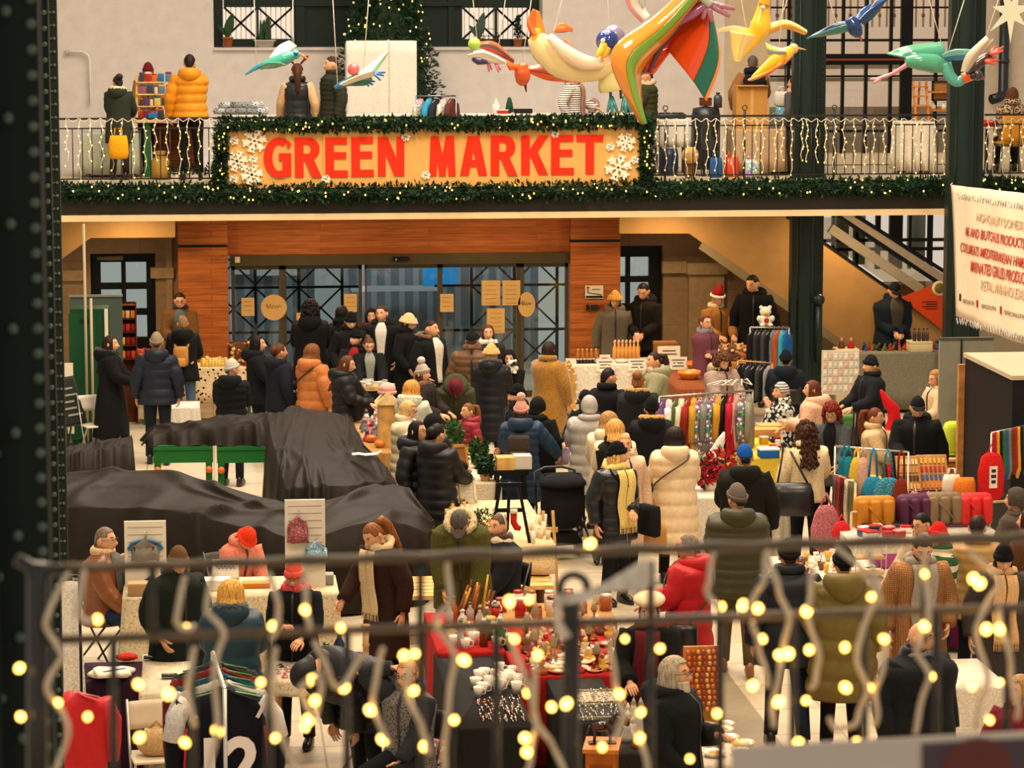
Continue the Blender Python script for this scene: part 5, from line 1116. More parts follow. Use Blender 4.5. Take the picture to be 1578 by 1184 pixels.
t=thing('drum_stove','black round stove with flat top beside the cardboard box','stove',(XY(1088,240,YR+.5)[0],YR+.55,FLR));b=MB();b.lathe([(0,.1),(.2,.1),(.22,.2),(.22,.9),(.2,1.02),(.0,1.06)],n=22);b.build('drum',M('17191c','metal'),t)
for a in (0.6,2.5,4.4):b=MB();b.tube([(.17*cos(a),.17*sin(a),0),(.17*cos(a),.17*sin(a),.12)],.02);b.build('leg',M('17191c','metal'),t)
b=MB();b.box((0,-.215,.5),(.2,.02,.2));b.build('door',M('24272a','metal'),t,smooth=False)
thing_box('wooden_box','small reddish brown box on top of the black stove','box',(XY(1088,165,YR+.5)[0],YR+.55,FLR+1.06),(.17,.14,.12),'5a2c18','wood')
t=thing('thermos','grey domed thermos flask on the black stove top','flask',(XY(1106,165,YR+.4)[0]+.02,YR+.5,FLR+1.03));b=MB();b.lathe([(0,0),(.065,0),(.065,.15),(.05,.19),(0,.2)],n=16);b.build('flask_body',M('3c4044','metal'),t);b=MB();b.lathe([(0,.2),(.03,.2),(.03,.23),(0,.235)]);b.build('cap',M('1c1e20','plastic'),t)
t=thing('log_slice','round pale wood slice leaning behind the railing lights','wood slice',(XY(1062,243,YR)[0],YR-.1,FLR+.13));b=MB();b.lathe([(0,-.03),(.125,-.03),(.125,.03),(0,.03)],n=20);o=b.build('slice',M('d0a868','wood'),t);o.rotation_euler=(pi/2,0,0);o.location=(0,0,.22);b=MB();b.box((0,.05,-.02),(.12,.1,.24));b.build('stand',M('6a4a2a','wood'),t,smooth=False)
cb=thing('cardboard_box','tall plain cardboard box standing on the beige clothed table','box',(XY(1156,212,YR+.6)[0],YR+.65,FLR+.70));b=MB();b.box((0,0,.33),(.48,.34,.66));b.build('carton',M('b9843f','paper'),cb,smooth=False);b=MB();b.box((0,-.173,.33),(.05,.004,.66));b.build('tape',M('c99a58','paper'),cb,smooth=False);b=MB();b.box((0,-.2,.655),(.46,.08,.01));b.build('flap',M('b07a38','paper'),cb,smooth=False)
table_cloth('market_table','beige clothed balcony table carrying the tall cardboard box',XY(1128,210,YR+.7)[0],XY(1204,210,YR+.7)[0],YR+.45,YR+1.05,.70,'b99a74',FLR,drop=.64)
bagshape('shopping_bag','orange red shopping bag behind railing below the cardboard box',(XY(1130,280,YR)[0],YR+.18,FLR),.24,.3,.14,'d0421c','plastic')
bagshape('shopping_bag','blue fabric bag on balcony floor beside the black stove',(XY(1105,280,YR)[0],YR+.12,FLR),.2,.3,.14,'2c5a92','cloth')
bagshape('shopping_bag','multicoloured patterned bag under the beige balcony table',(XY(1160,280,YR)[0],YR+.12,FLR),.24,.27,.16,'8a8fa8','print',kw=dict(sc=25,cm=.7))
for px,py,w,h,c,k,lb in ((1204,178,.22,.23,'cfc9b8','cloth','white tote bag hanging beside the grey jacket woman'),(1203,182+16,.16,.2,'2f9ac0','print','turquoise patterned pouch hanging below the white tote')):
 bagshape('hanging_bag',lb,PY(px,py-14,YR+.95),w,h,.08,c,k)
t=thing('bag_hook_stand','thin stand with hook holding the hanging tote bags','stand',(XY(1210,200,YR+1)[0],YR+1.05,FLR));b=MB();b.tube([(0,0,0),(0,0,1.75),(-.05,-.08,1.78),(-.06,-.1,1.7)],.012,6);b.build('pole',m_rail,t);b=MB();b.lathe([(0,0),(.16,0),(.16,.02),(0,.025)]);b.build('base',m_rail,t)
table_cloth('market_table','cream clothed table with long drape right end of balcony',XY(1386,198,YR+.6)[0],XY(1436,198,YR+.6)[0],YR+.5,YR+1.0,.80,'e0d2bc',FLR,folds=.03)
t=thing('step_shelf','orange wooden ladder shelf on the cream clothed table','shelf',(XY(1420,200,YR+.6)[0],YR+.75,FLR+.805));m_or=M('c67a28','wood')
for s in (-.1,.1):b=MB();b.bar((s,-.18,0),(s,.02,.6),.03,.05);b.build('rail',m_or,t,smooth=False)
for k in range(4):b=MB();b.box((.0,-.14+k*.045,.1+k*.14),(.24,.09,.02));b.build('step',m_or,t,smooth=False)
b=MB();b.bar((0,.12,0),(0,.02,.6),.03);b.build('strut',m_or,t,smooth=False)
t=thing('picture_frame','brown framed cork board above the ladder shelf','frame',PY(1449,140,YR+.9));b=MB()
for (x,z,w,h)in ((0,.14,.26,.03),(0,-.14,.26,.03),(-.12,0,.03,.3),(.12,0,.03,.3)):b.box((x,0,z),(w,.03,h))
b.build('border',M('3a2414','wood'),t,smooth=False);b=MB();b.box((0,.008,0),(.24,.012,.28));b.build('panel',M('9a6c3c','paper'),t,smooth=False)
t2=thing('display_shelf','small orange wooden shelf holding jars below the cork board','shelf',(XY(1446,175,YR+.9)[0],YR+.9,FLR));zt_=XY(1446,170,YR+.9)[1]-FLR
b=MB()
for z in (zt_,zt_+.28):b.box((0,0,z),(.34,.2,.025))
b.build('board',m_or,t2,smooth=False)
for s in (-1,1):b=MB();b.box((s*.16,.08,(zt_+.3)/2),(.025,.03,zt_+.3));b.build('side_post',m_or,t2,smooth=False)
for k,dx in enumerate((-.09,.08)):bottle('glass_jar','small pale jar on the orange display shelf',(t2.location.x+dx,YR+.88,FLR+zt_+.0125),.045,.1,'d9cbb4','gloss','a8a090','jars on the orange display shelf','jar')
t=thing('chair','yellow backed metal chair at the right end of the balcony','chair',(XY(1560,240,YR+.5)[0],YR+.62,FLR));b=MB();P=[[(-.2+.4*i/8,-.22-.03*cos((i-4)/4*1.4),.50+.42*j/6)for i in range(9)]for j in range(7)];b.sheet(P,.02);b.build('backrest',M('d98e14','plastic'),t)
b=MB();b.rbox((0,.02,.47),(.42,.42,.03),.012);b.build('seat',M('d98e14','plastic'),t)
for sx in (-1,1):
 for sy in (-1,1):b=MB();b.tube([(sx*.18,sy*.18,.46),(sx*.23,sy*.23,0)],.013,8);b.build('leg',M('b9b2a6','metal',1.0),t)
t=thing('low_table','dark round table with red cloth left of the yellow chair','table',(XY(1520,240,YR+.9)[0],YR+.9,FLR));b=MB();b.lathe([(0,.68),(.32,.68),(.32,.71),(0,.71)],n=20);b.build('table_top',M('cfc2ae','wood'),t);b=MB();b.tube([(0,0,0),(0,0,.68)],.03);b.lathe([(0,0),(.22,0),(.2,.03),(0,.04)]);b.build('pedestal',m_rail,t)
t=thing('red_ribbon','crumpled red cloth lying on the dark round table','cloth',(XY(1520,200,YR+.9)[0],YR+.8,FLR+.71));b=MB();b.ell((0,0,.05),(.14,.1,.06),14,8,.2);b.build('folds',M('c22a22','cloth'),t)
t=thing('star_lantern','glowing pale paper star hanging at the top right','lantern',PY(1558,18,YS+1.0));b=MB();n=14;P0,P1=[],[]
for k in range(n):
 r=(.42 if k%4==1 else .3)if k%2 else .13;a=k*2*pi/n-pi/2-2*pi/n;P0.append((r*cos(a),0,r*sin(a)*1.15))
V=P0+[(0,-.08,0),(0,.08,0)];b.add(V,[(k,(k+1)%n,n)for k in range(n)]+[((k+1)%n,k,n+1)for k in range(n)]);b.build('paper_star',M('ffe6b0','emit',s=.95),t,smooth=False)
b=MB();b.tube([(0,0,.3),(0,0,2.5)],.006,5);b.build('cord',m_wirew,t)
t=thing('ventilation_pipe','thick black pipe with elbow end on the right wall','pipe',PY(1548,40,YB-.2));dn=XY(1548,40,YB-.2)[1];ze=XY(1548,150,YB-.2)[1]-dn
b=MB();b.tube([(0,0,1.2),(0,0,ze+.12),(-.02,-.02,ze+.05),(-.08,-.05,ze),(-.22,-.12,ze-.03)],.085,14);b.build('pipe_run',M('17191b','metal'),t);b=MB();b.lathe([(.09,-.03),(.1,-.03),(.1,.03),(.09,.03)],(0,0,ze+.6),14);b.build('collar',M('24272a','metal'),t)
t=thing('wall_handrail','white bent pipe fixed on the back wall at far left','pipe',PY(104,80,YB-.08));b=MB();x1=XY(138,80,YB)[0]-t.location.x;z1=XY(138,160,YB)[1]-t.location.z;b.tube([(0,0,0),(x1-.1,0,0),(x1-.02,0,-.06),(x1,0,-.15),(x1,0,z1)],.02,8);b.build('pipe_run',M('d8d0c4','paint'),t)
b=MB();b.box((0,.04,0),(.06,.1,.06));b.build('bracket',M('b9b0a2','paint'),t,smooth=False)
class Bird:
 def __init__(s,label,cx,cy,Y,name='bird_sculpture'):
  s.o=PY(cx,cy,Y);s.cx,s.cy,s.s=cx,cy,FPX/((s.o-CAM)@FW);s.t=thing(name,label,'bird sculpture',s.o)
 def p(s,px,py,d=0.0):return np.array([(px-s.cx)/s.s,d,-(py-s.cy)/s.s])
 def tube(s,name,pts,rads,col,kind='gloss',flat=1.0,n=14,par=None):
  P=np.array([s.p(*q)for q in pts]);R=np.array(rads,float)/s.s;u=np.linspace(0,len(P)-1,(len(P)-1)*4+1)
  Q=catmull(P,u);RR=np.interp(u,range(len(P)),R);RR=np.interp(u,u,RR)
  b=MB();b.tube(Q,RR,n,flat=flat,up=np.array([0,1.0,0.03]));return b.build(name,M(col,kind),par or s.t)
 def wing(s,name,e0,e1,cols,th=.02,bulge=0.0,par=None,n=20,m=8):
  """a curved wing between two edges of (px, py, depth) points; cols = colours of bands across the wing"""
  E0=catmull(np.array([s.p(*q)for q in e0]),np.linspace(0,len(e0)-1,n));E1=catmull(np.array([s.p(*q)for q in e1]),np.linspace(0,len(e1)-1,n));root=None
  bands=[(c if isinstance(c,tuple)else (c,1.0))for c in cols];tot=sum(x[1]for x in bands);a=0
  for c,wgt in bands:
   a2=a+wgt/tot;P=[]
   for k in range(m+1):
    f=a+(a2-a)*k/m;row=E0*(1-f)+E1*f;row[:,1]-=bulge*sin(pi*f);P.append(row)
   b=MB();b.sheet(P,th);o=b.build(name if root is None else 'band',M(c,'gloss'),root or par or s.t);root=root or o;a=a2
  return root
 def ball(s,name,q,r,col,par=None,sq=(1,1,1)):
  b=MB();b.ell(s.p(*q),np.array([r*sq[0],r*sq[1],r*sq[2]])/s.s,18,12);return b.build(name,M(col,'gloss'),par or s.t)
 def foot(s,q,tips,col,r=2.2,name='foot'):
  b=MB();P=s.p(*q)
  for tq in tips:E=s.p(*tq);b.tube([P,(P+E)/2,E],[r/s.s,r*.9/s.s,r*.6/s.s],7)
  return b.build(name,M(col,'gloss'),s.t)
 def wires(s,qs):
  for q,top in qs:b=MB();b.tube([s.p(*q),s.p(*top)],.0045*118/s.s*1.2,5);b.build('wire',m_wirew,s.t)
B=Bird('small teal bird with orange beak hanging left, long pointed tail',430,95,38)
B.tube('body',[(404,101,0),(420,97,0),(440,90,0),(455,84,0)],[5,9,10,6],'3f9a8a');B.ball('head',(455,84,0),7.5,'3aa08e');B.ball('eye',(456,83,-.05),3.5,'1f3c8a')
B.tube('beak',[(459,82,0),(468,87,0),(474,92,0)],[2.6,1.8,.5],'e07a28');B.tube('tail',[(415,99,0),(397,103,0),(378,115,0)],[5,4,1],'3c8fa6',flat=.5)
B.wing('wing',[(415,90,.05),(430,72,.15),(447,64,.3)],[(440,86,0),(448,78,.1),(458,72,.25)],['efe2cc','d9cbb4'],bulge=.05);B.wing('wing',[(400,102,-.02),(412,96,-.2),(430,96,-.3)],[(402,107,0),(420,102,-.1),(440,100,-.15)],['57a58c'])
B.wires([((395,100,0),(392,-60,.3)),((450,78,0),(455,-60,.3))])
B=Bird('green bird with pink ball head and blue feet before the white screen',556,115,38)
B.tube('body',[(532,127,0),(548,124,0),(562,122,0),(572,118,0)],[5,9,10,5],'2f6a52');B.ball('head',(545,107,.0),9.5,'c85a5a');B.tube('tail',[(535,127,0),(525,131,0),(515,135,0)],[6,5,2],'2f6fa8',flat=.6)
B.wing('wing',[(538,122,.05),(565,105,.15),(599,80,.3)],[(556,122,0),(577,112,.1),(600,82,.28)],['dfe0cc','8fb89a'],bulge=.04);B.wing('wing',[(523,130,-.05),(545,118,-.2),(572,108,-.3)],[(530,132,0),(550,124,-.1),(575,116,-.2)],['e8dcc4'])
B.foot((575,112,0),((592,117,0),(586,124,-.05),(594,112,.05)),'2b62a4');B.foot((562,124,0),((575,131,0),(568,133,-.05),(578,126,.05)),'2b62a4');B.wires([((520,131,0),(512,-60,.2)),((560,108,0),(575,-60,.2))])
B=Bird('white bird with lime green head and purple belly, feet pink',750,85,38)
B.tube('body',[(728,82,0),(742,86,0),(756,90,0),(775,97,0)],[6,10,8,2],'e2dccb');B.ball('head',(731,68,0),10,'9ec04a');B.tube('belly',[(727,90,-.05),(737,94,-.06),(750,96,-.04)],[3,6,3],'3a2a5c')
B.wing('wing',[(735,66,.05),(765,66,.2),(795,92,.3)],[(740,74,0),(762,82,.1),(795,98,.28)],['c8552a','4a3a34','a03a2a'],bulge=.04);B.wing('wing',[(720,84,-.05),(745,80,-.25),(775,94,-.3)],[(724,88,-.05),(748,88,-.2),(778,98,-.25)],['ece4d4'])
B.foot((752,95,0),((758,108,0),(753,110,-.04)),'d8707c');B.foot((764,98,0),((772,108,0),(768,111,-.04)),'d8707c');B.wires([((735,60,0),(725,-60,.2)),((770,70,.1),(790,-60,.2))])
B=Bird('orange red bird diving beak down with spread brown edged wings',812,118,38)
B.tube('body',[(806,98,0),(805,112,0),(806,124,0),(808,131,0)],[7,13,11,5],'c8501e');B.tube('beak',[(809,129,0),(811,142,0)],[3,.7],'5a2418')
B.wing('wing',[(803,104,0),(790,98,-.1),(775,92,-.25)],[(798,110,0),(790,108,-.1),(784,108,-.2)],['e07a20','b8431a']);B.wing('wing',[(812,104,0),(850,100,.1),(893,128,.3)],[(816,112,0),(845,124,.1),(890,127,.3)],['c46a4a','9a3a24','d8521c'],bulge=.04)
B.wires([((805,95,0),(830,-60,.2))])
B=Bird('big cream bird with blue head and yellow beak hanging at centre',895,90,34)
B.tube('body',[(823,55,0),(838,75,0),(866,100,-.03),(905,108,-.05),(940,98,-.05),(962,78,0)],[12,22,22,18,18,14],'ecd69c');B.tube('back',[(842,56,-.2),(866,78,-.27),(893,94,-.27),(925,98,-.22)],[6,11,12,7],'f2dcc0')
B.wing('tail',[(820,15,0),(812,35,-.05),(820,56,-.1)],[(830,18,0),(836,40,0),(838,52,0)],['e8641c','f08a28'],th=.06);B.tube('tail_root',[(826,45,-.03),(824,60,-.05),(824,68,-.02)],[7,8,4],'f0b428')
B.wing('wing',[(856,50,.3),(870,38,.35),(888,45,.4)],[(858,50,.3),(872,50,.3),(886,50,.4)],['e0702a','c85a20'],th=.05);B.wing('wing',[(872,62,.15),(888,78,.2),(899,84,.25)],[(880,72,.1),(890,86,.15),(897,86,.25)],['d8601c'],th=.04)
B.ball('head',(933,63,-.16),17.5,'26357e');B.ball('crown',(945,56,-.05),17.5,'8f86a0');B.tube('beak',[(926,68,-.28),(919,80,-.34),(913,88,-.36)],[6,5,1.5],'f0b41e');B.tube('beak',[(932,74,-.28),(926,84,-.32),(920,90,-.33)],[5,4.5,1.5],'e8a018');B.ball('eye',(924,62,-.30),3.6,'e8e2d6')
B.tube('belly',[(948,92,0),(944,112,0),(944,132,0),(945,140,0)],[16,19,22,20],'d9d08c')
for x in (941,957):B.tube('leg',[(x,138,0),(x+1,152,0)],[2.2,2.2],'39463e')
for x in (943,964):B.foot((x,149,0),((x-7,172,-.06),(x,175,-.08),(x+9,173,-.05)),'3f8f94',3.4)
B.wires([((850,60,0),(885,-60,.2)),((940,45,0),(935,-60,.2))])
B=Bird('huge orange and green winged bird sculpture, top centre, pink feet',1020,80,26)
B.wing('wing',[(1058,-18,.0),(1005,30,-.05),(948,70,-.1),(945,110,-.1),(985,186,-.1)],[(1088,-14,.0),(1040,50,.1),(993,100,.05),(985,130,0),(988,190,-.08)],[('f0952a',.8),('7fae3a',.5),('f09a30',.7)],th=.04,bulge=.22)
B.wing('wing',[(1070,-8,.05),(1020,35,.1),(992,70,.1),(986,116,.0)],[(1098,0,.15),(1058,45,.25),(1040,80,.25),(1010,112,.1)],[('1f5a46',.35),('e8481a',1)],th=.035,bulge=-.06)
B.wing('wing',[(1036,78,.22),(1062,30,.2),(1082,10,.15)],[(1087,155,-.1),(1108,95,-.05),(1098,25,.05)],[('e8521c',1.4),('1c6a56',.7),('f08a2c',.14)],th=.04,bulge=.1)
B.tube('wing_bone',[(1070,0,.0),(1048,38,.02),(1022,70,.05),(1000,112,.02)],[4,5,5,3],'5a3040');B.tube('body',[(1050,-60,.05),(1066,-25,.0),(1078,2,-.02),(1092,12,-.05)],[26,20,12,6],'e07a2a')
B.tube('leg',[(1084,8,-.1),(1062,24,-.08),(1032,42,.0)],[7,7,5],'9a5a86')
B.foot((1088,6,-.1),((1130,14,-.1),(1122,26,-.12),(1094,34,-.12),(1080,30,-.1)),'b87a92',5);B.tube('leg',[(1075,-8,-.12),(1092,8,-.12)],[8,7],'b9c2bc');B.wires([((1010,35,0),(930,-80,.2)),((1090,20,0),(1165,-80,.1))])
B=Bird('pale pink and white bird wing cut by the top edge',985,10,34)
B.wing('wing',[(962,-25,0),(966,8,0),(988,34,0)],[(985,-25,0),(990,5,.1),(1004,24,.1)],[('d9909a',.3),('ded2c6',1)],bulge=.08);B.tube('body',[(975,-40,.05),(985,-15,.05),(992,12,.05)],[12,11,3],'b9c6bc')
B=Bird('yellow long necked bird with wide cream wings right of centre',1175,45,32)
B.tube('body',[(1178,-18,0),(1176,10,0),(1172,40,0),(1160,60,.02),(1138,92,.0)],[4,9,17,13,2],'f0bc28');B.tube('head',[(1178,-6,-.05),(1176,8,-.05)],[8,9],'e8a418');B.ball('eye',(1172,12,-.13),4,'b9c2b0')
B.wing('wing',[(1160,46,.0),(1130,40,.1),(1103,50,.3)],[(1164,56,.0),(1132,48,.1),(1104,53,.3)],['f0d69a']);B.wing('wing',[(1178,40,0),(1215,32,.1),(1253,48,.3)],[(1182,54,0),(1212,44,.1),(1250,54,.3)],['f5d98a','e8a52c'],bulge=.05)
B.wing('tail',[(1124,48,-.05),(1128,70,0),(1134,94,.02)],[(1165,55,-.05),(1150,78,0),(1140,96,.02)],['f3d67c','eacb8a'],th=.04,bulge=.05);B.wires([((1150,45,0),(1135,-60,.2)),((1200,38,0),(1240,-60,.2))])
B=Bird('small yellow bird with thin beak below the cream winged yellow bird',1200,90,31)
B.tube('body',[(1158,120,0),(1180,105,0),(1203,88,-.02),(1222,76,0)],[2,8,13,6],'f0b92c');B.ball('head',(1223,75,0),8,'eab06a');B.tube('beak',[(1228,74,0),(1243,77,0)],[2,.5],'b9a27c')
B.wing('wing',[(1182,66,.1),(1190,72,.0),(1205,76,-.1)],[(1186,92,.1),(1196,90,.0),(1210,84,-.1)],['f3cd4c','8a9890','f0c23c'],bulge=.06);B.wing('wing',[(1152,123,0),(1175,112,-.1),(1200,96,-.1)],[(1158,124,0),(1185,112,-.1),(1212,92,-.1)],['e8a028','c8571e']);B.wires([((1200,74,0),(1215,-60,.1))])
B=Bird('glossy dark blue bird with red beak spreading both wings',1318,42,33)
B.tube('body',[(1308,28,0),(1314,38,0),(1320,48,0),(1325,56,0)],[7,12,11,5],'17356a');B.tube('beak',[(1325,56,0),(1329,65,0)],[2.6,.6],'c0392a')
B.wing('wing',[(1312,32,0),(1285,38,.05),(1247,60,.2)],[(1312,46,0),(1290,52,.05),(1250,58,.2)],['16324e','2f6a6a','3f7a70'],bulge=.04);B.wing('wing',[(1318,28,0),(1335,12,.1),(1374,-2,.25)],[(1330,38,0),(1350,26,.1),(1372,2,.25)],['1c4a86','13305a','17405a'],bulge=.04);B.tube('tail',[(1322,30,.03),(1332,26,.05)],[6,3],'17356a');B.wires([((1290,40,0),(1262,-60,.2)),((1340,15,0),(1400,-60,.2))])
B=Bird('teal goose with orange neck band flying right, long pink legs behind',1430,95,31)
B.tube('body',[(1395,95,0),(1415,95,0),(1440,98,0),(1458,104,0)],[7,13,15,9],'4a9a7e');B.tube('neck',[(1456,98,-.02),(1463,116,-.04),(1474,126,-.06),(1484,121,-.08)],[10,9,8,7],'52a89c');B.tube('neck_band',[(1482,121,-.08),(1498,115,-.1)],[8.5,8],'e8541c');B.ball('head',(1505,116,-.1),8,'34323a');B.tube('beak',[(1509,118,-.1),(1516,122,-.1)],[4,1.5],'a8304a')
B.wing('wing',[(1372,84,.2),(1400,72,.1),(1460,66,.2)],[(1398,90,0),(1425,92,0),(1455,88,0)],['5aa07e','3f8a72','3c7c74'],bulge=.05);B.wing('wing',[(1450,84,-.05),(1462,76,-.25),(1488,76,-.35)],[(1456,92,-.05),(1470,92,-.2),(1485,90,-.3)],['7fc0b8','2f7aa8'])
B.tube('leg',[(1400,98,0),(1375,113,0),(1345,123,0)],[4,2.6,2.6],'c77a86');B.foot((1356,121,0),((1340,122,0),(1344,127,-.05)),'d0848c',3);B.wires([((1462,78,0),(1495,-20,.1)),((1452,72,0),(1415,-60,.1))])
B=Bird('dark bird with white wings and red feet beside the teal goose head',1510,95,30.5)
B.tube('body',[(1488,112,0),(1502,102,0),(1518,90,0),(1528,82,0)],[5,9,8,4],'3a2420');B.wing('wing',[(1478,110,-.1),(1482,84,-.2),(1510,56,-.25)],[(1486,110,-.1),(1498,90,-.15),(1515,64,-.2)],['d9ccb8','c8b9a4'],th=.03,bulge=.05);B.wing('wing',[(1495,100,.0),(1515,75,.1),(1534,60,.1)],[(1502,104,.0),(1520,85,.08),(1536,64,.1)],['c2b4a0','8a7a6c'])
B.foot((1524,84,-.05),((1545,72,-.05),(1542,78,-.1),(1534,71,0)),'d8503a',3);B.foot((1516,94,-.05),((1538,93,-.05),(1530,99,-.1),(1534,88,0)),'d8503a',3);B.ball('head',(1500,117,-.02),6,'2a2028');B.wires([((1515,70,0),(1560,-60,.1))])
FA=PZ(60,877,5.4);FB=PZ(1640,826,5.4);FU=(FB-FA);FU[2]=0;FU/=np.linalg.norm(FU);FN=np.array([-FU[1],FU[0],0])
def FP(px,py,off=0.0):
 d=ray(px,py);k=((FA+FN*off-CAM)@FN)/(d@FN);return CAM+d*k
m_near=M('211c16','metal',r=.28);m_nrail_lit=M('5e4d3a','metal',r=.35)  # rails browner than the uprights: warm lamp highlight put into their colour
ft=thing('gallery_fence','black iron fence close to the camera, blurred, across the bottom','fence',FP(789,1000));O=np.array(ft.location)
b=MB();b.tube([FP(45,878)-O,FP(2300,806)-O],.0085,10);b.build('top_rail',m_nrail_lit,ft)
b=MB();b.tube([FP(55,988)-O,FP(2300,912)-O],.0085,10);b.build('middle_rail',m_nrail_lit,ft)
for px in (235,648,1003,1425):b=MB();b.tube([FP(px,865)-O,FP(px,990)-O],.007,8);b.build('short_upright',m_near,ft)
for px in (175,297,415,535,650,765,1003,1110,1222,1332,1443,1552,1665,1780,1895,2010,2125,2240):
 y=985-(px-60)*.0335;b=MB();b.tube([FP(px,y)-O,FP(px,1330)-O],.0075,8);b.build('upright',m_near,ft)
b=MB();b.tube([FP(58,868)-O,FP(58,1400)-O],.019,10);b.build('corner_post',m_near,ft);b=MB();b.tube([FP(25,862)-O,FP(60,880)-O,FP(100,878)-O],.011,8);b.build('corner_bend',m_near,ft)
b=MB();b.tube([FP(880,930)-O,FP(880,1400)-O],.016,10);pst=b.build('post',m_near,ft);b=MB();b.tube([FP(884+21*cos(a),907+21*sin(a))-O for a in np.linspace(0,2*pi,21)],.0075,8);b.build('ring_finial',m_near,pst)
lt=thing('fairy_light_string','white cable with warm glowing bulbs wound along the near fence','string lights',FP(789,900,-.03));O=np.array(lt.location)
BUL=[(910,838),(150,955),(288,968),(420,965),(470,940),(525,968),(213,1055),(260,1070),(30,1030),(32,1105),(90,1083),(135,1105),(215,1137),(335,1127),(285,1145),(402,1052),(475,1110),(470,1122),(485,1080),(530,1060),(480,1048),(640,1007),(622,1010),(638,1065),(424,1138),(672,960),(715,1018),(785,927),(815,925),(793,985),(829,1010),(813,1068),(850,1090),(873,1085),(809,1138),(812,1160),(700,1110),(655,1150),(963,985),(1017,1000),(955,1070),(988,1098),(986,1138),(928,1152),(1105,1100),(1063,1170),(1112,935),(1145,933),(1168,938),(1243,942),(1175,985),(1200,1010),(1215,1008),(1247,1002),(1302,998),(1343,920),(1362,985),(1303,1060),(1340,1060),(1200,1082),(1242,1080),(1160,1057),(1425,885),(1425,965),(1435,1043),(1520,970),(1540,970),(1498,1058),(1540,1052),(1500,892),(1510,900),(1525,1110),(1230,1145),(1320,1145),(570,1095),(590,1140)]
BUL=BUL[:99]
nb_=MB();nb_.ell((0,0,0),(.0088,.0088,.0105),10,8);_o=nb_.build('bulb',M('ffc45a','emit',s=9.0));NB=_o.data;bpy.data.objects.remove(_o)
for q in BUL:inst(NB,'bulb',lt,FP(q[0],q[1],-.03)-O,rot=(RNG.uniform(-1,1),RNG.uniform(-1,1),0),sc=RNG.uniform(.6,1.0))
strands=[[(105,885),(70,960),(95,1010),(72,1060),(105,1120),(85,1190)],[(130,880),(122,950),(150,955)],[(285,890),(272,960),(300,968)],[(330,885),(318,940),(345,975),(330,1030),(335,1120),(318,1200)],[(415,885),(430,940),(420,985)],[(470,880),(472,935),(478,970)],[(495,1040),(462,1060),(485,1105),(495,1050),(480,1048)],[(425,1000),(420,1080),(440,1150),(465,1200)],[(560,1010),(520,1060),(500,1020),(485,990)],[(690,870),(692,930),(670,960),(700,1010),(690,1090),(685,1190)],[(640,1000),(625,1060),(650,1120),(660,1160)],[(785,985),(820,1080),(825,1130),(812,1190)],[(829,1010),(822,1100),(850,1145),(870,1190)],[(940,985),(948,1050),(960,1110),(945,1140)],[(1100,855),(1090,910),(1112,940)],[(1183,850),(1170,910),(1145,935)],[(1183,850),(1200,910),(1215,960),(1195,1060),(1190,1120)],[(1160,960),(1170,1000),(1185,1060)],[(1255,880),(1245,940),(1262,1020),(1250,1060)],[(1340,850),(1350,920),(1320,1000),(1335,1060),(1320,1110),(1290,1125),(1280,1110)],[(1370,980),(1352,1060),(1350,1120)],[(1425,850),(1428,960),(1412,1000),(1430,1045),(1408,1130)],[(1495,850),(1540,900),(1505,960),(1520,1050),(1500,1120)],[(1540,940),(1560,1040),(1570,1110)],[(975,1090),(985,1130),(1000,1190)],[(1290,845),(1330,880),(1360,930)],[(300,1000),(290,1060),(300,1120)],[(590,1000),(575,1080),(600,1150)]]
for st_ in strands:
 P=catmull(np.array([FP(x,y,-.03)-O for x,y in st_]),np.linspace(0,len(st_)-1,len(st_)*5));P+=FN*.01*np.sin(np.arange(len(P)))[:,None]
 b=MB();b.tube(P,.0054,7);b.build('strand',M('d8c4a8','plastic'),lt)
P=[FP(x,872-(x-95)*.034+2*sin(x*.05),-.02)-O for x in range(95,1600,15)];b=MB();b.tube(P,.0032,6);b.build('main_cable',M('8a7a62','plastic'),lt)
tt_=thing('white_ribbon','torn white tape tied round the ring finial of the fence','ribbon',FP(884,925,-.04));O=np.array(tt_.location);b=MB()
P=[[FP(x,yc+k*w,-.04-.006*sin(x*.05))-O for x,yc,w in ((862,925,8),(900,920,9),(935,905,8),(965,895,16),(985,890,24),(1003,882,18))]for k in (-1,-.5,0,.5,1)];b.sheet(P,.003);b.build('tape',M('ddd0c0','cloth'),tt_)
b=MB();b.tube([FP(862,920,-.04)-O,FP(858,955,-.03)-O,FP(872,985,-.04)-O],[.008,.006,.012],8);b.build('tape_end',M('ddd0c0','cloth'),tt_)
pt=thing('poster_board','blurred white board with dark photo print, bottom right corner','board',FP(1400,1170,-.25));O=np.array(pt.location)
Q=[FP(1128,1152,-.25),FP(1700,1122,-.25),FP(1700,1330,-.25),FP(1128,1330,-.25)];Q=[q-O for q in Q];b=MB();b.add([*(q-FN*.006 for q in Q),*(q+FN*.006 for q in Q)],[(0,3,2,1),(4,5,6,7),(0,1,5,4),(1,2,6,5),(2,3,7,6),(3,0,4,7)]);b.build('board',M('cdbfb2','paper'),pt,smooth=False)
Q=[FP(1421,1147,-.26)-O,FP(1700,1133,-.26)-O,FP(1700,1330,-.26)-O,FP(1421,1330,-.26)-O];b=MB();b.add(Q,[(0,3,2,1)]);b.build('photo_print',M('54454e','paper'),pt,smooth=False)
b=MB();c=FP(1505,1185,-.262)-O;b.add([c+FU*.065*cos(a)+np.array([0,0,.055*sin(a)])for a in np.arange(20)*2*pi/20],[tuple(range(19,-1,-1))]);b.build('portrait_patch',M('6a3a34','paper'),pt,smooth=False)
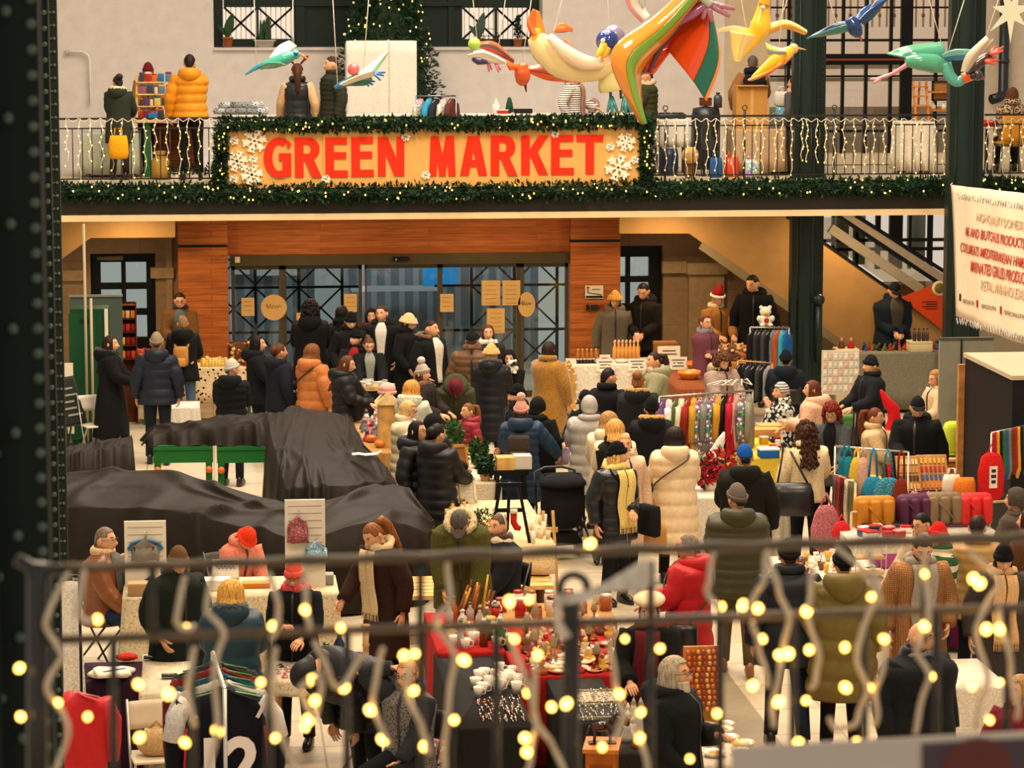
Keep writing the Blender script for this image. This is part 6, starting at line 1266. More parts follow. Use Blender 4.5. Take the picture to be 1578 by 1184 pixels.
PAL={'red':'b3201c','orange':'d0701c','golden':'d8a23a','green':'3c6a34','blue':'2c5a92','white':'e6dccb','brown':'6a3d1e','black':'1a1817','pink':'d88a90','silver':'b0aaa0','cream':'d9c49a','purple':'5a2a50','teal':'1f7a8a','copper':'a85c2c','yellow':'e0b428','grey':'7c776e'}
def mk_jar(t,r,h,c,c2):b=MB();b.lathe([(0,0),(r,0),(r,h*.8),(r*.8,h*.86),(0,h*.86)],n=10);b.build('jar_body',M(c,'gloss'),t);b=MB();b.lathe([(0,h*.86),(r*.85,h*.86),(r*.85,h),(0,h)],n=10);b.build('lid',M(c2,'plastic'),t)
def mk_candle(t,r,h,c,c2):b=MB();b.lathe([(0,0),(r,0),(r,h),(r*.3,h*.97),(0,h*.97)],n=10);b.build('wax',M(c,'paint'),t);b=MB();b.tube([(0,0,h*.95),(0,0,h*1.1)],r*.1,5);b.build('wick',M('2a2018','cloth'),t)
def mk_box(t,r,h,c,c2):b=MB();b.rbox((0,0,h*.4),(r*2,r*1.6,h*.8),.006);b.build('box_body',M(c,'paper'),t);b=MB();b.rbox((0,0,h*.88),(r*2.1,r*1.7,h*.24),.006);b.build('lid',M(c2,'paper'),t)
def mk_plush(t,r,h,c,c2):
 b=MB();b.ell((0,0,h*.3),(r,r*.9,h*.32),12,8,.04);b.ell((0,-r*.1,h*.74),(r*.8,r*.75,h*.26),12,8,.04)
 for s in (-1,1):b.ell((s*r*.6,0,h*.95),(r*.28,r*.18,r*.28),8,6);b.ell((s*r*.9,-r*.3,h*.4),(r*.35,r*.4,h*.16),8,6);b.ell((s*r*.55,-r*.8,h*.1),(r*.38,r*.6,h*.1),8,6)
 b.build('plush_body',M(c,'fur'),t);b=MB();b.ell((0,-r*.82,h*.68),(r*.36,r*.25,r*.28),8,6);b.build('muzzle',M(c2,'fur'),t)
def mk_fig(t,r,h,c,c2):b=MB();b.lathe([(0,0),(r,0),(r*.9,h*.2),(r*.5,h*.5),(r*.55,h*.6),(r*.2,h*.62),(0,h*.62)],n=10);b.build('figure_body',M(c,'paint'),t);b=MB();b.ell((0,0,h*.7),(r*.45,)*3,10,7);b.lathe([(r*.5,h*.74),(r*.3,h*.86),(0,h)],n=10);b.build('head',M(c2,'paint'),t)
def mk_cup(t,r,h,c,c2):
 b=MB();b.lathe([(0,0),(r*.6,0),(r,h),(r*.9,h),(r*.5,h*.12),(0,h*.12)],n=12);b.build('cup_wall',M(c,'gloss'),t);b=MB();b.tube([(r*.85,0,h*.85),(r*1.5,0,h*.75),(r*1.4,0,h*.35),(r*.7,0,h*.25)],r*.12,6);b.build('handle',M(c,'gloss'),t)
def mk_plate(t,r,h,c,c2):b=MB();b.lathe([(0,0),(r*.6,0),(r,h*.7),(r,h),(r*.58,h*.35),(0,h*.3)],n=16);b.build('dish',M(c,'gloss'),t);b=MB();b.ell((0,0,h*.6),(r*.55,r*.55,h*.5),10,6,.25);b.build('filling',M(c2,'paint'),t)
def mk_vase(t,r,h,c,c2):b=MB();b.lathe([(0,0),(r*.6,0),(r,h*.35),(r*.4,h*.75),(r*.55,h),(r*.45,h),(0,h*.8)],n=12);b.build('vase_body',M(c,'gloss'),t);b=MB();b.lathe([(r*.5,h*.97),(r*.6,h),(r*.5,h*1.02)],n=12);b.build('rim',M(c2,'metal',1.0),t)
def mk_bottle(t,r,h,c,c2):b=MB();b.lathe([(0,0),(r,0),(r,h*.58),(r*.4,h*.74),(r*.4,h*.9),(0,h*.9)],n=10);b.build('bottle_body',M(c,'gloss'),t);b=MB();b.lathe([(0,h*.88),(r*.5,h*.88),(r*.6,h*.95),(r*.25,h),(0,h)],n=10);b.build('cap',M(c2,'plastic'),t)
def mk_spoon(t,r,h,c,c2):b=MB();b.ell((0,r*2.2,.012),(r*.4,r*.7,.008),8,5);b.build('bowl',M(c,'metal',1.0),t);b=MB();b.tube([(0,r*1.6,.01),(0,-r*2,.014)],r*.12,6);b.build('handle',M(c2,'metal',1.0),t)
def mk_lamp(t,r,h,c,c2):b=MB();b.lathe([(0,0),(r,0),(r*.9,h*.1),(r*.3,h*.15),(r*.2,h*.5),(r*.5,h*.55),(0,h*.58)],n=12);b.build('base',M(c,'metal',1.0),t);b=MB();b.lathe([(r*.5,h*.58),(r*.75,h*.7),(r*.4,h*.88),(r*.3,h)],n=12);b.build('glass_chimney',M(c2,'gloss'),t)
def mk_trinket(t,r,h,c,c2):b=MB();b.lathe([(0,0),(r,0),(r*.9,h*.3),(r*.3,h*.45),(r*.6,h*.7),(0,h*.75)],n=10);b.build('body',M(c,'gloss'),t);b=MB();b.ell((0,0,h*.85),(r*.35,r*.35,h*.16),8,6);b.build('knob',M(c2,'gloss'),t)
def goods(n,name,noun,where,cat,reg,z,mk,cols,r=(.03,.05),h=(.06,.12),c2=None,mind=.05,seed=1,rot=.6):
 """n small goods of one kind laid out on a surface at height z inside a pixel quad; every one its own thing"""
 R=random.Random(seed);pts=[];(x0,y0),(x1,y1),(x2,y2),(x3,y3)=reg
 for _ in range(n*30):
  if len(pts)>=n:break
  u,v=R.random(),R.random();px=(x0*(1-u)+x1*u)*(1-v)+(x3*(1-u)+x2*u)*v;py=(y0*(1-u)+y1*u)*(1-v)+(y3*(1-u)+y2*u)*v;p=PZ(px,py,z)
  if all(np.hypot(*(p-q)[:2])>mind for q in pts):pts.append(p)
 for p in pts:
  cn=R.choice(cols);t=thing(name,'%s %s %s'%(cn,noun,where),cat,p,R.uniform(-rot,rot),'%s %s %s'%(cn,noun,where));mk(t,R.uniform(*r),R.uniform(*h),PAL[cn],c2 or PAL[R.choice(cols)])
def tabpx(label,x0,y0,x1,y1,depth,H,col,**k):
 """clothed table whose front top edge runs through two pixels at height H"""
 a=PZ(x0,y0,H);c=PZ(x1,y1,H);Y=(a[1]+c[1])/2;return table_cloth('market_table',label,min(a[0],c[0]),max(a[0],c[0]),Y,Y+depth,H,col,**k)
def folding_chair(label,px,py,rz,col,z=0.0,kind='plastic',loc=None):
 p=PZ(px,py,z)if loc is None else loc;t=thing('folding_chair',label,'chair',p,rz);m1=M(col,kind);mm=M('b9b2a6','metal',.8)if col!='1c1a18' else M('1c1a18','metal')
 b=MB();b.rbox((0,0,.45),(.40,.38,.025),.01);b.build('seat',m1,t);b=MB();b.sheet([[(-.2+.4*i/6,.21+.03*cos((i-3)/3*1.3)+.03*j/4,.62+.22*j/4)for i in range(7)]for j in range(5)],.015);b.build('backrest',m1,t)
 for s in (-1,1):
  b=MB();b.tube([(s*.20,-.22,0),(s*.20,.05,.45),(s*.2,.24,.86)],.011,7);b.build('leg',mm,t);b=MB();b.tube([(s*.18,.24,0),(s*.18,-.14,.44)],.011,7);b.build('leg',mm,t)
 return t
def tarp(label,rows,skirt=.0,out=.05,nx=120,sub=12,amp=.025,seed=3,col='1d150e'):
 R=np.random.RandomState(seed);W=[np.array([PZ(*q)for q in r])for r in rows];W=[catmull(w,np.linspace(0,len(w)-1,nx))for w in W];G=[]
 for a,c in zip(W,W[1:]):
  for k in range(sub):G.append(a+(c-a)*k/sub)
 G.append(W[-1]);G=np.array(G);r,n=G.shape[:2]
 I,J=np.meshgrid(np.arange(r)*5/sub,np.arange(n)*46/nx,indexing='ij');D=np.zeros((r,n))
 for q in range(9):fx,fy,ph=R.uniform(-.15,.15),R.uniform(-.55,.55),R.uniform(0,6);wv=np.abs(np.sin(I*fy*.6+J*fx*(1+.08*q)+ph+.7*np.sin(I*.4+J*.23+q)));D+=(np.exp(-(wv/.22)**2)-.25)*R.uniform(.4,1.2)*np.clip(np.sin(J*R.uniform(.05,.16)+I*.2+ph*2),0,1)
 G[...,2]+=D*amp;G[...,1]-=D*amp*.8
 def ringout(A,dirs,z):
  B=A+dirs*out;qs=np.arange(len(A))*46/max(len(A),46);B[:,2]=z+.03*np.abs(np.sin(qs*.5));B[:,:2]+=(dirs[:,:2]*(.05*np.sin(qs*.55+1)+.02*np.sin(qs*1.3))[:,None]);return B
 cen=G.reshape(-1,3).mean(0)
 def dirn(A,B):d=A-B;d[:,2]=0;return d/(np.linalg.norm(d,axis=1,keepdims=True)+1e-6)
 top=ringout(G[0],dirn(G[0],G[1]),skirt);bot=ringout(G[-1],dirn(G[-1],G[-2]),skirt);mid=lambda a,b_:a+(b_-a)*.5
 G2=np.concatenate([top[None],mid(top,G[0])[None],G,mid(G[-1],bot)[None],bot[None]]);L=ringout(G2[:,0].copy(),dirn(G2[:,0],G2[:,1]),skirt);Rr=ringout(G2[:,-1].copy(),dirn(G2[:,-1],G2[:,-2]),skirt)
 G3=np.concatenate([L[:,None],((L+G2[:,0])/2)[:,None],G2,((Rr+G2[:,-1])/2)[:,None],Rr[:,None]],1)
 o=np.array([cen[0],cen[1],0]);b=MB();b.grid(G3-o,False);ob=b.build('tarpaulin',M(col,'tarp'),None);ob.location=o;tag(ob,label,'tarpaulin');return ob
tarp('long black tarpaulin over closed stall nearest the front, left',[[(90,727,1.25),(180,724,1.28),(265,726,1.27),(340,745,1.2),(400,762,1.1),(470,774,1.02),(560,750,1.12),(620,747,1.12),(650,775,1.0),(668,800,.8)],[(90,752,1.15),(180,750,1.15),(265,752,1.15),(340,768,1.08),(400,784,1.0),(470,794,.97),(560,774,1.05),(620,772,1.03),(653,795,.9),(670,815,.7)],[(90,785,.97),(180,783,1.0),(265,787,1.0),(340,800,.95),(400,815,.9),(470,826,.88),(560,808,.95),(620,806,.9),(653,820,.78),(668,832,.6)]],seed=3,amp=.06)
tarp('tall black tarpaulin sloping forward over the middle stall, paper on it',[[(412,640,1.35),(450,631,1.4),(500,631,1.4),(540,640,1.3)],[(418,672,1.3),(460,665,1.35),(520,665,1.3),(565,688,1.12)],[(430,715,1.15),(480,708,1.2),(545,706,1.15),(597,718,.95)],[(441,752,.95),(490,748,1.0),(560,745,1.0),(612,745,.8)]],seed=5,nx=80,amp=.042)
tarp('small black tarpaulin heap at far left before the chairs',[[(96,690,1.05),(150,678,1.1),(203,668,1.1)],[(96,702,1.0),(150,692,1.05),(205,680,1.05)]],seed=8,nx=60,amp=.042)
tarp('black tarpaulin lying on the green counters at the back',[[(233,656,1.05),(300,646,1.15),(380,638,1.2),(432,634,1.25)],[(233,668,1.0),(300,662,1.05),(380,656,1.1),(432,655,1.1)]],skirt=.84,seed=11,nx=80,amp=.035,out=.1)
p0=PZ(563,704,1.17);t=thing('paper_sheet','white paper sheet lying on the tall black tarpaulin','paper',p0);b=MB();b.sheet([[(-.15+.3*i/4,-.08+.16*j/3,.03+.008*sin(i*2))for i in range(5)]for j in range(4)],.004);b.build('sheet',M('e9dfd0','paper'),t);b=MB();b.sheet([[(.12+.06*i/3,-.06+.1*j/2,.035+.01*i)for i in range(4)]for j in range(3)],.004);b.build('torn_corner',M('dccfbe','paper'),t)
for i,(xa,xb,lb)in enumerate(((236,328,'left green wooden counter with orange knobs below the tarpaulin'),(334,418,'right green wooden counter with orange knobs below the tarpaulin'))):
 a=PZ(xa,690,.86);c=PZ(xb,690,.86);t=thing('green_counter',lb,'counter',(0,0,0));t.location=((a[0]+c[0])/2,(a[1]+c[1])/2+.1,0);w=c[0]-a[0];mg=M('1e6a2c','paint')
 b=MB();b.box((0,0,.76),(w,.06,.2));b.build('apron',mg,t,smooth=False);b=MB();b.box((0,.3,.84),(w,.7,.04));b.build('counter_top',mg,t,smooth=False)
 for s in (-1,1):
  b=MB();b.box((s*(w/2-.05),0,.34),(.08,.08,.68));b.build('leg',mg,t,smooth=False);b=MB();b.lathe([(0,-.05),(.035,-.05),(.045,0),(.035,.05),(0,.05)],n=12);o=b.build('knob',M('d8661c','plastic'),t);o.rotation_euler=(pi/2,0,0);o.location=(s*(w/2-.05),-.08,.58)
t=thing('green_cabinet','dark green metal cabinet standing at the far left','cabinet',(PX(130,41.5),41.7,0));w=PX(155,41.5)-PX(95,41.5);hh=XY(130,476,41.5)[1];b=MB();b.box((0,0,hh/2),(w,.5,hh));b.build('body_shell',M('0f3d22','paint'),t,smooth=False);b=MB();b.box((w/2-.03,-.26,hh/2),(.05,.03,hh));b.build('white_edge',M('cfc8b4','paint'),t,smooth=False);b=MB();b.box((-.1,-.255,hh/2),(w*.7,.02,hh*.94));b.build('door',M('124628','paint'),t,smooth=False);b=MB();b.box((-.05,-.27,hh-.17),(.16,.006,.05));b.build('label_plate',M('0a2a18','paint'),t,smooth=False)
t=thing('partition_panel','grey partition panel behind the green cabinet','panel',(PX(140,42.6),42.8,0));hh=XY(140,457,42.7)[1];w=PX(180,42.6)-PX(98,42.6);b=MB();b.box((0,0,hh/2),(w,.04,hh));b.build('panel',M('45524c','paint'),t,smooth=False);b=MB();b.box((0,-.01,hh),(w+.02,.06,.03));b.build('cap_rail',M('7a7a6c','metal'),t,smooth=False)
for px in (124,133):t=thing('pole','thin %s pole rising beside the grey partition'%('tall white' if px==124 else 'short grey'),'pole',(PX(px,41.3),41.3,0));z1=XY(px,345 if px==124 else 460,41.3)[1];b=MB();b.tube([(0,0,0),(0,0,z1)],.02,8);b.build('shaft',M('a89a7c','paint'),t);b=MB();b.box((0,0,.01),(.12,.12,.02));b.build('foot_plate',m_rail,t,smooth=False)
tb=table_cloth('market_table','table with black flowered cream cloth and gold ornaments',PX(206,43.1),PX(386,43.1),43.1,43.75,.85,'d8c19a',drop=.52,kind='floral',kw=dict(c2='3a2416',sc=16,a=.26),legc='1d5a30')
def top(px,Y,z=.853):return (PX(px,Y),Y,z)
k=0
for px in range(306,346,5):
 for dy in (.12,.3):mk_=random.Random(px+dy);t=thing('gift_parcel','small golden wrapped parcel in a row on the flowered cloth','parcel',top(px+dy*6,43.1+dy),.3,'golden parcels on the flowered cloth');h_=mk_.uniform(.06,.12);b=MB();b.rbox((0,0,h_/2),(.07,.07,h_),.008);b.build('wrapping',M('d8a94a','paper'),t);b=MB();b.box((0,0,h_/2),(.015,.074,h_*1.02));b.ell((0,0,h_+.012),(.03,.02,.014),8,5);b.build('ribbon',M('f0d890','cloth'),t)
t=thing('ornament_crate','tilted wooden crate of brown and gold ornaments on flowered cloth','crate',top(362,43.4));b=MB()
for (c,d)in (((0,.08,.16),(.32,.02,.32)),((-.16,0,.16),(.02,.16,.32)),((.16,0,.16),(.02,.16,.32)),((0,0,.01),(.32,.16,.02))):b.box(c,d)
b.build('crate_walls',M('7a4a20','wood'),t,smooth=False)
for j in range(26):R_=RNG;b=MB();b.ell((R_.uniform(-.16,.16),R_.uniform(-.08,.02),R_.uniform(.03,.36)),(R_.uniform(.02,.045),)*3,8,6);b.build('ornament',M(R_.choice(('8a4a1c','d8a23a','c8a468','6a2a14','e0c890')),'gloss'),t)
t=thing('gift_parcel','red parcel at the right end of the flowered cloth table','parcel',top(378,43.25));mk_box(t,.06,.12,'b3201c','c83a2c')
t=thing('display_tower','tall narrow rack of red and orange packets by the arch door','rack',(PX(190,43.4),43.4,0));zt2=XY(190,466,43.4)[1];b=MB()
for s in (-1,1):b.box((s*.12,0,zt2/2),(.015,.18,zt2))
for k2 in range(5):b.box((0,0,zt2-.04-k2*.2),(.25,.18,.012))
b.box((0,.09,zt2*.5),(.25,.01,zt2));b.build('frame',M('5a2a14','wood'),t,smooth=False)
for r_ in range(4):
 for c_ in range(3):b=MB();b.rbox((-.075+.075*c_,-.03,zt2-.24-r_*.2+.055+.01),(.06,.06,.11),.006);b.build('packet',M(RNG.choice(('c8441c','d8801c','8a1c18','d9b04a','a83020','4a2a3a','c9b89a')),'paper'),t)
for px,c,lb in ((209,'a83a1c','large rust red plush toy left of the vendor with glasses'),(222,'7a2418','dark red plush toy next to the rust red one')):t=thing('plush_toy',lb,'toy',top(px,43.4));mk_plush(t,.08,.26,c,'c86a3a')
tabpx('low white clothed table between the navy puffer man and tarpaulin',262,628,306,628,.6,.62,'d9d2c4')
folding_chair('white folding chair beside the long black coat, nearer the wall',136,668,radians(60),'d6cfc0');folding_chair('white folding chair in front of the other white one at left',150,705,radians(20),'d6cfc0')
t=thing('chalkboard','framed chalkboard leaning at the far left with small prints','board',PZ(112,706,0),radians(50));b=MB();P=[[(-.25+.5*i,-.05+.25*j,.45+.65*j)for i in (0,1)]for j in (0,1)];b.sheet(P,.03);b.build('frame',M('3a3a34','wood'),t,smooth=False);b=MB();P=[[(-.22+.44*i,-.065+.24*j,.49+.58*j)for i in (0,1)]for j in (0,1)];b.sheet(P,.02);b.build('board',M('20241f','paint'),t,smooth=False)
for j in range(5):b=MB();f=.2+.15*j;b.box((RNG.uniform(-.06,.06),-.085+.24*f,.49+.58*f),(.28,.01,.025));b.build('chalk_line',M('9a9a88','paint'),t,smooth=False)
b=MB()
for s in (-1,1):b.tube([(s*.2,-.05,.5),(s*.2,-.1,0)],.014,6);b.tube([(s*.2,.1,.8),(s*.2,.3,0)],.014,6)
b.build('easel_legs',M('3a3a34','wood'),t)
t=thing('poster_stand','narrow white poster stand with pink picture at far left','stand',PZ(104,690,0));b=MB();b.box((0,0,.7),(.2,.03,1.0));b.build('poster',M('ded2bc','paper'),t,smooth=False);b=MB();b.box((0,-.02,.9),(.12,.01,.2));b.build('picture',M('c86a70','paper'),t,smooth=False);b=MB();b.box((0,0,.02),(.3,.3,.04));b.tube([(0,0,.04),(0,0,.3)],.02);b.build('foot',m_rail,t)
t=tabpx('small black craft table with white trays, before the doors',553,603,608,603,.55,.95,'17161a',folds=.01)
goods(16,'paper_parcel','paper wrapped bundle','in the tray on the black craft table','parcel',((558,592),(604,592),(604,599),(558,599)),.968,mk_box,['white','silver'],(.025,.04),(.05,.08),mind=.06)
pa=PZ(553,603,.955);pb=PZ(608,603,.955);t=thing('tray','pale wooden tray holding white paper bundles','tray',((pa[0]+pb[0])/2,pa[1]+.2,.955));b=MB();w=pb[0]-pa[0];b.box((0,0,.01),(w,.4,.015));b.build('base',M('c9a468','wood'),t,smooth=False)
for (c,d)in (((0,-.2,.025),(w,.015,.05)),((0,.2,.025),(w,.015,.05)),((-w/2,0,.025),(.015,.4,.05)),((w/2,0,.025),(.015,.4,.05))):b=MB();b.box(c,d);b.build('side',M('c9a468','wood'),t,smooth=False)
tabpx('low craft table with kraft paper, right of the black puffer woman',556,695,614,700,2.7,.80,'b98a50',drop=.3)
goods(22,'knitted_doll','knitted doll','on the craft table before the doors','doll',((562,648),(588,648),(584,682),(560,682)),.805,mk_fig,['blue','pink','red','white','grey'],(.05,.07),(.14,.2),mind=.09)
hp_=PZ(597,688,.80);t=thing('bird_house','pale wooden house shaped box with sloping roof','wooden house',hp_);b=MB();b.box((0,0,.28),(.22,.3,.56));b.build('house_walls',M('d6a860','wood'),t,smooth=False);b=MB();b.add([(-.15,-.19,.54),(.15,-.19,.54),(.15,.19,.54),(-.15,.19,.54),(0,-.17,.70),(0,.17,.70)],[(0,1,4),(1,2,5,4),(2,3,5),(3,0,4,5),(0,3,2,1)]);b.build('roof',M('e2c48c','wood'),t,smooth=False);b=MB();b.box((-.113,0,.28),(.01,.26,.5));b.build('side_panel',M('b9b2a0','paint'),t,smooth=False)
t=thing('knit_cap','small pink knitted cap lying on the wooden house roof','hat',(hp_[0],hp_[1]-.02,.80+.66));b=MB();b.ell((0,0,.06),(.11,.1,.08),14,8,.03);b.build('crown',M('d9a49c','knit'),t);b=MB();b.tube([(.1*cos(a),.09*sin(a),.02)for a in np.linspace(0,2*pi,19)],.022,8);b.build('brim',M('cf988e','knit'),t)
for px,py,c,lb in ((572,668,'c8641c','orange pumpkin ornament on the kraft paper table'),(586,676,'d07a30','second pumpkin ornament nearer the wooden house')):t=thing('pumpkin',lb,'pumpkin',PZ(px,py+14,.805));b=MB();b.grid([[(.07*cos(ph)*(1+.08*cos(6*a))*cos(a),.07*cos(ph)*(1+.08*cos(6*a))*sin(a),.05+.05*sin(ph))for a in np.arange(24)*2*pi/24]for ph in np.linspace(-1.45,1.45,9)]);b.build('flesh',M(c,'gloss'),t);b=MB();b.tube([(0,0,.095),(.01,0,.13)],.01,6);b.build('stem',M('5a4a20','wood'),t)
T1=tabpx('centre stall table under white cloth with frames and plants',688,745,772,745,2.6,.80,'d8cab0')
T2=tabpx('front part of centre stall, cream table with candles',715,845,853,838,2.65,.80,'dcc49a',drop=.3)
def frame(label,px,py,z,w,h,colf,colp,rz,tilt=.25):
 t=thing('picture_frame',label,'frame',PZ(px,py,z),rz);Tl=lambda P:np.stack([np.asarray(P)[:,0],np.asarray(P)[:,1]+np.asarray(P)[:,2]*tilt,np.asarray(P)[:,2]],-1);b=MB();b.T=Tl
 for (c,d)in (((0,0,h-.015),(w,.025,.03)),((0,0,.015),(w,.025,.03)),((-w/2+.015,0,h/2),(.03,.025,h)),((w/2-.015,0,h/2),(.03,.025,h))):b.box(c,d)
 b.build('border',M(colf,'wood'),t,smooth=False);b=MB();b.T=Tl;b.box((0,.006,h/2),(w-.03,.01,h-.03));b.build('panel',M(colp,'paper'),t,smooth=False)
 b=MB();b.bar((0,.02+h*tilt*.7,h*.7),(0,.12+h*tilt,0),.02);b.build('back_strut',M(colf,'wood'),t,smooth=False);return t
frame('brown wooden frame seen from behind on the centre stall',712,730,.805,.2,.33,'b07a38','8a5a2a',radians(25))
f2=frame('white framed sheet with handwriting on the centre stall',722,776,.805,.2,.27,'dccdb2','d4cdc0',radians(18))
for j in range(4):b=MB();b.tube([(-.05+.1*i/8,-.02+.25*(.07+.04*j),.07+.04*j+.006*sin(i*2.2+j))for i in range(9)],.0022,4);b.build('handwriting',M('8a8a86','paint'),f2)
for px,py,r,lb,c in ((700,690,.16,'round green potted herb nearest the girl in red','2f5a26'),(738,715,.14,'leafy green plant on centre stall beside brown frame','23481e'),(748,735,.12,'small dark green plant behind the white wooden box','1d3f1c'),(733,708,.09,'pot of yellow flowers on the centre stall','c9a81e')):
 t=thing('potted_plant',lb,'plant',PZ(px,py+6,.805));b=MB();b.lathe([(0,0),(.05,0),(.065,.09),(0,.085)],n=14);b.build('pot',M('b98a5a','paint'),t);b=MB();leaves(b,[(0,0,.12),(0,0,.12+r)],r*.75,380,.03,.07,.7);b.build('leaves',M(c,'leaf'),t,smooth=False)
t=thing('potted_tree','thin fir sprig plant beside the tan teddy coat woman','plant',PZ(866,715,0));b=MB();b.lathe([(0,0),(.09,0),(.12,.2),(0,.2)],n=14);b.build('pot',M('8a7a9a','paint'),t);b=MB();leaves(b,[(0,0,.3),(0,0,.85)],np.array([.17,.05]),500,.06,.12,.15);b.tube([(0,0,.15),(0,0,.8)],.01);b.build('leaves',M('4a6a4a','leaf'),t,smooth=False)
wb=PZ(786,722,.95);t=thing('wooden_box','white and pale wood box on black stand behind stroller','box',(wb[0],wb[1],.95));b=MB();b.box((-.06,0,.07),(.2,.25,.14));b.build('box_body',M('d8ac64','wood'),t,smooth=False);b=MB();b.box((.14,.0,.08),(.2,.22,.15));b.build('carton',M('cfc8bc','paper'),t,smooth=False)
t=thing('bar_stool','black stand carrying the pale wooden box','stand',(wb[0],wb[1],0));b=MB();b.box((0,0,.92),(.4,.3,.06));b.build('top',m_black,t,smooth=False)
for sx in (-1,1):
 for sy in (-1,1):b=MB();b.bar((sx*.15,sy*.12,.9),(sx*.22,sy*.2,0),.035);b.build('leg',m_black,t,smooth=False)
ez=PZ(786,838,.80);t=thing('easel','black wooden A frame display stand on the centre stall','easel',ez);b=MB()
for s in (-1,1):bb=MB();bb.bar((s*.20,-.0,0),(s*.09,.06,.62),.03);bb.build('front_leg',m_black,t,smooth=False)
b.bar((0,.3,0),(0,.06,.62),.03);b.build('rear_leg',m_black,t,smooth=False)
for z,w in ((.6,.26),(.34,.3)):b=MB();b.box((0,.06-(.62-z)*.09,z),(w,.03,.04));b.build('crossbar',m_black,t,smooth=False)
goods(20,'candle','pillar candle','in rows on the front of the centre stall','candle',((808,800),(838,798),(846,836),(815,842)),.805,mk_candle,['white','cream'],(.018,.026),(.08,.14),c2='e6dccb',mind=.055)
goods(14,'ceramic_figure','ceramic figure','on the cream centre stall','figurine',((728,800),(775,795),(790,830),(735,840)),.805,mk_fig,['white','golden','cream','red'],(.03,.045),(.08,.14),mind=.07)
goods(12,'ornament','ornament','beside the white framed sheet','ornament',((696,780),(716,780),(735,800),(700,800)),.805,mk_trinket,['golden','white','brown'],(.03,.045),(.07,.12),mind=.06)
t=thing('fir_wreath','small fir bush with gold lights before the white framed sheet','plant',PZ(742,815,.805));b=MB();leaves(b,[(-.12,0,.06),(.1,0,.1)],.11,420,.04,.08,.25);b.build('leaves',M('3a4a24','leaf'),t,smooth=False)
for k in range(10):inst(BULB,'bulb',t,(RNG.uniform(-.18,.16),RNG.uniform(-.12,0),RNG.uniform(.03,.16)),sc=.6)
t=thing('stocking','red and white Christmas stocking hanging on black easel','stocking',ez+np.array([.04,.03,.33]));b=MB();b.tube([(0,0,0),(0,0,-.12),(.03,-.01,-.17),(.07,-.02,-.18)],[.035,.033,.035,.025],10);b.build('sock',M('b3201c','knit'),t);b=MB();b.tube([(0,0,.025),(0,0,-.02)],.042,10);b.build('cuff',M('e6dccb','fur'),t)
st=thing('stroller','black pushchair with folded hood pushed by the blue puffer woman','stroller',PZ(868,865,0),radians(12));b=MB()
P=[[(.24*cos(a)*k,.16*sin(a)*k+y,z)for a in np.arange(20)*2*pi/20]for k,y,z in ((.55,.0,.38),(.9,.0,.48),(1.05,.02,.7),(1.1,.05,.9),(1.0,.08,.98))];b.grid(P,True,(True,False));solid(b.build('seat_tub',M('14151a','cloth'),st),.015,-1)
b=MB();dome(b,lambda p:p,(.27,.24,.13),.95,.95,.95,np.array([0,.02,.88]),8,24,0,0);solid(b.build('hood',M('101116','cloth'),st),.01)
b=MB();b.tube([(-.25,.2,.55),(-.24,.32,.98),(-.1,.36,1.02),(.1,.36,1.02),(.24,.32,.98),(.25,.2,.55)],.016,8);b.build('handle',M('0c0c0e','plastic'),st)
for s in (-1,1):b=MB();b.tube([(s*.25,.2,.55),(s*.26,-.1,.3),(s*.24,-.32,.12)],.014,8);b.tube([(s*.25,-.05,.5),(s*.26,.28,.14)],.014,8);b.build('side_frame',m_rail,st)
for sx,sy,r in ((-1,.3,.13),(1,.3,.13),(-1,-.33,.1),(1,-.33,.1)):
 b=MB();b.tube([(sx*.28,sy+r*.85*cos(a),r+r*.85*sin(a))for a in np.linspace(0,2*pi,21)],r*.15,8);wq=b.build('wheel',M('141414','plastic'),st);b=MB();b.tube([(sx*.25,sy,r),(sx*.31,sy,r)],r*.5,12);b.build('hub',M('4a4a4a','metal'),wq)
b=MB();b.rbox((0,.12,.26),(.36,.34,.16),.04);b.build('basket',M('17181c','cloth'),st)
for x0,y0,x1,y1,d,H,lb in ((762,905,850,897,1.3,.48,'pale wooden plank bench with slats beside bearded man'),(618,920,690,912,1.0,.5,'pale wooden pallet table behind the cream scarf woman')):
 a=PZ(x0,y0,H);c=PZ(x1,y1,H);t=thing('plank_bench',lb,'bench',((a[0]+c[0])/2,a[1],0));w=c[0]-a[0]
 for k in range(6):b=MB();b.box((RNG.uniform(-.03,.03),d*(k+.5)/6,H-.02),(w,d/6*.85,.04));b.build('plank',M('d8ac68','wood'),t,smooth=False)
 for s in (-1,1):b=MB();b.box((s*w*.42,d/2,(H-.04)/2),(.06,d*.9,H-.04));b.build('support',M('b98a50','wood'),t,smooth=False)
t=thing('easel','thin wooden lath frame leaning behind the plank bench','frame',PZ(846,935,0));b=MB()
for s in (-1,1):b.bar((s*.1,0,0),(s*.05,.1,1.0),.03)
b.build('laths',M('cfa768','wood'),t,smooth=False);b=MB();b.box((0,.08,.8),(.2,.03,.05));b.build('crossbar',M('cfa768','wood'),t,smooth=False)
SW=table_cloth('market_table','long white clothed sweets stall with paper signs and fairy lights',PX(884,42.6),PX(1064,42.6),42.6,43.4,.88,'d8cfbd')
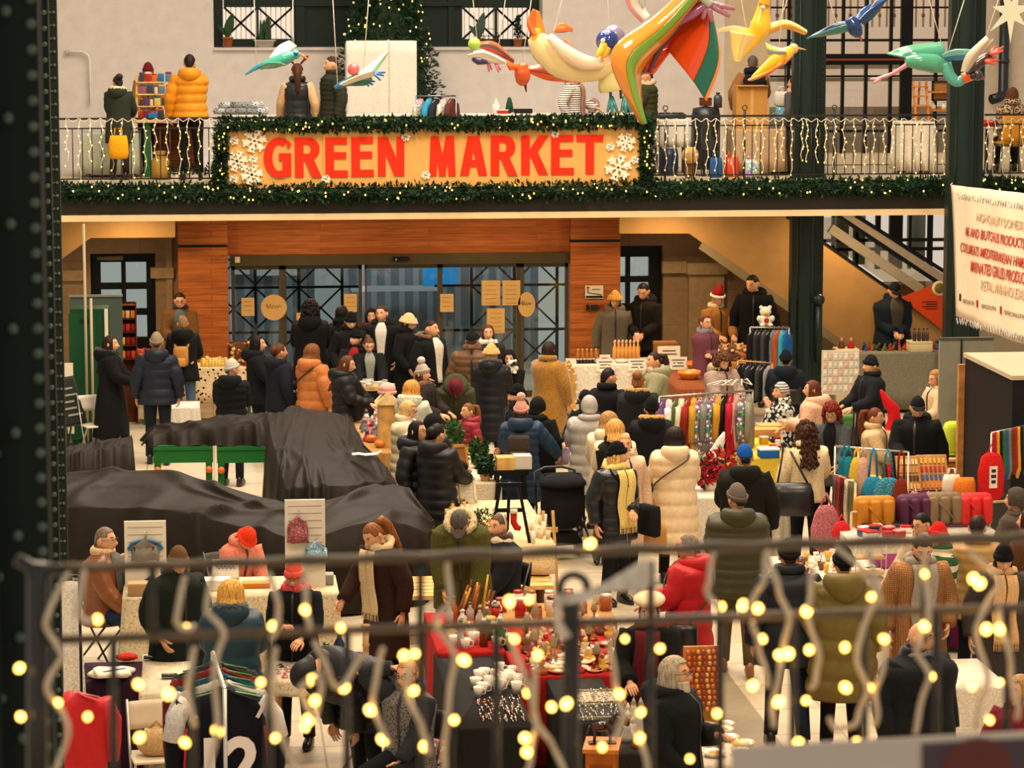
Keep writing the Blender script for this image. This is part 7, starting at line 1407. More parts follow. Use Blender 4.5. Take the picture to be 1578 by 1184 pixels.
for (x0,y0,x1,y1,rows)in ((919,554,947,572,3),(968,553,996,571,3),(1031,550,1059,570,3)):
 p=PY((x0+x1)/2,(y0+y1)/2,42.5);t=thing('paper_sign','%s paper price sign pinned to the white sweets cloth'%{919:'leftmost',968:'middle',1031:'rightmost'}[x0],'sign',p);s_=42.9/FPX;b=MB();b.box((0,0,0),((x1-x0)*s_,.006,(y1-y0)*s_));b.build('paper',M('e9e2d4','paper'),t,smooth=False)
 for r_ in range(rows):b=MB();b.box((0,-.005,.05-r_*.045),((.2,.15,.18)[r_],.003,.014));b.build('print_line',M('55504a','paint'),t,smooth=False)
t=thing('fairy_lights','warm fairy lights pinned along the white sweets cloth','string lights',PY(960,565,42.5));b=MB();b.tube([((k-20)*.04,-.012,.08*sin(k*.5)-.04)for k in range(41)],.003,4);b.build('cable',m_wirew,t)
for k in range(0,41,2):inst(BULB,'bulb',t,((k-20)*.04,-.02,.08*sin(k*.5)-.04),sc=.7)
SP_=lambda px,dy=.3:(PX(px,42.6+dy),42.6+dy,.884)
for i,px in enumerate(range(948,990,6)):
 for dy in (.42,.58):t=thing('juice_bottle','orange filled bottle with pale cap in rows on the sweets stall','bottle',(PX(px+dy*3,42.6+dy),42.6+dy,.884),0,'orange bottles on the sweets stall');mk_bottle(t,.034,.3,'d89a48','e0a070')
for i,px in enumerate(range(892,924,7)):t=thing('juice_bottle','small amber bottle at left end of the sweets stall','bottle',SP_(px,.5),0,'amber bottles at the left end of the sweets stall');mk_bottle(t,.03,.18,'a8641c','d8a050')
for i,px in enumerate(range(892,944,5)):t=thing('jam_jar','little dark jar with white label on front edge of sweets stall','jar',SP_(px,.16),0,'dark jars on the sweets stall');mk_jar(t,.024,.07,'2a1a14','d8cfc0')
for i,px in enumerate((925,960,978,997,1025,1045)):t=thing('sweets_tray',['silver tray of wrapped sweets, leftmost on the stall','white tray of wrapped sweets below the bottles','pale tray of small cakes right of bottles','gold tray of baked sweets before the hoodie vendor','tray of orange biscuits under the white card','last tray of biscuits at right end of sweets stall'][i],'tray',SP_(px,.2));mk_plate(t,.1,.05,('b9b2a6','e6dccb','d8cfc0','c89a4a','c9822e','c97a2a')[i],('8a7a6a','cfc8bc','d9b27a','b9641e','d08a3a','b8702c')[i])
t=thing('card_sign','white card with two printed lines standing on sweets stall','sign',SP_(1034,.45));b=MB();b.box((0,0,.11),(.34,.02,.2));b.build('card',M('e2d4b8','paper'),t,smooth=False)
for z,w in ((.14,.2),(.09,.24)):b=MB();b.box((0,-.012,z),(w,.004,.018));b.build('print_line',M('5a4a3c','paint'),t,smooth=False)
thing_box('carton','brown cardboard carton behind the white card on sweets stall','box',SP_(1028,.62),(.34,.22,.26),'8a5a2c');t=thing('card_sign','small white card standing among the dark jars','sign',SP_(934,.3));b=MB();b.box((0,0,.06),(.16,.015,.1));b.build('card',M('e6dccb','paper'),t,smooth=False);b=MB();b.box((0,-.009,.06),(.1,.003,.015));b.build('print_line',M('5a4a3c','paint'),t,smooth=False)
t=thing('light_star','wooden light star board with glowing bulbs left of sweets stall','decoration',(PX(876,42.5),42.5,0));b=MB();b.prism([(-.11,.28),(.0,.0),(.12,.28),(.13,.75),(.02,.98),(-.1,.8)],-.02,.02);b.build('board',M('b98a4a','wood'),t,smooth=False)
for k in range(18):a=k/18*2*pi;inst(BULB,'bulb',t,(.13*cos(a),-.03,.5+.42*sin(a)),sc=.7)
t=thing('basket','bright orange round basket on small table right of sweets stall','basket',PZ(1062,585,.8));mk_plate(t,.17,.13,'d8802c','e09a4a');t=thing('basket','second orange basket stacked behind the round one','basket',PZ(1074,578,.8)+np.array([.05,.3,0]));mk_plate(t,.16,.16,'c8702a','d8904a')
tabpx('small brown table under the orange baskets',1046,600,1102,598,2.0,.8,'8a4a2a')
table_cloth('market_table','tan clothed table full of teddy bears by the escalator',PX(1102,42.9),PX(1158,42.9),42.9,43.6,.85,'b97a3c')
for i,(px,dy,c,lb)in enumerate(((1110,.2,'8a5428','brown teddy at left end of the tan table'),(1122,.35,'c08a4a','honey coloured teddy second from left on tan table'),(1132,.18,'6a3a1c','dark brown teddy at the front of tan table'),(1143,.38,'d0a468','pale teddy right of the dark brown one'),(1152,.2,'a8642c','reddish teddy at the right end of tan table'))):t=thing('teddy_bear',lb,'toy',(PX(px,42.9+dy),42.9+dy,.855));mk_plush(t,.085,.24,c,'e0c090')
t=thing('snowman_plush','white snowman plush on top of the trouser rail','toy',(PX(1184,42.7),42.7,XY(1184,503,42.7)[1]));mk_plush(t,.11,.3,'e6dac2','e0b070');b=MB();b.ell((0,-.09,.1),(.04,.02,.04),8,6);b.build('heart',M('b8282a','cloth'),t)
def rail(name,label,A,B,col='b0aaa0',wood=False,feet=True,r=.012):
 mid=(A+B)/2;t=thing(name,label,'clothes rail',(mid[0],mid[1],0));o=np.array([mid[0],mid[1],0]);mt=M(col,'wood')if wood else M(col,'metal',.9);b=MB();b.tube([A-o,B-o],r,8);b.build('bar',mt,t);u=(B-A)/np.linalg.norm(B-A);v=np.array([-u[1],u[0],0])
 for e in (A,B):
  b=MB();b.tube([e-o,np.array([e[0]-o[0],e[1]-o[1],0.02])],r,8);b.build('upright',mt,t)
  if feet:b=MB();f=np.array([e[0]-o[0],e[1]-o[1],.02]);b.tube([f-v*.25,f+v*.25],r,8);b.build('foot',mt,t)
 return t
def fill(A,B,n,cols,w,h,d,where,kind='cloth',rz=None,noun='garment',name='garment',sl=True,mind=0,kinds=None,skip=0.0):
 u=B-A;ang=math.atan2(u[1],u[0]);names=[]
 for i in range(n):
  f=(i+.6)/(n+.2);c=cols[i%len(cols)];kd=kinds[i%len(kinds)]if kinds else kind
  ordn=['first','second','third','fourth','fifth','sixth','seventh','eighth','ninth','tenth','eleventh','twelfth','13th','14th','15th','16th'][i]
  hanging(name,'%s %s, %s from left %s'%(c[0],noun,ordn,where),'garment',A+u*f+np.array([0,0,.012]),w,h*RNG.uniform(.9,1.08),d*1.25,c[1],kd,ang+radians(RNG.uniform(34,56)),sleeves=sl,kw=dict(sc=22)if kd=='print' else {})
A=PY(1156,505,42.3);B_=PY(1216,505,42.4);rail('clothes_rail','upper trouser rail with snowman on top before the escalator',A,B_)
fill(A,B_,9,[('black','121214'),('charcoal','2a2a2c'),('black','16161a'),('dark grey','3a3a3c'),('black','0f0f12'),('slate','6a6a70'),('rust','a84a1c'),('turquoise','2a9ab0'),('deep blue','1c5a9a')],.3,.85,.07,'on the upper trouser rail',noun='pair of trousers',name='trousers',sl=False)
A=PY(1137,556,40.6);B_=PY(1190,560,40.6);rail('clothes_rail','lower wooden trouser rail below the teddy stall',A,B_,'b98a50',True)
fill(A,B_,7,[('black','101012'),('black','161618'),('charcoal','262628'),('black','0d0d10'),('dark grey','38383a'),('black','141416'),('grey','8a8a8c')],.3,.55,.07,'on the lower trouser rail',noun='pair of trousers',name='trousers',sl=False)
table_cloth('market_table','grey clothed stall table below the escalator with small toys',PX(1318,43.2),PX(1452,43.2),43.2,43.75,.92,'77725f',folds=.008)
goods(46,'painted_figure','carved figure','on the grey stall below the escalator','figurine',((1328,538.5),(1446,536.8),(1446,539),(1328,541.2)),.925,mk_fig,['red','brown','black','green','blue','copper'],(.025,.04),(.07,.16),mind=.07)
for px,lb in ((1310,'pale box carrying toy gnomes left of the grey stall'),(1425,'pale box carrying bottles at right end of the grey stall')):p=(PX(px,43.4),43.4,.924 if px>1400 else 0);thing_box('display_box',lb,'box',p,(.34,.3,.16 if px>1400 else .98),'c9b68c')
for px,c,lb in ((1302,'brown','dark pointed gnome on the pale box at left'),(1317,'red','red plump gnome on the pale box at left')):t=thing('gnome',lb,'figurine',(PX(px,43.4),43.35,1.0));mk_fig(t,.06,.16,PAL[c],PAL['pink'])
for i,px in enumerate((1416,1423,1430,1436)):t=thing('small_bottle','small dark bottle in a row on the pale right hand box','bottle',(PX(px,43.4),43.36,1.086),0,'dark bottles on the pale right hand box');mk_bottle(t,.028,.2,('2a2a3a','4a1c28','1c3a3a','5a2a2a')[i],'1a1817')
pA=PZ(1275,640,0);t=thing('card_display','tall white pegboard hung with rows of jewellery cards','display board',(PX(1302,37.6),37.6,0));z0,z1=XY(1302,608,37.6)[1],XY(1302,540,37.6)[1];b=MB();b.box((0,0,(z0+z1)/2),(.5,.03,z1-z0));b.build('board',M('cfc6b4','paint'),t,smooth=False)
for s in (-1,1):b=MB();b.tube([(s*.2,.03,0),(s*.2,.03,z0+.1)],.015);b.build('leg',m_rail,t)
for r_ in range(5):
 for c_ in range(7):b=MB();b.box((-.21+c_*.07,-.022,z1-.08-r_*.105),(.05,.008,.085));b.ell((-.21+c_*.07,-.03,z1-.09-r_*.105),(.012,.006,.016),6,5);b.build('card',M(('e6dccb','d9b8a8','e0d8c8','cfd0c8')[(r_+c_)%4],'paper'),t,smooth=False)
t=thing('crate','green plastic crate beside the card display','crate',PZ(1301,660,.5));mk_box(t,.12,.18,'4a7a3a','5a8a48');t=thing('plinth','dark plinth below the green plastic crate','plinth',PZ(1301,660,.5)*np.array([1,1,0]));b=MB();b.box((0,0,.24),(.3,.3,.48));b.build('body_shell',m_black,t,smooth=False);b=MB();b.box((0,0,.49),(.32,.32,.02));b.build('top',m_black,t,smooth=False)
A=PZ(1016,612,1.5);B_=PZ(1160,602,1.5);rail('clothes_rail','long chrome clothes rail with mixed colourful tops, centre right',A,B_)
fill(A,B_,15,[('purple','5a3a6a'),('striped white','d8cfc0'),('olive','4a5228'),('cream','d9cbb0'),('red topped brown','8a2418'),('golden','b98a2c'),('black flowered','2a262c'),('grey','7a746c'),('dark blue','1c2a44'),('mustard','c08a28'),('black','17161a'),('crimson','a8182c'),('pale pink','c99a90'),('forest green','2c4a2c'),('patterned grey','8a8478')],.36,.72,.085,'on the long chrome rail',kinds=['cloth','print','cloth','cloth','cloth','cloth','print'])
for k in range(6):
 p=A+(B_-A)*(.66+.055*k);t=thing('empty_hanger','bunch of empty white hangers at right end of the chrome rail','hanger',p+np.array([0,0,.05]),radians(20*k),'empty hangers on the chrome rail');b=MB();b.tube([(0,0,.0),(.02,0,.03),(0,0,.05),(0,0,.08)],.004,5);b.build('hook',M('b0aaa0','metal',1.0),t);b=MB();b.tube([(-.18,0,.05),(0,0,.10),(.18,0,.05),(-.18,0,.05)],.008,6);b.build('shoulder_bar',M('d9d0c0','plastic'),t)
tabpx('small table with yellow cloth and pale boxes, right of chrome rail',1163,706,1216,706,2.1,.8,'d0b43c')
for px,py,d,c,lb in ((1186,668,(.3,.25,.12),'e2d8bf','pale carton of packets on the yellow cloth'),(1180,672,(.34,.2,.1),'b98a58','kraft carton at back of the yellow cloth')):thing_box('carton',lb,'box',PZ(px,py,.805),d,c,lid='cf9f60')
thing_box('box','bright blue box with white label before the yellow table','box',PZ(1184,704,.805),(.24,.2,.11),'1c5aa8',lid='d8dce0')
goods(6,'packet','packet','on the yellow cloth','packet',((1174,684),(1206,684),(1208,700),(1174,700)),.805,mk_box,['golden','white','red'],(.03,.05),(.06,.1),mind=.1)
tabpx('white clothed table left of the blue capped man, flowers on it',1068,765,1134,770,1.7,.8,'d8d0c4',folds=.035);tabpx('white clothed table between blue capped man and black tote bag',1160,770,1222,766,.8,.8,'d6cfc2',folds=.035)
t=thing('poinsettia','red poinsettia arrangement on white table by the blue capped man','plant',PZ(1095,755,.805));b=MB();b.lathe([(0,0),(.08,0),(.1,.1),(0,.1)],n=14);b.build('pot',M('d9cfc0','paint'),t);b=MB();leaves(b,[(-.14,0,.14),(.0,0,.26),(.16,0,.34)],.12,150,.07,.12,.5);b.build('leaves',M('23482a','leaf'),t,smooth=False);b=MB();leaves(b,[(-.14,-.05,.16),(.0,-.05,.28),(.16,-.05,.36)],.12,170,.07,.12,.55);b.build('bracts',M('b8202a','leaf'),t,smooth=False)
t=thing('umbrella','folded white cloth standing upright behind the poinsettia','cloth',PZ(1103,735,.8));b=MB();b.tube([(-.12,0,.0),(-.04,0,.2),(.06,.02,.42),(.1,.03,.52)],[.09,.08,.05,.01],12,.05,.5);b.build('folds',M('d8d2c8','cloth'),t);b=MB();b.ell((-.12,0,.02),(.11,.07,.03),12,6,.1);b.build('hem',M('cfc8bc','cloth'),t)
t=thing('bouquet','grey wrapped bouquet beside the folded white cloth','flowers',PZ(1078,745,.805));b=MB();b.lathe([(0,0),(.03,0),(.11,.22),(.1,.24),(0,.2)],n=16);b.build('wrapping',M('9a948c','paper'),t);b=MB();leaves(b,[(0,0,.2),(0,0,.28)],.1,140,.04,.07,.6);b.build('leaves',M('b8b0a4','leaf'),t,smooth=False)
A=PZ(1287,688,1.45);B_=PZ(1400,697,1.42);rail('bag_rail','white rail of hanging cloth bags, right of curly haired women',A,B_,'d8cfbe')
def tote(label,c,w,h,col,kind='cloth',rz=0,strap=.28,kw={}):
 t=thing('hanging_bag',label,'bag',c,rz);b=MB();P=[]
 for k,z in ((.5,-strap-h),(.95,-strap-h*.85),(1.05,-strap-h*.5),(.75,-strap-h*.15),(.45,-strap)):P.append([(w/2*k*cos(a),.05*k*sin(a),z)for a in np.arange(16)*2*pi/16])
 b.grid(P);b.build('bag_body',M(col,kind,**kw),t)
 for s in (-1,1):b=MB();b.tube([(s*w*.18,0,-strap),(s*.03,0,-.05),(0,0,.014)],.013,6,0,.4);b.build('strap',M(col,kind,**kw),t)
 return t
hang=[('teal striped cloth bag first from left on the bag rail',.12,.16,.5,'146a80','cloth'),('dark teal bag second on the bag rail',.18,.15,.48,'1a7a8c','cloth'),('yellow and cream bag on the bag rail',.30,.2,.45,'dcb43c','cloth'),('pale pink bag behind the yellow one on bag rail',.38,.16,.45,'d0a494','cloth'),('sky blue pointed bag hanging on the bag rail',.52,.26,.3,'2a86ae','cloth'),('turquoise sequin bag hanging largest on the bag rail',.72,.34,.32,'2a7f9a','sequin'),('brown strap bag at right end of the bag rail',.90,.2,.4,'7a2c18','cloth')]
for i,(lb,f,w,h,c,kd)in enumerate(hang):tote(lb,A+(B_-A)*f+np.array([0,-.02,0]),w,h,c,kd,.1,.1 if i<4 else .3,dict(c2='cfe8ea',sc=70,a=.2)if kd=='sequin' else {})
A2=PZ(1288,733,1.15);B2=PZ(1318,745,1.12);rail('scarf_rail','short wooden rail of hanging scarves left of the bag stall',A2,B2,'d8c09a',True,r=.016)
for i,(c,lb)in enumerate((('6a5a5a','grey brown scarf, first on the short wooden rail'),('a8342c','red scarf on the short wooden rail'),('4a2a30','wine red scarf on the short wooden rail'),('cfc0a8','cream spotted scarf at right of the short wooden rail'),('6a6a4c','olive scarf last on the short wooden rail'))):
 p=A2+(B2-A2)*((i+.5)/5);t=thing('scarf',lb,'scarf',p,.2);b=MB();P=[[(x,.012*sin(x*60+j)-.02,-.75*j/8+.015)for x in np.linspace(-.05,.05,9)]for j in range(9)];b.sheet(P,.012);b.build('front_fall',M(c,'cloth'),t);b=MB();P=[[(x,.02+.012*sin(x*60+j),-.6*j/8+.015)for x in np.linspace(-.05,.05,9)]for j in range(9)];b.sheet(P,.012);b.build('back_fall',M(c,'cloth'),t)
tote('big dusty pink bag hanging low left of the scarf rail',PZ(1273,762,1.05),.34,.5,'a8606a','jacq',.2,.12,dict(c2='c98a90',sc=60,a=.3));tote('small red purse hanging below the scarves',PZ(1297,795,.9),.2,.2,'c8282c','cloth',.1,.06)
A3=PZ(1312,790,.92);B3_=PZ(1556,772,.92);rail('long_rail','long pale wooden rail in front of the quilted bags',A3,B3_,'d8bc8a',True,feet=False,r=.014)
BT=tabpx('table with jewellery boxes and purses in front of big man in black',1330,775,1494,768,.8,.88,'5a2048',drop=.7)
def backpk(label,px,py,w,h,col,kind='puffer'):
 p=PY(px,py,A3[1]-.02);p=p+np.array([0,.09,0]);t=thing('quilted_bag',label,'bag',p);b=MB();b.rbox((0,0,0),(w,.16,h),.075);b.build('bag_body',M(col,kind),t)
 for k in (-1,0,1):b=MB();b.rbox((k*w*.3,-.085,-.02),(w*.27,.07,h*.9),.034);b.build('quilt_panel',M(col,kind),t)
 b=MB();b.tube([(-w*.3,-.06,h*.4),(-w*.1,-.11,h*.1),(w*.2,-.12,-h*.3)],.014,6);b.build('strap',M(col,kind),t)
 return t
backpk('mustard yellow quilted bag hung from the long wooden rail',1350,792,.46,.36,'b8781c');backpk('dark purple quilted bag right of the mustard bag',1411,788,.40,.34,'4a1a3a');backpk('taupe quilted bag between purple and red ones',1457,784,.42,.33,'7a6448');backpk('bright red quilted bag at right of the row',1505,785,.40,.33,'c8201c')
t=thing('cushion','bright yellow cloth heap under the hanging blue bags','cloth',PZ(1335,762,.89));b=MB();b.ell((0,0,.08),(.3,.16,.14),18,10,.06);b.build('folds',M('e0b01c','cloth'),t);b=MB();b.ell((.18,-.08,.03),(.18,.1,.07),14,8,.08);b.build('corner',M('d8a51a','cloth'),t)
for px,py,cols,lb in ((1402,742,('d8a860','4a2a18','b98a50','e0c890'),'open wooden case of rings left on the jewellery table'),(1440,740,('d87a1c','2c5a92','b3201c','d8b040'),'open wooden case of colourful pendants on jewellery table')):
 t=thing('jewellery_case',lb,'case',PZ(px,py+16,.885));b=MB();tl=lambda P:np.stack([np.asarray(P)[:,0],np.asarray(P)[:,1]+np.asarray(P)[:,2]*.5,np.asarray(P)[:,2]],-1);b.T=tl;b.box((0,0,.19),(.26 if px<1420 else .34,.03,.36));b.build('case_back',M('c08a50','wood'),t,smooth=False)
 for r_ in range(4):
  for c_ in range(6):b=MB();b.T=tl;b.box(((c_-2.5)*(.038 if px<1420 else .05),-.025,.06+r_*.085),(.026,.02,.05));b.build('piece',M(cols[r_%4],'gloss'),t,smooth=False)
goods(18,'trinket','trinket','at the edge of the jewellery table','trinket',((1385,762),(1475,757),(1478,766),(1388,772)),.885,mk_trinket,['white','golden','red','pink'],(.02,.035),(.04,.06),mind=.06)
goods(14,'trinket','purse','on the table under the mustard bag','purse',((1330,818),(1400,812),(1420,830),(1330,832)),.75,mk_box,['white','blue','black','pink','red'],(.04,.07),(.05,.08),mind=.1)
tabpx('low cloth table below the long wooden rail with small purses',1318,838,1540,824,.7,.74,'cfc4b4')
bx0=PZ(1561,581,2.1);t=thing('black_kiosk','large black box kiosk with white top at right edge','kiosk',(0,0,0));Yk=bx0[1];X0=bx0[0];hk=2.07;Yf=max(y for y in np.arange(Yk,Yk+4,.02)if PX(1497,y)<=X0);dk=Yf-Yk;t.location=(X0+1.0,Yk+dk/2,0)
b=MB();b.box((0,0,hk/2),(2.0,dk,hk));b.build('body_shell',M('121214','paint'),t,smooth=False);b=MB();b.box((0,0,hk+.02),(2.04,dk+.04,.05));b.build('top',M('b9a78c','paint'),t,smooth=False);b=MB();b.box((-1.02,dk/2+.05,hk/2-.05),(.1,.08,hk-.1));b.build('wood_edge',M('b98048','wood'),t,smooth=False)
Yq=Yk+dk+.9;t=thing('partition_panel','tall grey partition panel behind the black kiosk','panel',((PX(1456,Yq)+PX(1540,Yq))/2,Yq,0));hq=XY(1490,522,Yq)[1];w=PX(1540,Yq)-PX(1456,Yq);b=MB();b.box((0,0,hq/2),(w,.05,hq));b.build('panel',M('8a8878','paint'),t,smooth=False);b=MB();b.box((0,0,hq),(w,.07,.03));b.build('cap_rail',M('4a4a44','metal'),t,smooth=False);b=MB();b.box((-w*.1,-.03,hq/2),(.02,.02,hq));b.build('seam',m_rail,t,smooth=False)
t=thing('lime_cushion','lime green cushion on the wooden cabinet by the kiosk','cushion',PZ(1473,702,.82));b=MB();b.rbox((0,.05,.2),(.3,.2,.42),.08);b.build('cover',M('b9c83c','cloth'),t);b=MB();b.tube([(-.14,-.05,.02),(.14,-.05,.02)],.015,6);b.build('piping',M('a0b030','cloth'),t)
pc=PZ(1475,707,.8);t=thing('wood_cabinet','low brown wooden cabinet left of the black kiosk','cabinet',(pc[0],pc[1]+.15,0));b=MB();b.box((0,0,.39),(.36,.4,.78));b.build('body_shell',M('8a5a2c','wood'),t,smooth=False);b=MB();b.box((0,0,.79),(.4,.44,.03));b.build('counter_top',M('d0a870','wood'),t,smooth=False);b=MB();b.box((0,-.205,.4),(.32,.015,.7));b.build('door',M('9a6632','wood'),t,smooth=False)
bagshape('shopping_bag','white paper bag before the brown wooden cabinet',PZ(1466,762,.9),.2,.22,.12,'d9d0c0','paper');bagshape('shopping_bag','orange cloth bag leaning right of the white paper bag',PZ(1486,764,.9),.24,.2,.12,'d87a28','cloth',handles=False)
A=PZ(1528,668,1.6);B_=PZ(1610,650,1.6);rail('tie_rail','chrome rail of hanging neckties and belts at right edge',A,B_)
for i in range(14):
 cn=['red','golden','black','green','blue','grey','brown'][i%7];p=A+(B_-A)*(.05+i*.055);t=thing('necktie','%s necktie hanging on the chrome rail at right edge'%cn,'tie',p+np.array([0,-.02,.0]),.1*(i%3),'%s neckties on the right hand rail'%cn);b=MB();L=RNG.uniform(.5,.62);b.sheet([[(x*k,.004*sin(j),.01-L*j/6)for x in (-1,0,1)]for j,k in enumerate((.02,.024,.028,.032,.036,.04,.012))],.01);b.build('front_blade',M(PAL[cn],'cloth'),t);b=MB();b.sheet([[(x*k,.02,.01-L*.7*j/4)for x in (-1,0,1)]for j,k in enumerate((.018,.02,.022,.024,.008))],.008);b.build('back_blade',M(PAL[cn],'cloth'),t)
rb=PZ(1528,698,1.4);t=thing('hanging_bag','bright red bag with white printed patch on the tie rail','bag',rb,.15);b=MB();P=[]
for k,z in ((.6,-.52),(1.0,-.48),(1.05,-.2),(.8,-.04),(.4,0)):P.append([(.15*k*cos(a),.05*k*sin(a),z)for a in np.arange(16)*2*pi/16])
b.grid(P);b.build('bag_body',M('c81c1c','cloth'),t);b=MB();b.box((0,-.062,-.26),(.09,.012,.24));b.build('patch',M('e2d8cc','paper'),t,smooth=False);b=MB();
for z,w in ((-.19,.05),(-.25,.06),(-.31,.05)):b.box((0,-.07,z),(w,.004,.035))
b.build('print',M('2a2a2c','paint'),t,smooth=False);b=MB();b.tube([(-.04,0,0),(0,0,.1),(.04,0,0)],.01,6);b.build('strap',M('c81c1c','cloth'),t)
tabpx('white clothed table with cups and glasses before khaki puffer',1222,905,1378,880,1.15,.78,'e2d6c2',folds=.03);goods(16,'cup','cup','on the white table before the khaki puffer','cup',((1228,862),(1290,858),(1290,885),(1228,892)),.785,mk_cup,['white','golden','brown'],(.03,.04),(.07,.1),mind=.1,seed=4);goods(8,'plate','plate','near the wire shelf on the white table','plate',((1330,880),(1372,876),(1372,884),(1330,888)),.785,mk_plate,['white','cream','black'],(.06,.09),(.02,.04),mind=.12,seed=5)
t=thing('wire_shelf','small pale shelf unit with two decks on the white table','shelf',PZ(1338,890,.785));
for z in (.05,.2,.35):b=MB();b.box((0,0,z),(.3,.2,.015));b.build('deck',M('d8b078','wood'),t,smooth=False)
for sx in (-1,1):
 for sy in (-1,1):b=MB();b.tube([(sx*.15,sy*.1,0),(sx*.15,sy*.1,.38)],.006,6);b.build('post',M('cfc6b8','metal'),t)
tabpx('table with magenta cloth behind the checked coat man',1372,880,1500,870,.7,.85,'6a1248')
tabpx('white clothed table left of the checked coat man',1366,975,1422,972,1.6,.78,'d9cdbb',folds=.03);tabpx('white clothed table in front of camel scarf woman at right',1478,1062,1552,1058,1.0,.78,'dccfbd',folds=.03)
t=thing('menu_card','white printed card leaning on table left of the checked coat','card',PZ(1378,935,.80));b=MB();b.T=lambda P:np.stack([np.asarray(P)[:,0]+np.asarray(P)[:,2]*.15,np.asarray(P)[:,1]+np.asarray(P)[:,2]*.4,np.asarray(P)[:,2]],-1);b.box((0,0,.16),(.22,.012,.32));b.build('card',M('dcd3c4','paper'),t,smooth=False);b2=MB();b2.T=b.T
for k in range(5):b2.box((0,-.01,.27-.05*k),(.15,.004,.012))
b2.build('print',M('7a7468','paint'),t,smooth=False)
tb_=bagshape('tote_bag','large black tote bag on the shoulder of curly haired woman',CW['world'](np.array([.16,.30,.74])),.46,.36,.16,'111113','leather',CW['rz'],handles=False);b=MB();b.tube([(-.17,0,.34),(-.03,-.12,.58),(.06,-.26,.74),(.1,-.3,.76),(.12,-.14,.6),(.17,0,.34)],.012,6);b.build('strap',M('111113','leather'),tb_)
shoulder_bag(Y1,'black knit bag slung across the yellow scarf woman','17171a',1,w=.30,h=.34,d=.1,z=.90,kind='knit',y=-.14,cross=True)
shoulder_bag(RW,'black leather bag at the hip of the red puffer woman','141416',1,w=.26,h=.24,d=.1,z=.86,cross=True)
shoulder_bag(G8,'small dark bag worn by the orange puffer woman','1c1816',1,w=.2,h=.2,d=.07,z=.95,cross=True)
shoulder_bag(L1,'brown strap bag worn by the long cream puffer woman','4a3420',1,w=.2,h=.16,d=.08,z=1.0,cross=True)
backpack(G32,'grey brown backpack on the blue puffer woman','3a302c',col2='5a4a40');backpack(G25,'dark backpack of the bending person in maroon cap','17191a',w=.32,h=.45)
t=backpack(G2,'tan teardrop sling backpack on the black coat','b07a3c',w=.22,h=.30,col2='c08a48')
pb_=Y1['world'](np.array([.32,-.15,.62]));bagshape('paper_bag','kraft paper bag hanging from the pink coat woman hand',pb_+np.array([.12,.25,-.1]),.24,.3,.12,'b98444','paper')
t=thing('plush_cow','black and white cow plush held up by dark haired woman','toy',W1['world'](W1['arms'][0][3])+np.array([0,-.03,0]),W1['rz']);mk_plush(t,.07,.18,'e6dccb','2a2624');b=MB();b.ell((.03,-.06,.14),(.03,.02,.03),8,6);b.ell((-.04,-.05,.06),(.03,.02,.03),8,6);b.build('spots',M('1a1817','fur'),t)
for P in PEOPLE:
 lab=P['root']['label']
 if 'sitting' in lab and 'balcony' not in lab or 'pink sweater' in lab:folding_chair('dark folding chair carrying the '+' '.join(lab.replace(', sitting','').replace('sitting ','').split()[:9]),0,0,P['rz'],'1c1a18',loc=P['loc'])
bA=PY(1465,285,41.0);bA2=PY(1475,487,41.0);dR=ray(1578,297);bB=CAM+dR*(36.9/(dR@FW));bu=bB-bA;bu[2]=0;bu/=np.linalg.norm(bu);bn=np.array([bu[1],-bu[0],0])
t=thing('cloth_banner','white fabric banner with red lettering hung at the riveted column','banner',bA,math.atan2(bu[1],bu[0]))
def BU(px,py):d=ray(px,py);q=CAM+d*(((bA-CAM)@bn)/(d@bn));return float((q-bA)@bu),float(q[2]-bA[2])
u1,zt1=BU(1640,305);ub,zb0=BU(1475,487);u1b,zb1=BU(1640,548);fold=lambda u,v:.014*sin(u*3.1+v*2)+.005*sin(u*7+1)
P=[]
for j in range(15):
 v=j/14;row=[]
 for i in range(41):
  f=i/40;l=ub*(1-(1-v)**1)+.08*sin(pi*v)*(1-f);u=l+(u1-l)*f;z=(zt1*f)*(1-v)+(zb0+(zb1-zb0)*f)*v-.06*sin(pi*f)*v;row.append((u,fold(u,z),z))
 P.append(row)
b=MB();b.sheet(P,.008);cl=b.build('cloth',M('e9d5b4','cloth'),t)
def bline(s,x0,y0,x1,y1,hpx,col,bold=.012,shear=0.0):
 ua,za=BU(x0,y0);ue,ze=BU(x1,y1);me=text_mesh(s,1.0,.002,bold,shear,'LEFT');n=len(me.vertices);V=np.empty(n*3);me.vertices.foreach_get('co',V);V=V.reshape(-1,3);w=V[:,0].max()-V[:,0].min();h=V[:,2].max()-V[:,2].min();H_=hpx*40/FPX
 V[:,0]=ua+(V[:,0]-V[:,0].min())/w*(ue-ua);V[:,2]=za+(ze-za)*(V[:,0]-ua)/(ue-ua)+V[:,2]/h*H_;V[:,1]=[fold(x,z)-.012-(.004 if y<0 else 0)for x,y,z in V]
 me.vertices.foreach_set('co',V.ravel());me.update();me.materials.clear();me.materials.append(M(col,'paint'));o=bpy.data.objects.new('lettering',me);COL.objects.link(o);o.parent=t
bline('HIGHQUALITY DOMESTIC',1507,335,1582,350,15,'c9ac8a',-.0)
bline('MS AND BUTCHUS PRODUCTS,',1489,357,1580,377,17,'b8442c',.004,.2);bline('COOLMEATS MEDITERRANEAN HAMS,',1480,381,1580,407,17,'b8442c',.004,.2);bline('MARINATED GRILLED PRODUCTS',1497,411,1586,432,17,'b8442c',.004,.2);bline('RETAIL AND WHOLESALE',1515,440,1582,456,15,'c9ac8a',-.0)
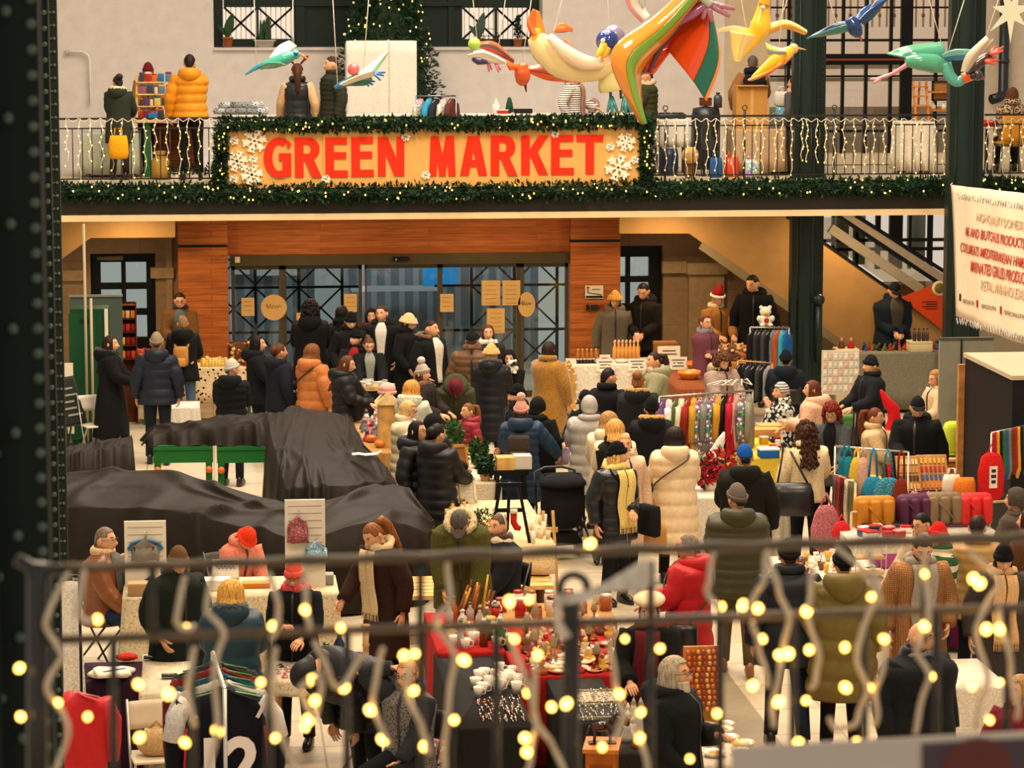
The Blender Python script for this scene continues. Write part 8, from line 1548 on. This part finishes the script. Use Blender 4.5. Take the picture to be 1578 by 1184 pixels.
bline('/SPECIALITA',1484,464,1502,468,6,'8a7a66',0);bline('/SPECIALITA',1515,472,1535,476,6,'8a7a66',0);bline('/SPECIALITA',1549,481,1580,489,6,'8a7a66',0)
for px,py,c in ((1480.5,458,'3a2a24'),(1509,468,'a83228'),(1542,478,'a83228')):u,z=BU(px,py);b=MB();b.box((u,fold(u,z)-.014,z),(.1,.006,.1));b.build('icon',M(c,'paint'),t,smooth=False)
for yy0,yy1 in ((300,318),(492,520)):
 b=MB()
 for i in range(30):px=1476+i*4.2;u,z=BU(px,yy0+(yy1-yy0)*(px-1470)/108);b.tube([(u+.05*k,fold(u+.05*k,z)-.012,z+.05*sin(k*2.1+i))for k in range(4)],.006,4)
 b.build('sketch_border',M('c2bfba','paint'),t)
b=MB();b.tube([(0,0,0),(-.12,.05,.02)],.008,5);b.tube([(ub+.03,0,zb0+.12),(ub-.35,.06,zb0+.04)],.008,5);b.build('tie_cord',m_wirew,t)
DY=WY-.03
def poster(label,x0,y0,x1,y1,col='c9a468',round_=False,name='poster',lines=0):
 p=PY((x0+x1)/2,(y0+y1)/2,DY);t=thing(name,label,'poster',p);w=(x1-x0)*p[1]/FPX;h=(y1-y0)*p[1]/FPX;b=MB()
 if round_:b.prism([(w/2*cos(a),h/2*sin(a))for a in np.arange(28)*2*pi/28],-.006,0)
 else:b.box((0,-.003,0),(w,.006,h))
 b.build('paper',M(col,'paper'),t,smooth=False)
 b=MB();n=lines or 1
 for k in range(n):b.tube([(-w*.3+w*.6*i/16,-.009,(h*.04 if round_ else h*.3-k*.07)+(.05 if round_ else .006)*sin(i*1.9)*(1-i/22))for i in range(17)],.005 if round_ else .003,4)
 b.build('faint_writing',M('9c7c48','paint'),t);return t
poster('small paper sheet on the leftmost glass door panel',372,459,392,487,lines=3);poster('round tan sticker on the left door frame',402,454,442,494,round_=True);poster('small paper behind the tall person in black',457,482,468,496,lines=2);poster('paper sheet on glass above the black capped man',530,453,550,481,lines=3);poster('paper sheet right of the open door gap',678,453,699,481,lines=3)
poster('large paper sheet, left of the upper pair on the right door',742,432,771,471,lines=5);poster('large paper sheet, right of the upper pair on the right door',774,432,802,471,lines=5);poster('large paper sheet below the upper pair on the right door',750,475,778,514,lines=5);poster('round tan sticker on the rightmost glass panel',798,450,825,489,round_=True)
t=thing('direction_sign','white sign with black arrow and map outline on wooden pillar','sign',PY(915.5,450,WY-.19));s_=46.0/FPX;b=MB();b.box((0,-.01,0),(28*s_,.02,20*s_));b.build('plate',M('ded2b8','paint'),t,smooth=False);b=MB();b.box((-.1,-.023,.03),(.012,.006,.08));b.prism([(-.125,.065),(-.075,.065),(-.1,.09)],-.026,-.02);b.bar((-.1,-.023,-.01),(.12,-.023,-.045),.01);b.box((0,-.023,-.075),(.27,.006,.03));b.build('arrow_map',m_black,t,smooth=False);b=MB();b.box((.03,-.022,.04),(.13,.004,.02));b.build('print_line',M('8a8272','paint'),t,smooth=False)
t=thing('wall_controls','row of small black and red control boxes below the arrow sign','switch',PY(917,474,WY-.19));
for dx,w,c in ((-.12,.045,'16140f'),(-.01,.11,'2a2822'),(.11,.07,'8a2a1a')):b=MB();b.box((dx,-.02,0),(w,.04,.09));b.build('control_box',M(c,'plastic'),t,smooth=False)
t=thing('door_sensor','black motion sensor above the middle sliding door','sensor',PY(618,399,WY-.14));b=MB();b.rbox((0,0,0),(.26,.06,.06),.015);b.build('case',m_black,t);b=MB();b.ell((-.08,-.035,-.01),(.012,.008,.012),8,6);b.build('lens',M('e8e2d6','gloss'),t)
thing_box('door_control','small pale box at the left end of the door header','box',PY(366,405,WY-.15),(.08,.04,.09),'c9bfa8','plastic')
t=thing('red_elf_plush','bright red curved stuffed elf behind the cream sweater woman','toy',PZ(1372,662,1.0));b=MB();b.tube([(0,0,-.2),(.03,0,.0),(.05,0,.12),(.03,0,.26),(-.06,0,.36),(-.11,0,.46),(-.13,0,.5)],[.1,.1,.085,.08,.055,.03,.01],14);b.build('hat_cone',M('c8141c','cloth'),t);b=MB();b.ell((.03,-.02,-.05),(.11,.09,.1),14,10);b.build('head',M('e0b090','cloth'),t);b=MB();b.tube([(.03,0,-.12),(.03,0,-1.0)],[.14,.2],14);b.build('tunic',M('b8141c','cloth'),t)
tabpx('long white clothed stall behind the teal jacket woman',190,925,520,912,.85,.80,'d8c8a8',kind='floral',kw=dict(c2='c2a26a',sc=22,a=.22),folds=.03)
tabpx('flowered cream clothed stall with wooden edge and glass bottles',415,1052,592,1046,.75,.78,'e0cfb0',kind='floral',kw=dict(c2='b98a70',sc=30,a=.2),drop=.12,legc='b9783a')
tabpx('purple clothed table with pile of folded linen, far left',126,1058,214,1054,.8,.78,'2e1428',folds=.008);tabpx('small table with embroidered linen and printed tags',216,1072,292,1066,1.4,.74,'e2d2b8',kind='floral',kw=dict(c2='c89a78',sc=26,a=.18),drop=.25)
for k in range(6):t=thing('folded_linen',('white folded cloth with grey stripe, topmost of the pile' if k==5 else 'folded cream linen in the pile on the purple table'),'linen',PZ(172,1040,.79+.035*k),.1*k-.3,None if k==5 else 'folded linen in the pile');b=MB();b.rbox((0,0,.02),(.34-.015*k,.26,.036),.016);b.build('folded_cloth',M('e6dac6' if k%2 else 'dcc9b4','cloth'),t);b=MB();b.box((.0,-.125+.0,.022),(.3,.02,.012))if k<5 else b.box((.02,-.02,.04),(.2,.03,.006),.4);b.build('hem_stripe',M('5a6a88' if k==5 else 'c9b49a','cloth'),t,smooth=False)
t=thing('red_pouch','small crumpled red cloth beside the linen pile','cloth',PZ(196,1018,.80));b=MB();b.ell((0,0,.03),(.09,.06,.035),12,8,.15);b.build('folds',M('c8302a','cloth'),t)
for px,py,w,lb in ((245,1014,.26,'black printed tag with white script, upper of two'),(261,1042,.13,'small dark tag below the upper black tag')):t=thing('printed_tag',lb,'tag',PZ(px,py,.765));b=MB();b.rbox((0,0,.006),(w,.1,.012),.005);b.build('tag_plate',M('1e1a1a','paper'),t);b=MB();b.tube([(-w*.4+w*.8*i/14,.015*sin(i*1.8),.014)for i in range(15)],.004,4);b.build('script',M('d8cbb8','paint'),t)
folding_chair('white folding chair at lower left by the jersey rail',243,1252,radians(8),'dccbb0');cp=PZ(243,1252,0);t=thing('canvas_bag','beige cloth bag slumped on the white folding chair','bag',(cp[0],cp[1],.465));b=MB();b.ell((0,0,.1),(.16,.12,.12),14,10,.08);b.build('bag_body',M('b9986a','cloth'),t);b=MB();b.tube([(-.06,0,.2),(0,0,.27),(.06,0,.2)],.01,6);b.build('handle',M('a8875a','cloth'),t)
lp=PZ(100,893,1.75);t=thing('lace_cloth','long white lace cloth hanging beside the left iron column','cloth',lp,.2);w=.2;L_=.98;b=MB();b.sheet([[(x*(1+.5*j/14),.02*sin(x*50),-.02-L_*j/14-.03*abs(sin(x*30))*(j==14))for x in np.linspace(-w/2,w/2,15)]for j in range(15)],.006);b.build('lace',M('e2dccf','jacq',c2='d0c8bb',sc=38,a=.28),t);b=MB();b.tube([(-.1,0,-.01),(0,0,.04),(.1,0,-.01)],.006,6);b.tube([(0,0,.04),(.0,0,.1),(-.03,0,.12),(-.04,0,.09)],.004,5);b.build('hanger',M('8a8378','metal'),t)
rp=PZ(112,1056,1.3);t=hanging('red_jacket','red jacket hanging below the white lace cloth','jacket',rp,.5,.75,.2,'c01c22','puffer',.3,neck=.1)
t=rail('coat_stand','dark rail holding lace cloth and red jacket at far left',PZ(92,888,1.85),PZ(122,888,1.85)+np.array([0,.0,0]),'2a2824')
def panel(label,x0,x1,yt,yb,z,col='e2d8c6'):
 a=PZ(x0,yb,z);c=PZ(x1,yb,z);zt=XY((x0+x1)/2,yt,a[1])[1];t=thing('slat_panel',label,'display board',((a[0]+c[0])/2,a[1],z));w=c[0]-a[0];h=zt-z;b=MB();b.box((0,0,h/2),(w,.03,h));b.build('board',M(col,'paint'),t,smooth=False);b=MB()
 for k in range(6):b.box((0,-.017,h-.06-k*.07),(w*.84,.004,.006))
 b.build('slots',M('9a9080','paint'),t,smooth=False)
 for s in (-1,1):b=MB();b.box((s*w*.4,.06,.1),(.03,.12,.2));b.build('foot',M('8a8070','wood'),t,smooth=False)
 return t,w,h
t1,w1,h1=panel('white slatted display board with little grey vest, left',193,257,803,903,.80);p_=np.array(t1.location)
hanging('dog_vest','small grey knitted vest with red collar on the left board','pet clothes',p_+np.array([0,-.05,h1*.82]),.26,.26,.06,'7a7268','knit',0,sleeves=False,hook='3a3430');t=thing('hanger','bright blue plastic hanger behind the grey vest','hanger',p_+np.array([0,-.035,h1*.66]));b=MB();b.tube([(-.16,0,-.05),(-.13,0,.0),(0,0,.04),(.13,0,.0),(.16,0,-.05),(.13,0,-.06),(-.13,0,-.06),(-.16,0,-.05)],.014,8);b.build('hanger_bar',M('1c6a9a','plastic'),t);b=MB();b.tube([(0,0,.04),(.02,0,.09),(-.01,0,.11)],.005,5);b.build('hook',m_wirew,t)
t2_,w2,h2_=panel('tall white slatted display board with two knitted pet sweaters',440,502,770,905,.80);p_=np.array(t2_.location)
hanging('dog_sweater','dusty pink knitted pet sweater high on the tall board','pet clothes',p_+np.array([-.07,-.05,h2_*.88]),.2,.3,.07,'8a4a50','jacq',0,kw=dict(c2='b07a7c',sc=50,a=.3),sleeves=False);hanging('dog_sweater','light blue knitted pet sweater low on the tall board','pet clothes',p_+np.array([.1,-.06,h2_*.6]),.22,.26,.07,'7a9fb4','jacq',0,kw=dict(c2='b9d0d8',sc=50,a=.3),sleeves=False)
for px,py,d,c,ld,lb in ((214,917,(.2,.16,.12),'a8845a','b8946a','open kraft carton left on the white clothed stall'),(500,900,(.17,.15,.1),'8a8680','9a9690','grey storage box at right end of the white clothed stall'),(330,908,(.3,.2,.1),'e0d8c8','e6ded0','flat white case behind the blond teal jacket woman'),(395,905,(.26,.14,.05),'c8742c','d8904a','orange edged wooden tray beside the pink sweater woman')):thing_box('carton',lb,'box',PZ(px,py,.805),d,c,lid=ld)
t=thing('tabletop_sign','white tabletop sign with blue script on the white clothed stall','sign',PZ(348,893,.805));b=MB();b.box((0,0,.1),(.26,.03,.19));b.build('frame',M('b9a890','wood'),t,smooth=False);b=MB();b.box((0,-.018,.09),(.24,.006,.15));b.build('card',M('e6e2da','paper'),t,smooth=False);b=MB();b.tube([(-.09+.18*i/18,-.024,.12+.018*sin(i*1.7))for i in range(19)],.004,4);b.build('blue_script',M('3a5a94','paint'),t)
goods(9,'yarn_ball','ball of yarn','on the white clothed stall','yarn',((225,900),(320,900),(310,915),(230,915)),.805,lambda t,r,h,c,c2:(lambda b:(b.ell((0,0,r),(r,r,r),12,8,.06),b.build('yarn',M(c,'knit'),t),))(MB()),['white','cream','black','grey'],(.04,.06),mind=.1)
goods(12,'brooch','brooch','on the flowered cream stall','brooch',((425,1028),(500,1024),(505,1044),(430,1048)),.785,mk_trinket,['black','pink','white','silver'],(.02,.035),(.03,.05),mind=.07)
for px,py,r,h,c,c2,f,lb in ((523,1028,.045,.34,'14204a','1c2c5a',mk_bottle,'tall dark blue glass bottle on flowered stall'),(503,1024,.05,.18,'1c4a34','2c6a4a',mk_vase,'green glass vase with plant left of blue bottle'),(540,1034,.05,.12,'cfd4d8','2a3a5a',mk_jar,'white and blue jar right of the blue bottle'),(553,1030,.045,.13,'2a2a2c','b0aaa0',mk_cup,'black enamel mug beside the wooden candlestick')):t=thing('glassware',lb,'glassware',PZ(px,py,.785));f(t,r,h,c,c2)
t=thing('candlestick','turned pale wooden candlestick with wide foot on flowered stall','candlestick',PZ(564,1034,.785));b=MB();b.lathe([(0,0),(.09,0),(.085,.02),(.03,.04),(.024,.2),(.034,.22),(.022,.24),(.03,.36),(.0,.36)],n=16);b.build('stem',M('c49a6c','wood'),t);b=MB();b.lathe([(.02,.36),(.04,.37),(.04,.39),(0,.39)],n=14);b.build('cup',M('b98a5a','wood'),t)
ja=PZ(328,1006,1.62);jb=PZ(346,1062,1.62);rail('jersey_rail','white clothes rail holding sports jerseys, lower left',ja,jb,'d9d0c0',r=.016)
js=hanging('jersey','navy sports jersey with number 12 facing the camera','jersey',jb+np.array([0,.12,.02]),.62,.95,.16,'0b0d18','cloth',.05,hook='9ac08a');
for s in (-1,1):b=MB();b.tube([(s*.25,-.0,-.13),(s*.33,-.01,-.24),(s*.36,-.01,-.40)],[.07,.075,.08],12);b.build('white_sleeve',M('cfc9c4','cloth'),js);b=MB();b.tube([(s*.27,-.085,-.3),(s*.29,-.095,-.6),(s*.31,-.1,-.92)],.008,5);b.build('red_piping',M('b01c2c','cloth'),js)
me=text_mesh('12',.46,.006,.016);me.materials.clear();me.materials.append(M('e2d6d2','paint'));o=bpy.data.objects.new('number',me);COL.objects.link(o);o.parent=js;o.location=(.0,-.105,-.56)
for s in (-1,1):me=text_mesh('2' if s<0 else '1',.13,.004,.006);me.materials.clear();me.materials.append(M('d8c2c4','paint'));o=bpy.data.objects.new('sleeve_number',me);COL.objects.link(o);o.parent=js;o.location=(s*.24,-.085,-.2);o.rotation_euler=(0,s*.5,0)
for k,(c,lb)in enumerate((('17283a','dark slate jersey directly behind the navy number jersey'),('b9b2aa','pale grey jersey third on the jersey rail'),('14404e','dark teal jersey fourth on the jersey rail'),('6a1c22','dark red jersey fifth on the jersey rail'),('2a2a30','black jersey at the far end of the jersey rail'))):hanging('jersey',lb,'jersey',jb+(ja-jb)*(.14+.17*k)+np.array([0,.03,.02]),.58+.04*(k%2),.98,.1,c,'cloth',.05+.06*(-1)**k,hook='4a8a3a')
tabpx('red clothed flea market table with mugs and tools',678,1010,790,1000,1.6,.80,'b3201c',folds=.035);tabpx('black clothed long table of cutlery and white cups, left aisle',712,1128,818,1116,2.6,.76,'1c1a18',folds=.01);tabpx('red clothed antiques table behind the cutlery trays',800,1046,985,1038,2.2,.80,'a81c18',folds=.02);tabpx('dark clothed table of cutlery trays, right aisle',880,1120,962,1112,1.9,.78,'25221d',folds=.01);tabpx('kraft topped table holding jars behind the red tables',745,962,945,950,.7,.82,'b98a50',drop=.2)
goods(16,'white_cup','china cup','stacked on the cutlery table','cup',((730,1044),(795,1040),(800,1070),(735,1075)),.765,mk_cup,['white'],(.04,.055),(.08,.14),c2='e6dccb',mind=.1,seed=9)
goods(70,'spoon','old spoon','laid out on the left cutlery table','cutlery',((735,1080),(800,1076),(808,1112),(742,1116)),.765,mk_spoon,['silver','silver','copper'],(.022,.03),(.02,.03),mind=.036,seed=10,rot=.12)
goods(70,'fork','old fork','laid out on the right cutlery trays','cutlery',((885,1068),(945,1064),(955,1108),(893,1112)),.797,mk_spoon,['silver','silver','grey'],(.022,.03),(.02,.03),mind=.036,seed=11,rot=.12)
goods(20,'oil_lamp','oil lamp','among the antiques on the red table','lamp',((808,965),(935,960),(960,1035),(815,1040)),.805,mk_lamp,['copper','golden','silver','brown'],(.045,.06),(.2,.32),c2='a08a66',mind=.18,seed=12)
goods(40,'teapot','pot','among the antiques on the red table','pot',((805,970),(960,962),(975,1036),(812,1042)),.805,mk_trinket,['white','copper','red','cream','golden','brown'],(.045,.07),(.1,.17),mind=.11,seed=13)
goods(24,'china_plate','china plate','on the red antiques table','plate',((810,1000),(960,990),(970,1036),(818,1042)),.805,mk_plate,['white','cream','copper'],(.06,.09),(.02,.03),mind=.13,seed=14)
goods(18,'glass_bottle','bottle','on the left red flea market table','bottle',((690,960),(770,952),(785,996),(695,1004)),.805,mk_bottle,['silver','copper','green','white','brown'],(.03,.04),(.15,.26),mind=.12,seed=15);goods(14,'mug','mug','on the left red flea market table','mug',((690,975),(780,968),(785,998),(695,1006)),.805,mk_cup,['white','golden','silver','cream'],(.045,.055),(.09,.12),mind=.12,seed=16)
goods(16,'storage_jar','jar','on the kraft topped table','jar',((750,940),(940,928),(942,948),(752,958)),.825,mk_jar,['red','brown','copper','white'],(.04,.06),(.1,.18),mind=.14,seed=17)
goods(14,'tool','carved stick','standing in the row behind the red table','tool',((700,950),(745,946),(748,956),(702,960)),.805,lambda t,r,h,c,c2:(lambda b:(b.tube([(0,0,0),(r*.6,0,h*2.2),(r,0,h*4)],[.014,.012,.008],7),b.build('shaft',M(c,'wood'),t)))(MB()),['brown','copper','golden'],(.03,.12),(.06,.09),mind=.07,seed=18)
for i,(xa,ya,xb,yb,lb)in enumerate(((884,1066,944,1086,'pale cutlery tray further back on the right cutlery table'),(890,1088,952,1110,'dark lined cutlery tray nearer the wooden cabinet'))):
 a=PZ(xa,yb,.785);c=PZ(xb,ya,.785);t=thing('cutlery_tray',lb,'tray',((a[0]+c[0])/2,(a[1]+c[1])/2,.782));w,d=c[0]-a[0],c[1]-a[1];b=MB();b.box((0,0,.004),(w,d,.006));b.build('base',M('c9b89a' if i==0 else '4a443c','cloth'),t,smooth=False)
 for q,s in (((0,-d/2),(w,.012)),((0,d/2),(w,.012)),((-w/2,0),(.012,d)),((w/2,0),(.012,d))):b=MB();b.box((q[0],q[1],.012),(s[0],s[1],.024));b.build('side',M('b9a888','wood'),t,smooth=False)
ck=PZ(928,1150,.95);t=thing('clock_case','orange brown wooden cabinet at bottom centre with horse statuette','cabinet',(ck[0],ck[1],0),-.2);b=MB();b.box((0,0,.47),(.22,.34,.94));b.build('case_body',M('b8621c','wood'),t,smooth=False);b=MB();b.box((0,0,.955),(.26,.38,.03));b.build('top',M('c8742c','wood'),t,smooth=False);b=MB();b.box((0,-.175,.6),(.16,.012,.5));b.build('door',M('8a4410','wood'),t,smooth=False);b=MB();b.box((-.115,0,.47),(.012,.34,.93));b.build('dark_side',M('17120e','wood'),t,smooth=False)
hs=thing('horse_statuette','dark brown horse statuette standing on the wooden cabinet','statuette',(ck[0],ck[1],.972));b=MB();b.tube([(-.07,0,.12),(0,0,.125),(.06,0,.13)],[.03,.036,.032],10);b.tube([(.06,0,.14),(.09,0,.2),(.105,0,.22)],[.024,.018,.016],8);b.tube([(.1,0,.225),(.135,0,.2)],[.017,.01],8);b.tube([(-.09,0,.13),(-.115,0,.07)],[.01,.005],6)
for sx,sy in ((-.06,-.018),(-.06,.018),(.055,-.018),(.055,.018)):b.tube([(sx,sy,.12),(sx+.006,sy,.06),(sx,sy,0)],[.015,.009,.008],7)
b.build('horse_body',M('3a1c0e','gloss'),hs);b=MB();b.box((0,0,.005),(.2,.08,.01));b.build('base',M('2a1408','wood'),hs,smooth=False)
tabpx('low table of silver figures at bottom centre',955,1163,1040,1158,1.05,.8,'2a2622');goods(16,'silver_figure','figure','on the low table at bottom centre','figurine',((962,1110),(1005,1106),(1010,1150),(965,1154)),.805,mk_fig,['silver','brown','copper','white'],(.04,.055),(.14,.22),mind=.11,seed=20)
am=PZ(1083,1105,.85);t=thing('bead_display','upright board of amber beads in front of the grey haired man','display board',(am[0],am[1],.8));b=MB();b.box((0,.03,.3),(.3,.03,.6));b.build('board',M('b97a3a','wood'),t,smooth=False)
for k in range(7):b=MB();[b.ell((-.12+.04*k+.012*sin(j),-.0,.56-.045*j),(.017,.017,.019),7,5)for j in range(11)];b.build('bead_string',M(('d8661c','b8441c','e08a3c','a83014','e0a060')[k%5],'gloss'),t)
tabpx('white clothed table of plates below the amber beads',1070,1182,1158,1176,1.4,.80,'dccdb8');goods(9,'dish','dish','on the white table below the amber beads','plate',((1085,1120),(1140,1116),(1148,1165),(1095,1170)),.805,mk_plate,['white','cream','golden'],(.07,.09),(.03,.05),mind=.16,seed=21)
fb=bagshape('floral_bag','red and orange flowered bag standing beside the black table',PZ(699,1150,.25),.36,.34,.2,'b83a2c','print',kw=dict(sc=18,cm=.35));fb.location.z=0;folding_chair('yellow folding chair at bottom centre left',578,1196,radians(35),'d99a1c');t=thing('shoe_pair','black shoe on the floor under the flowered stall','shoe',PZ(560,1152,0));b=MB();b.rbox((0,0,.012),(.1,.27,.024),.01);b.build('sole',m_black,t);b=MB();b.ell((0,.02,.05),(.045,.12,.045),12,8);b.build('upper',M('121214','leather'),t)
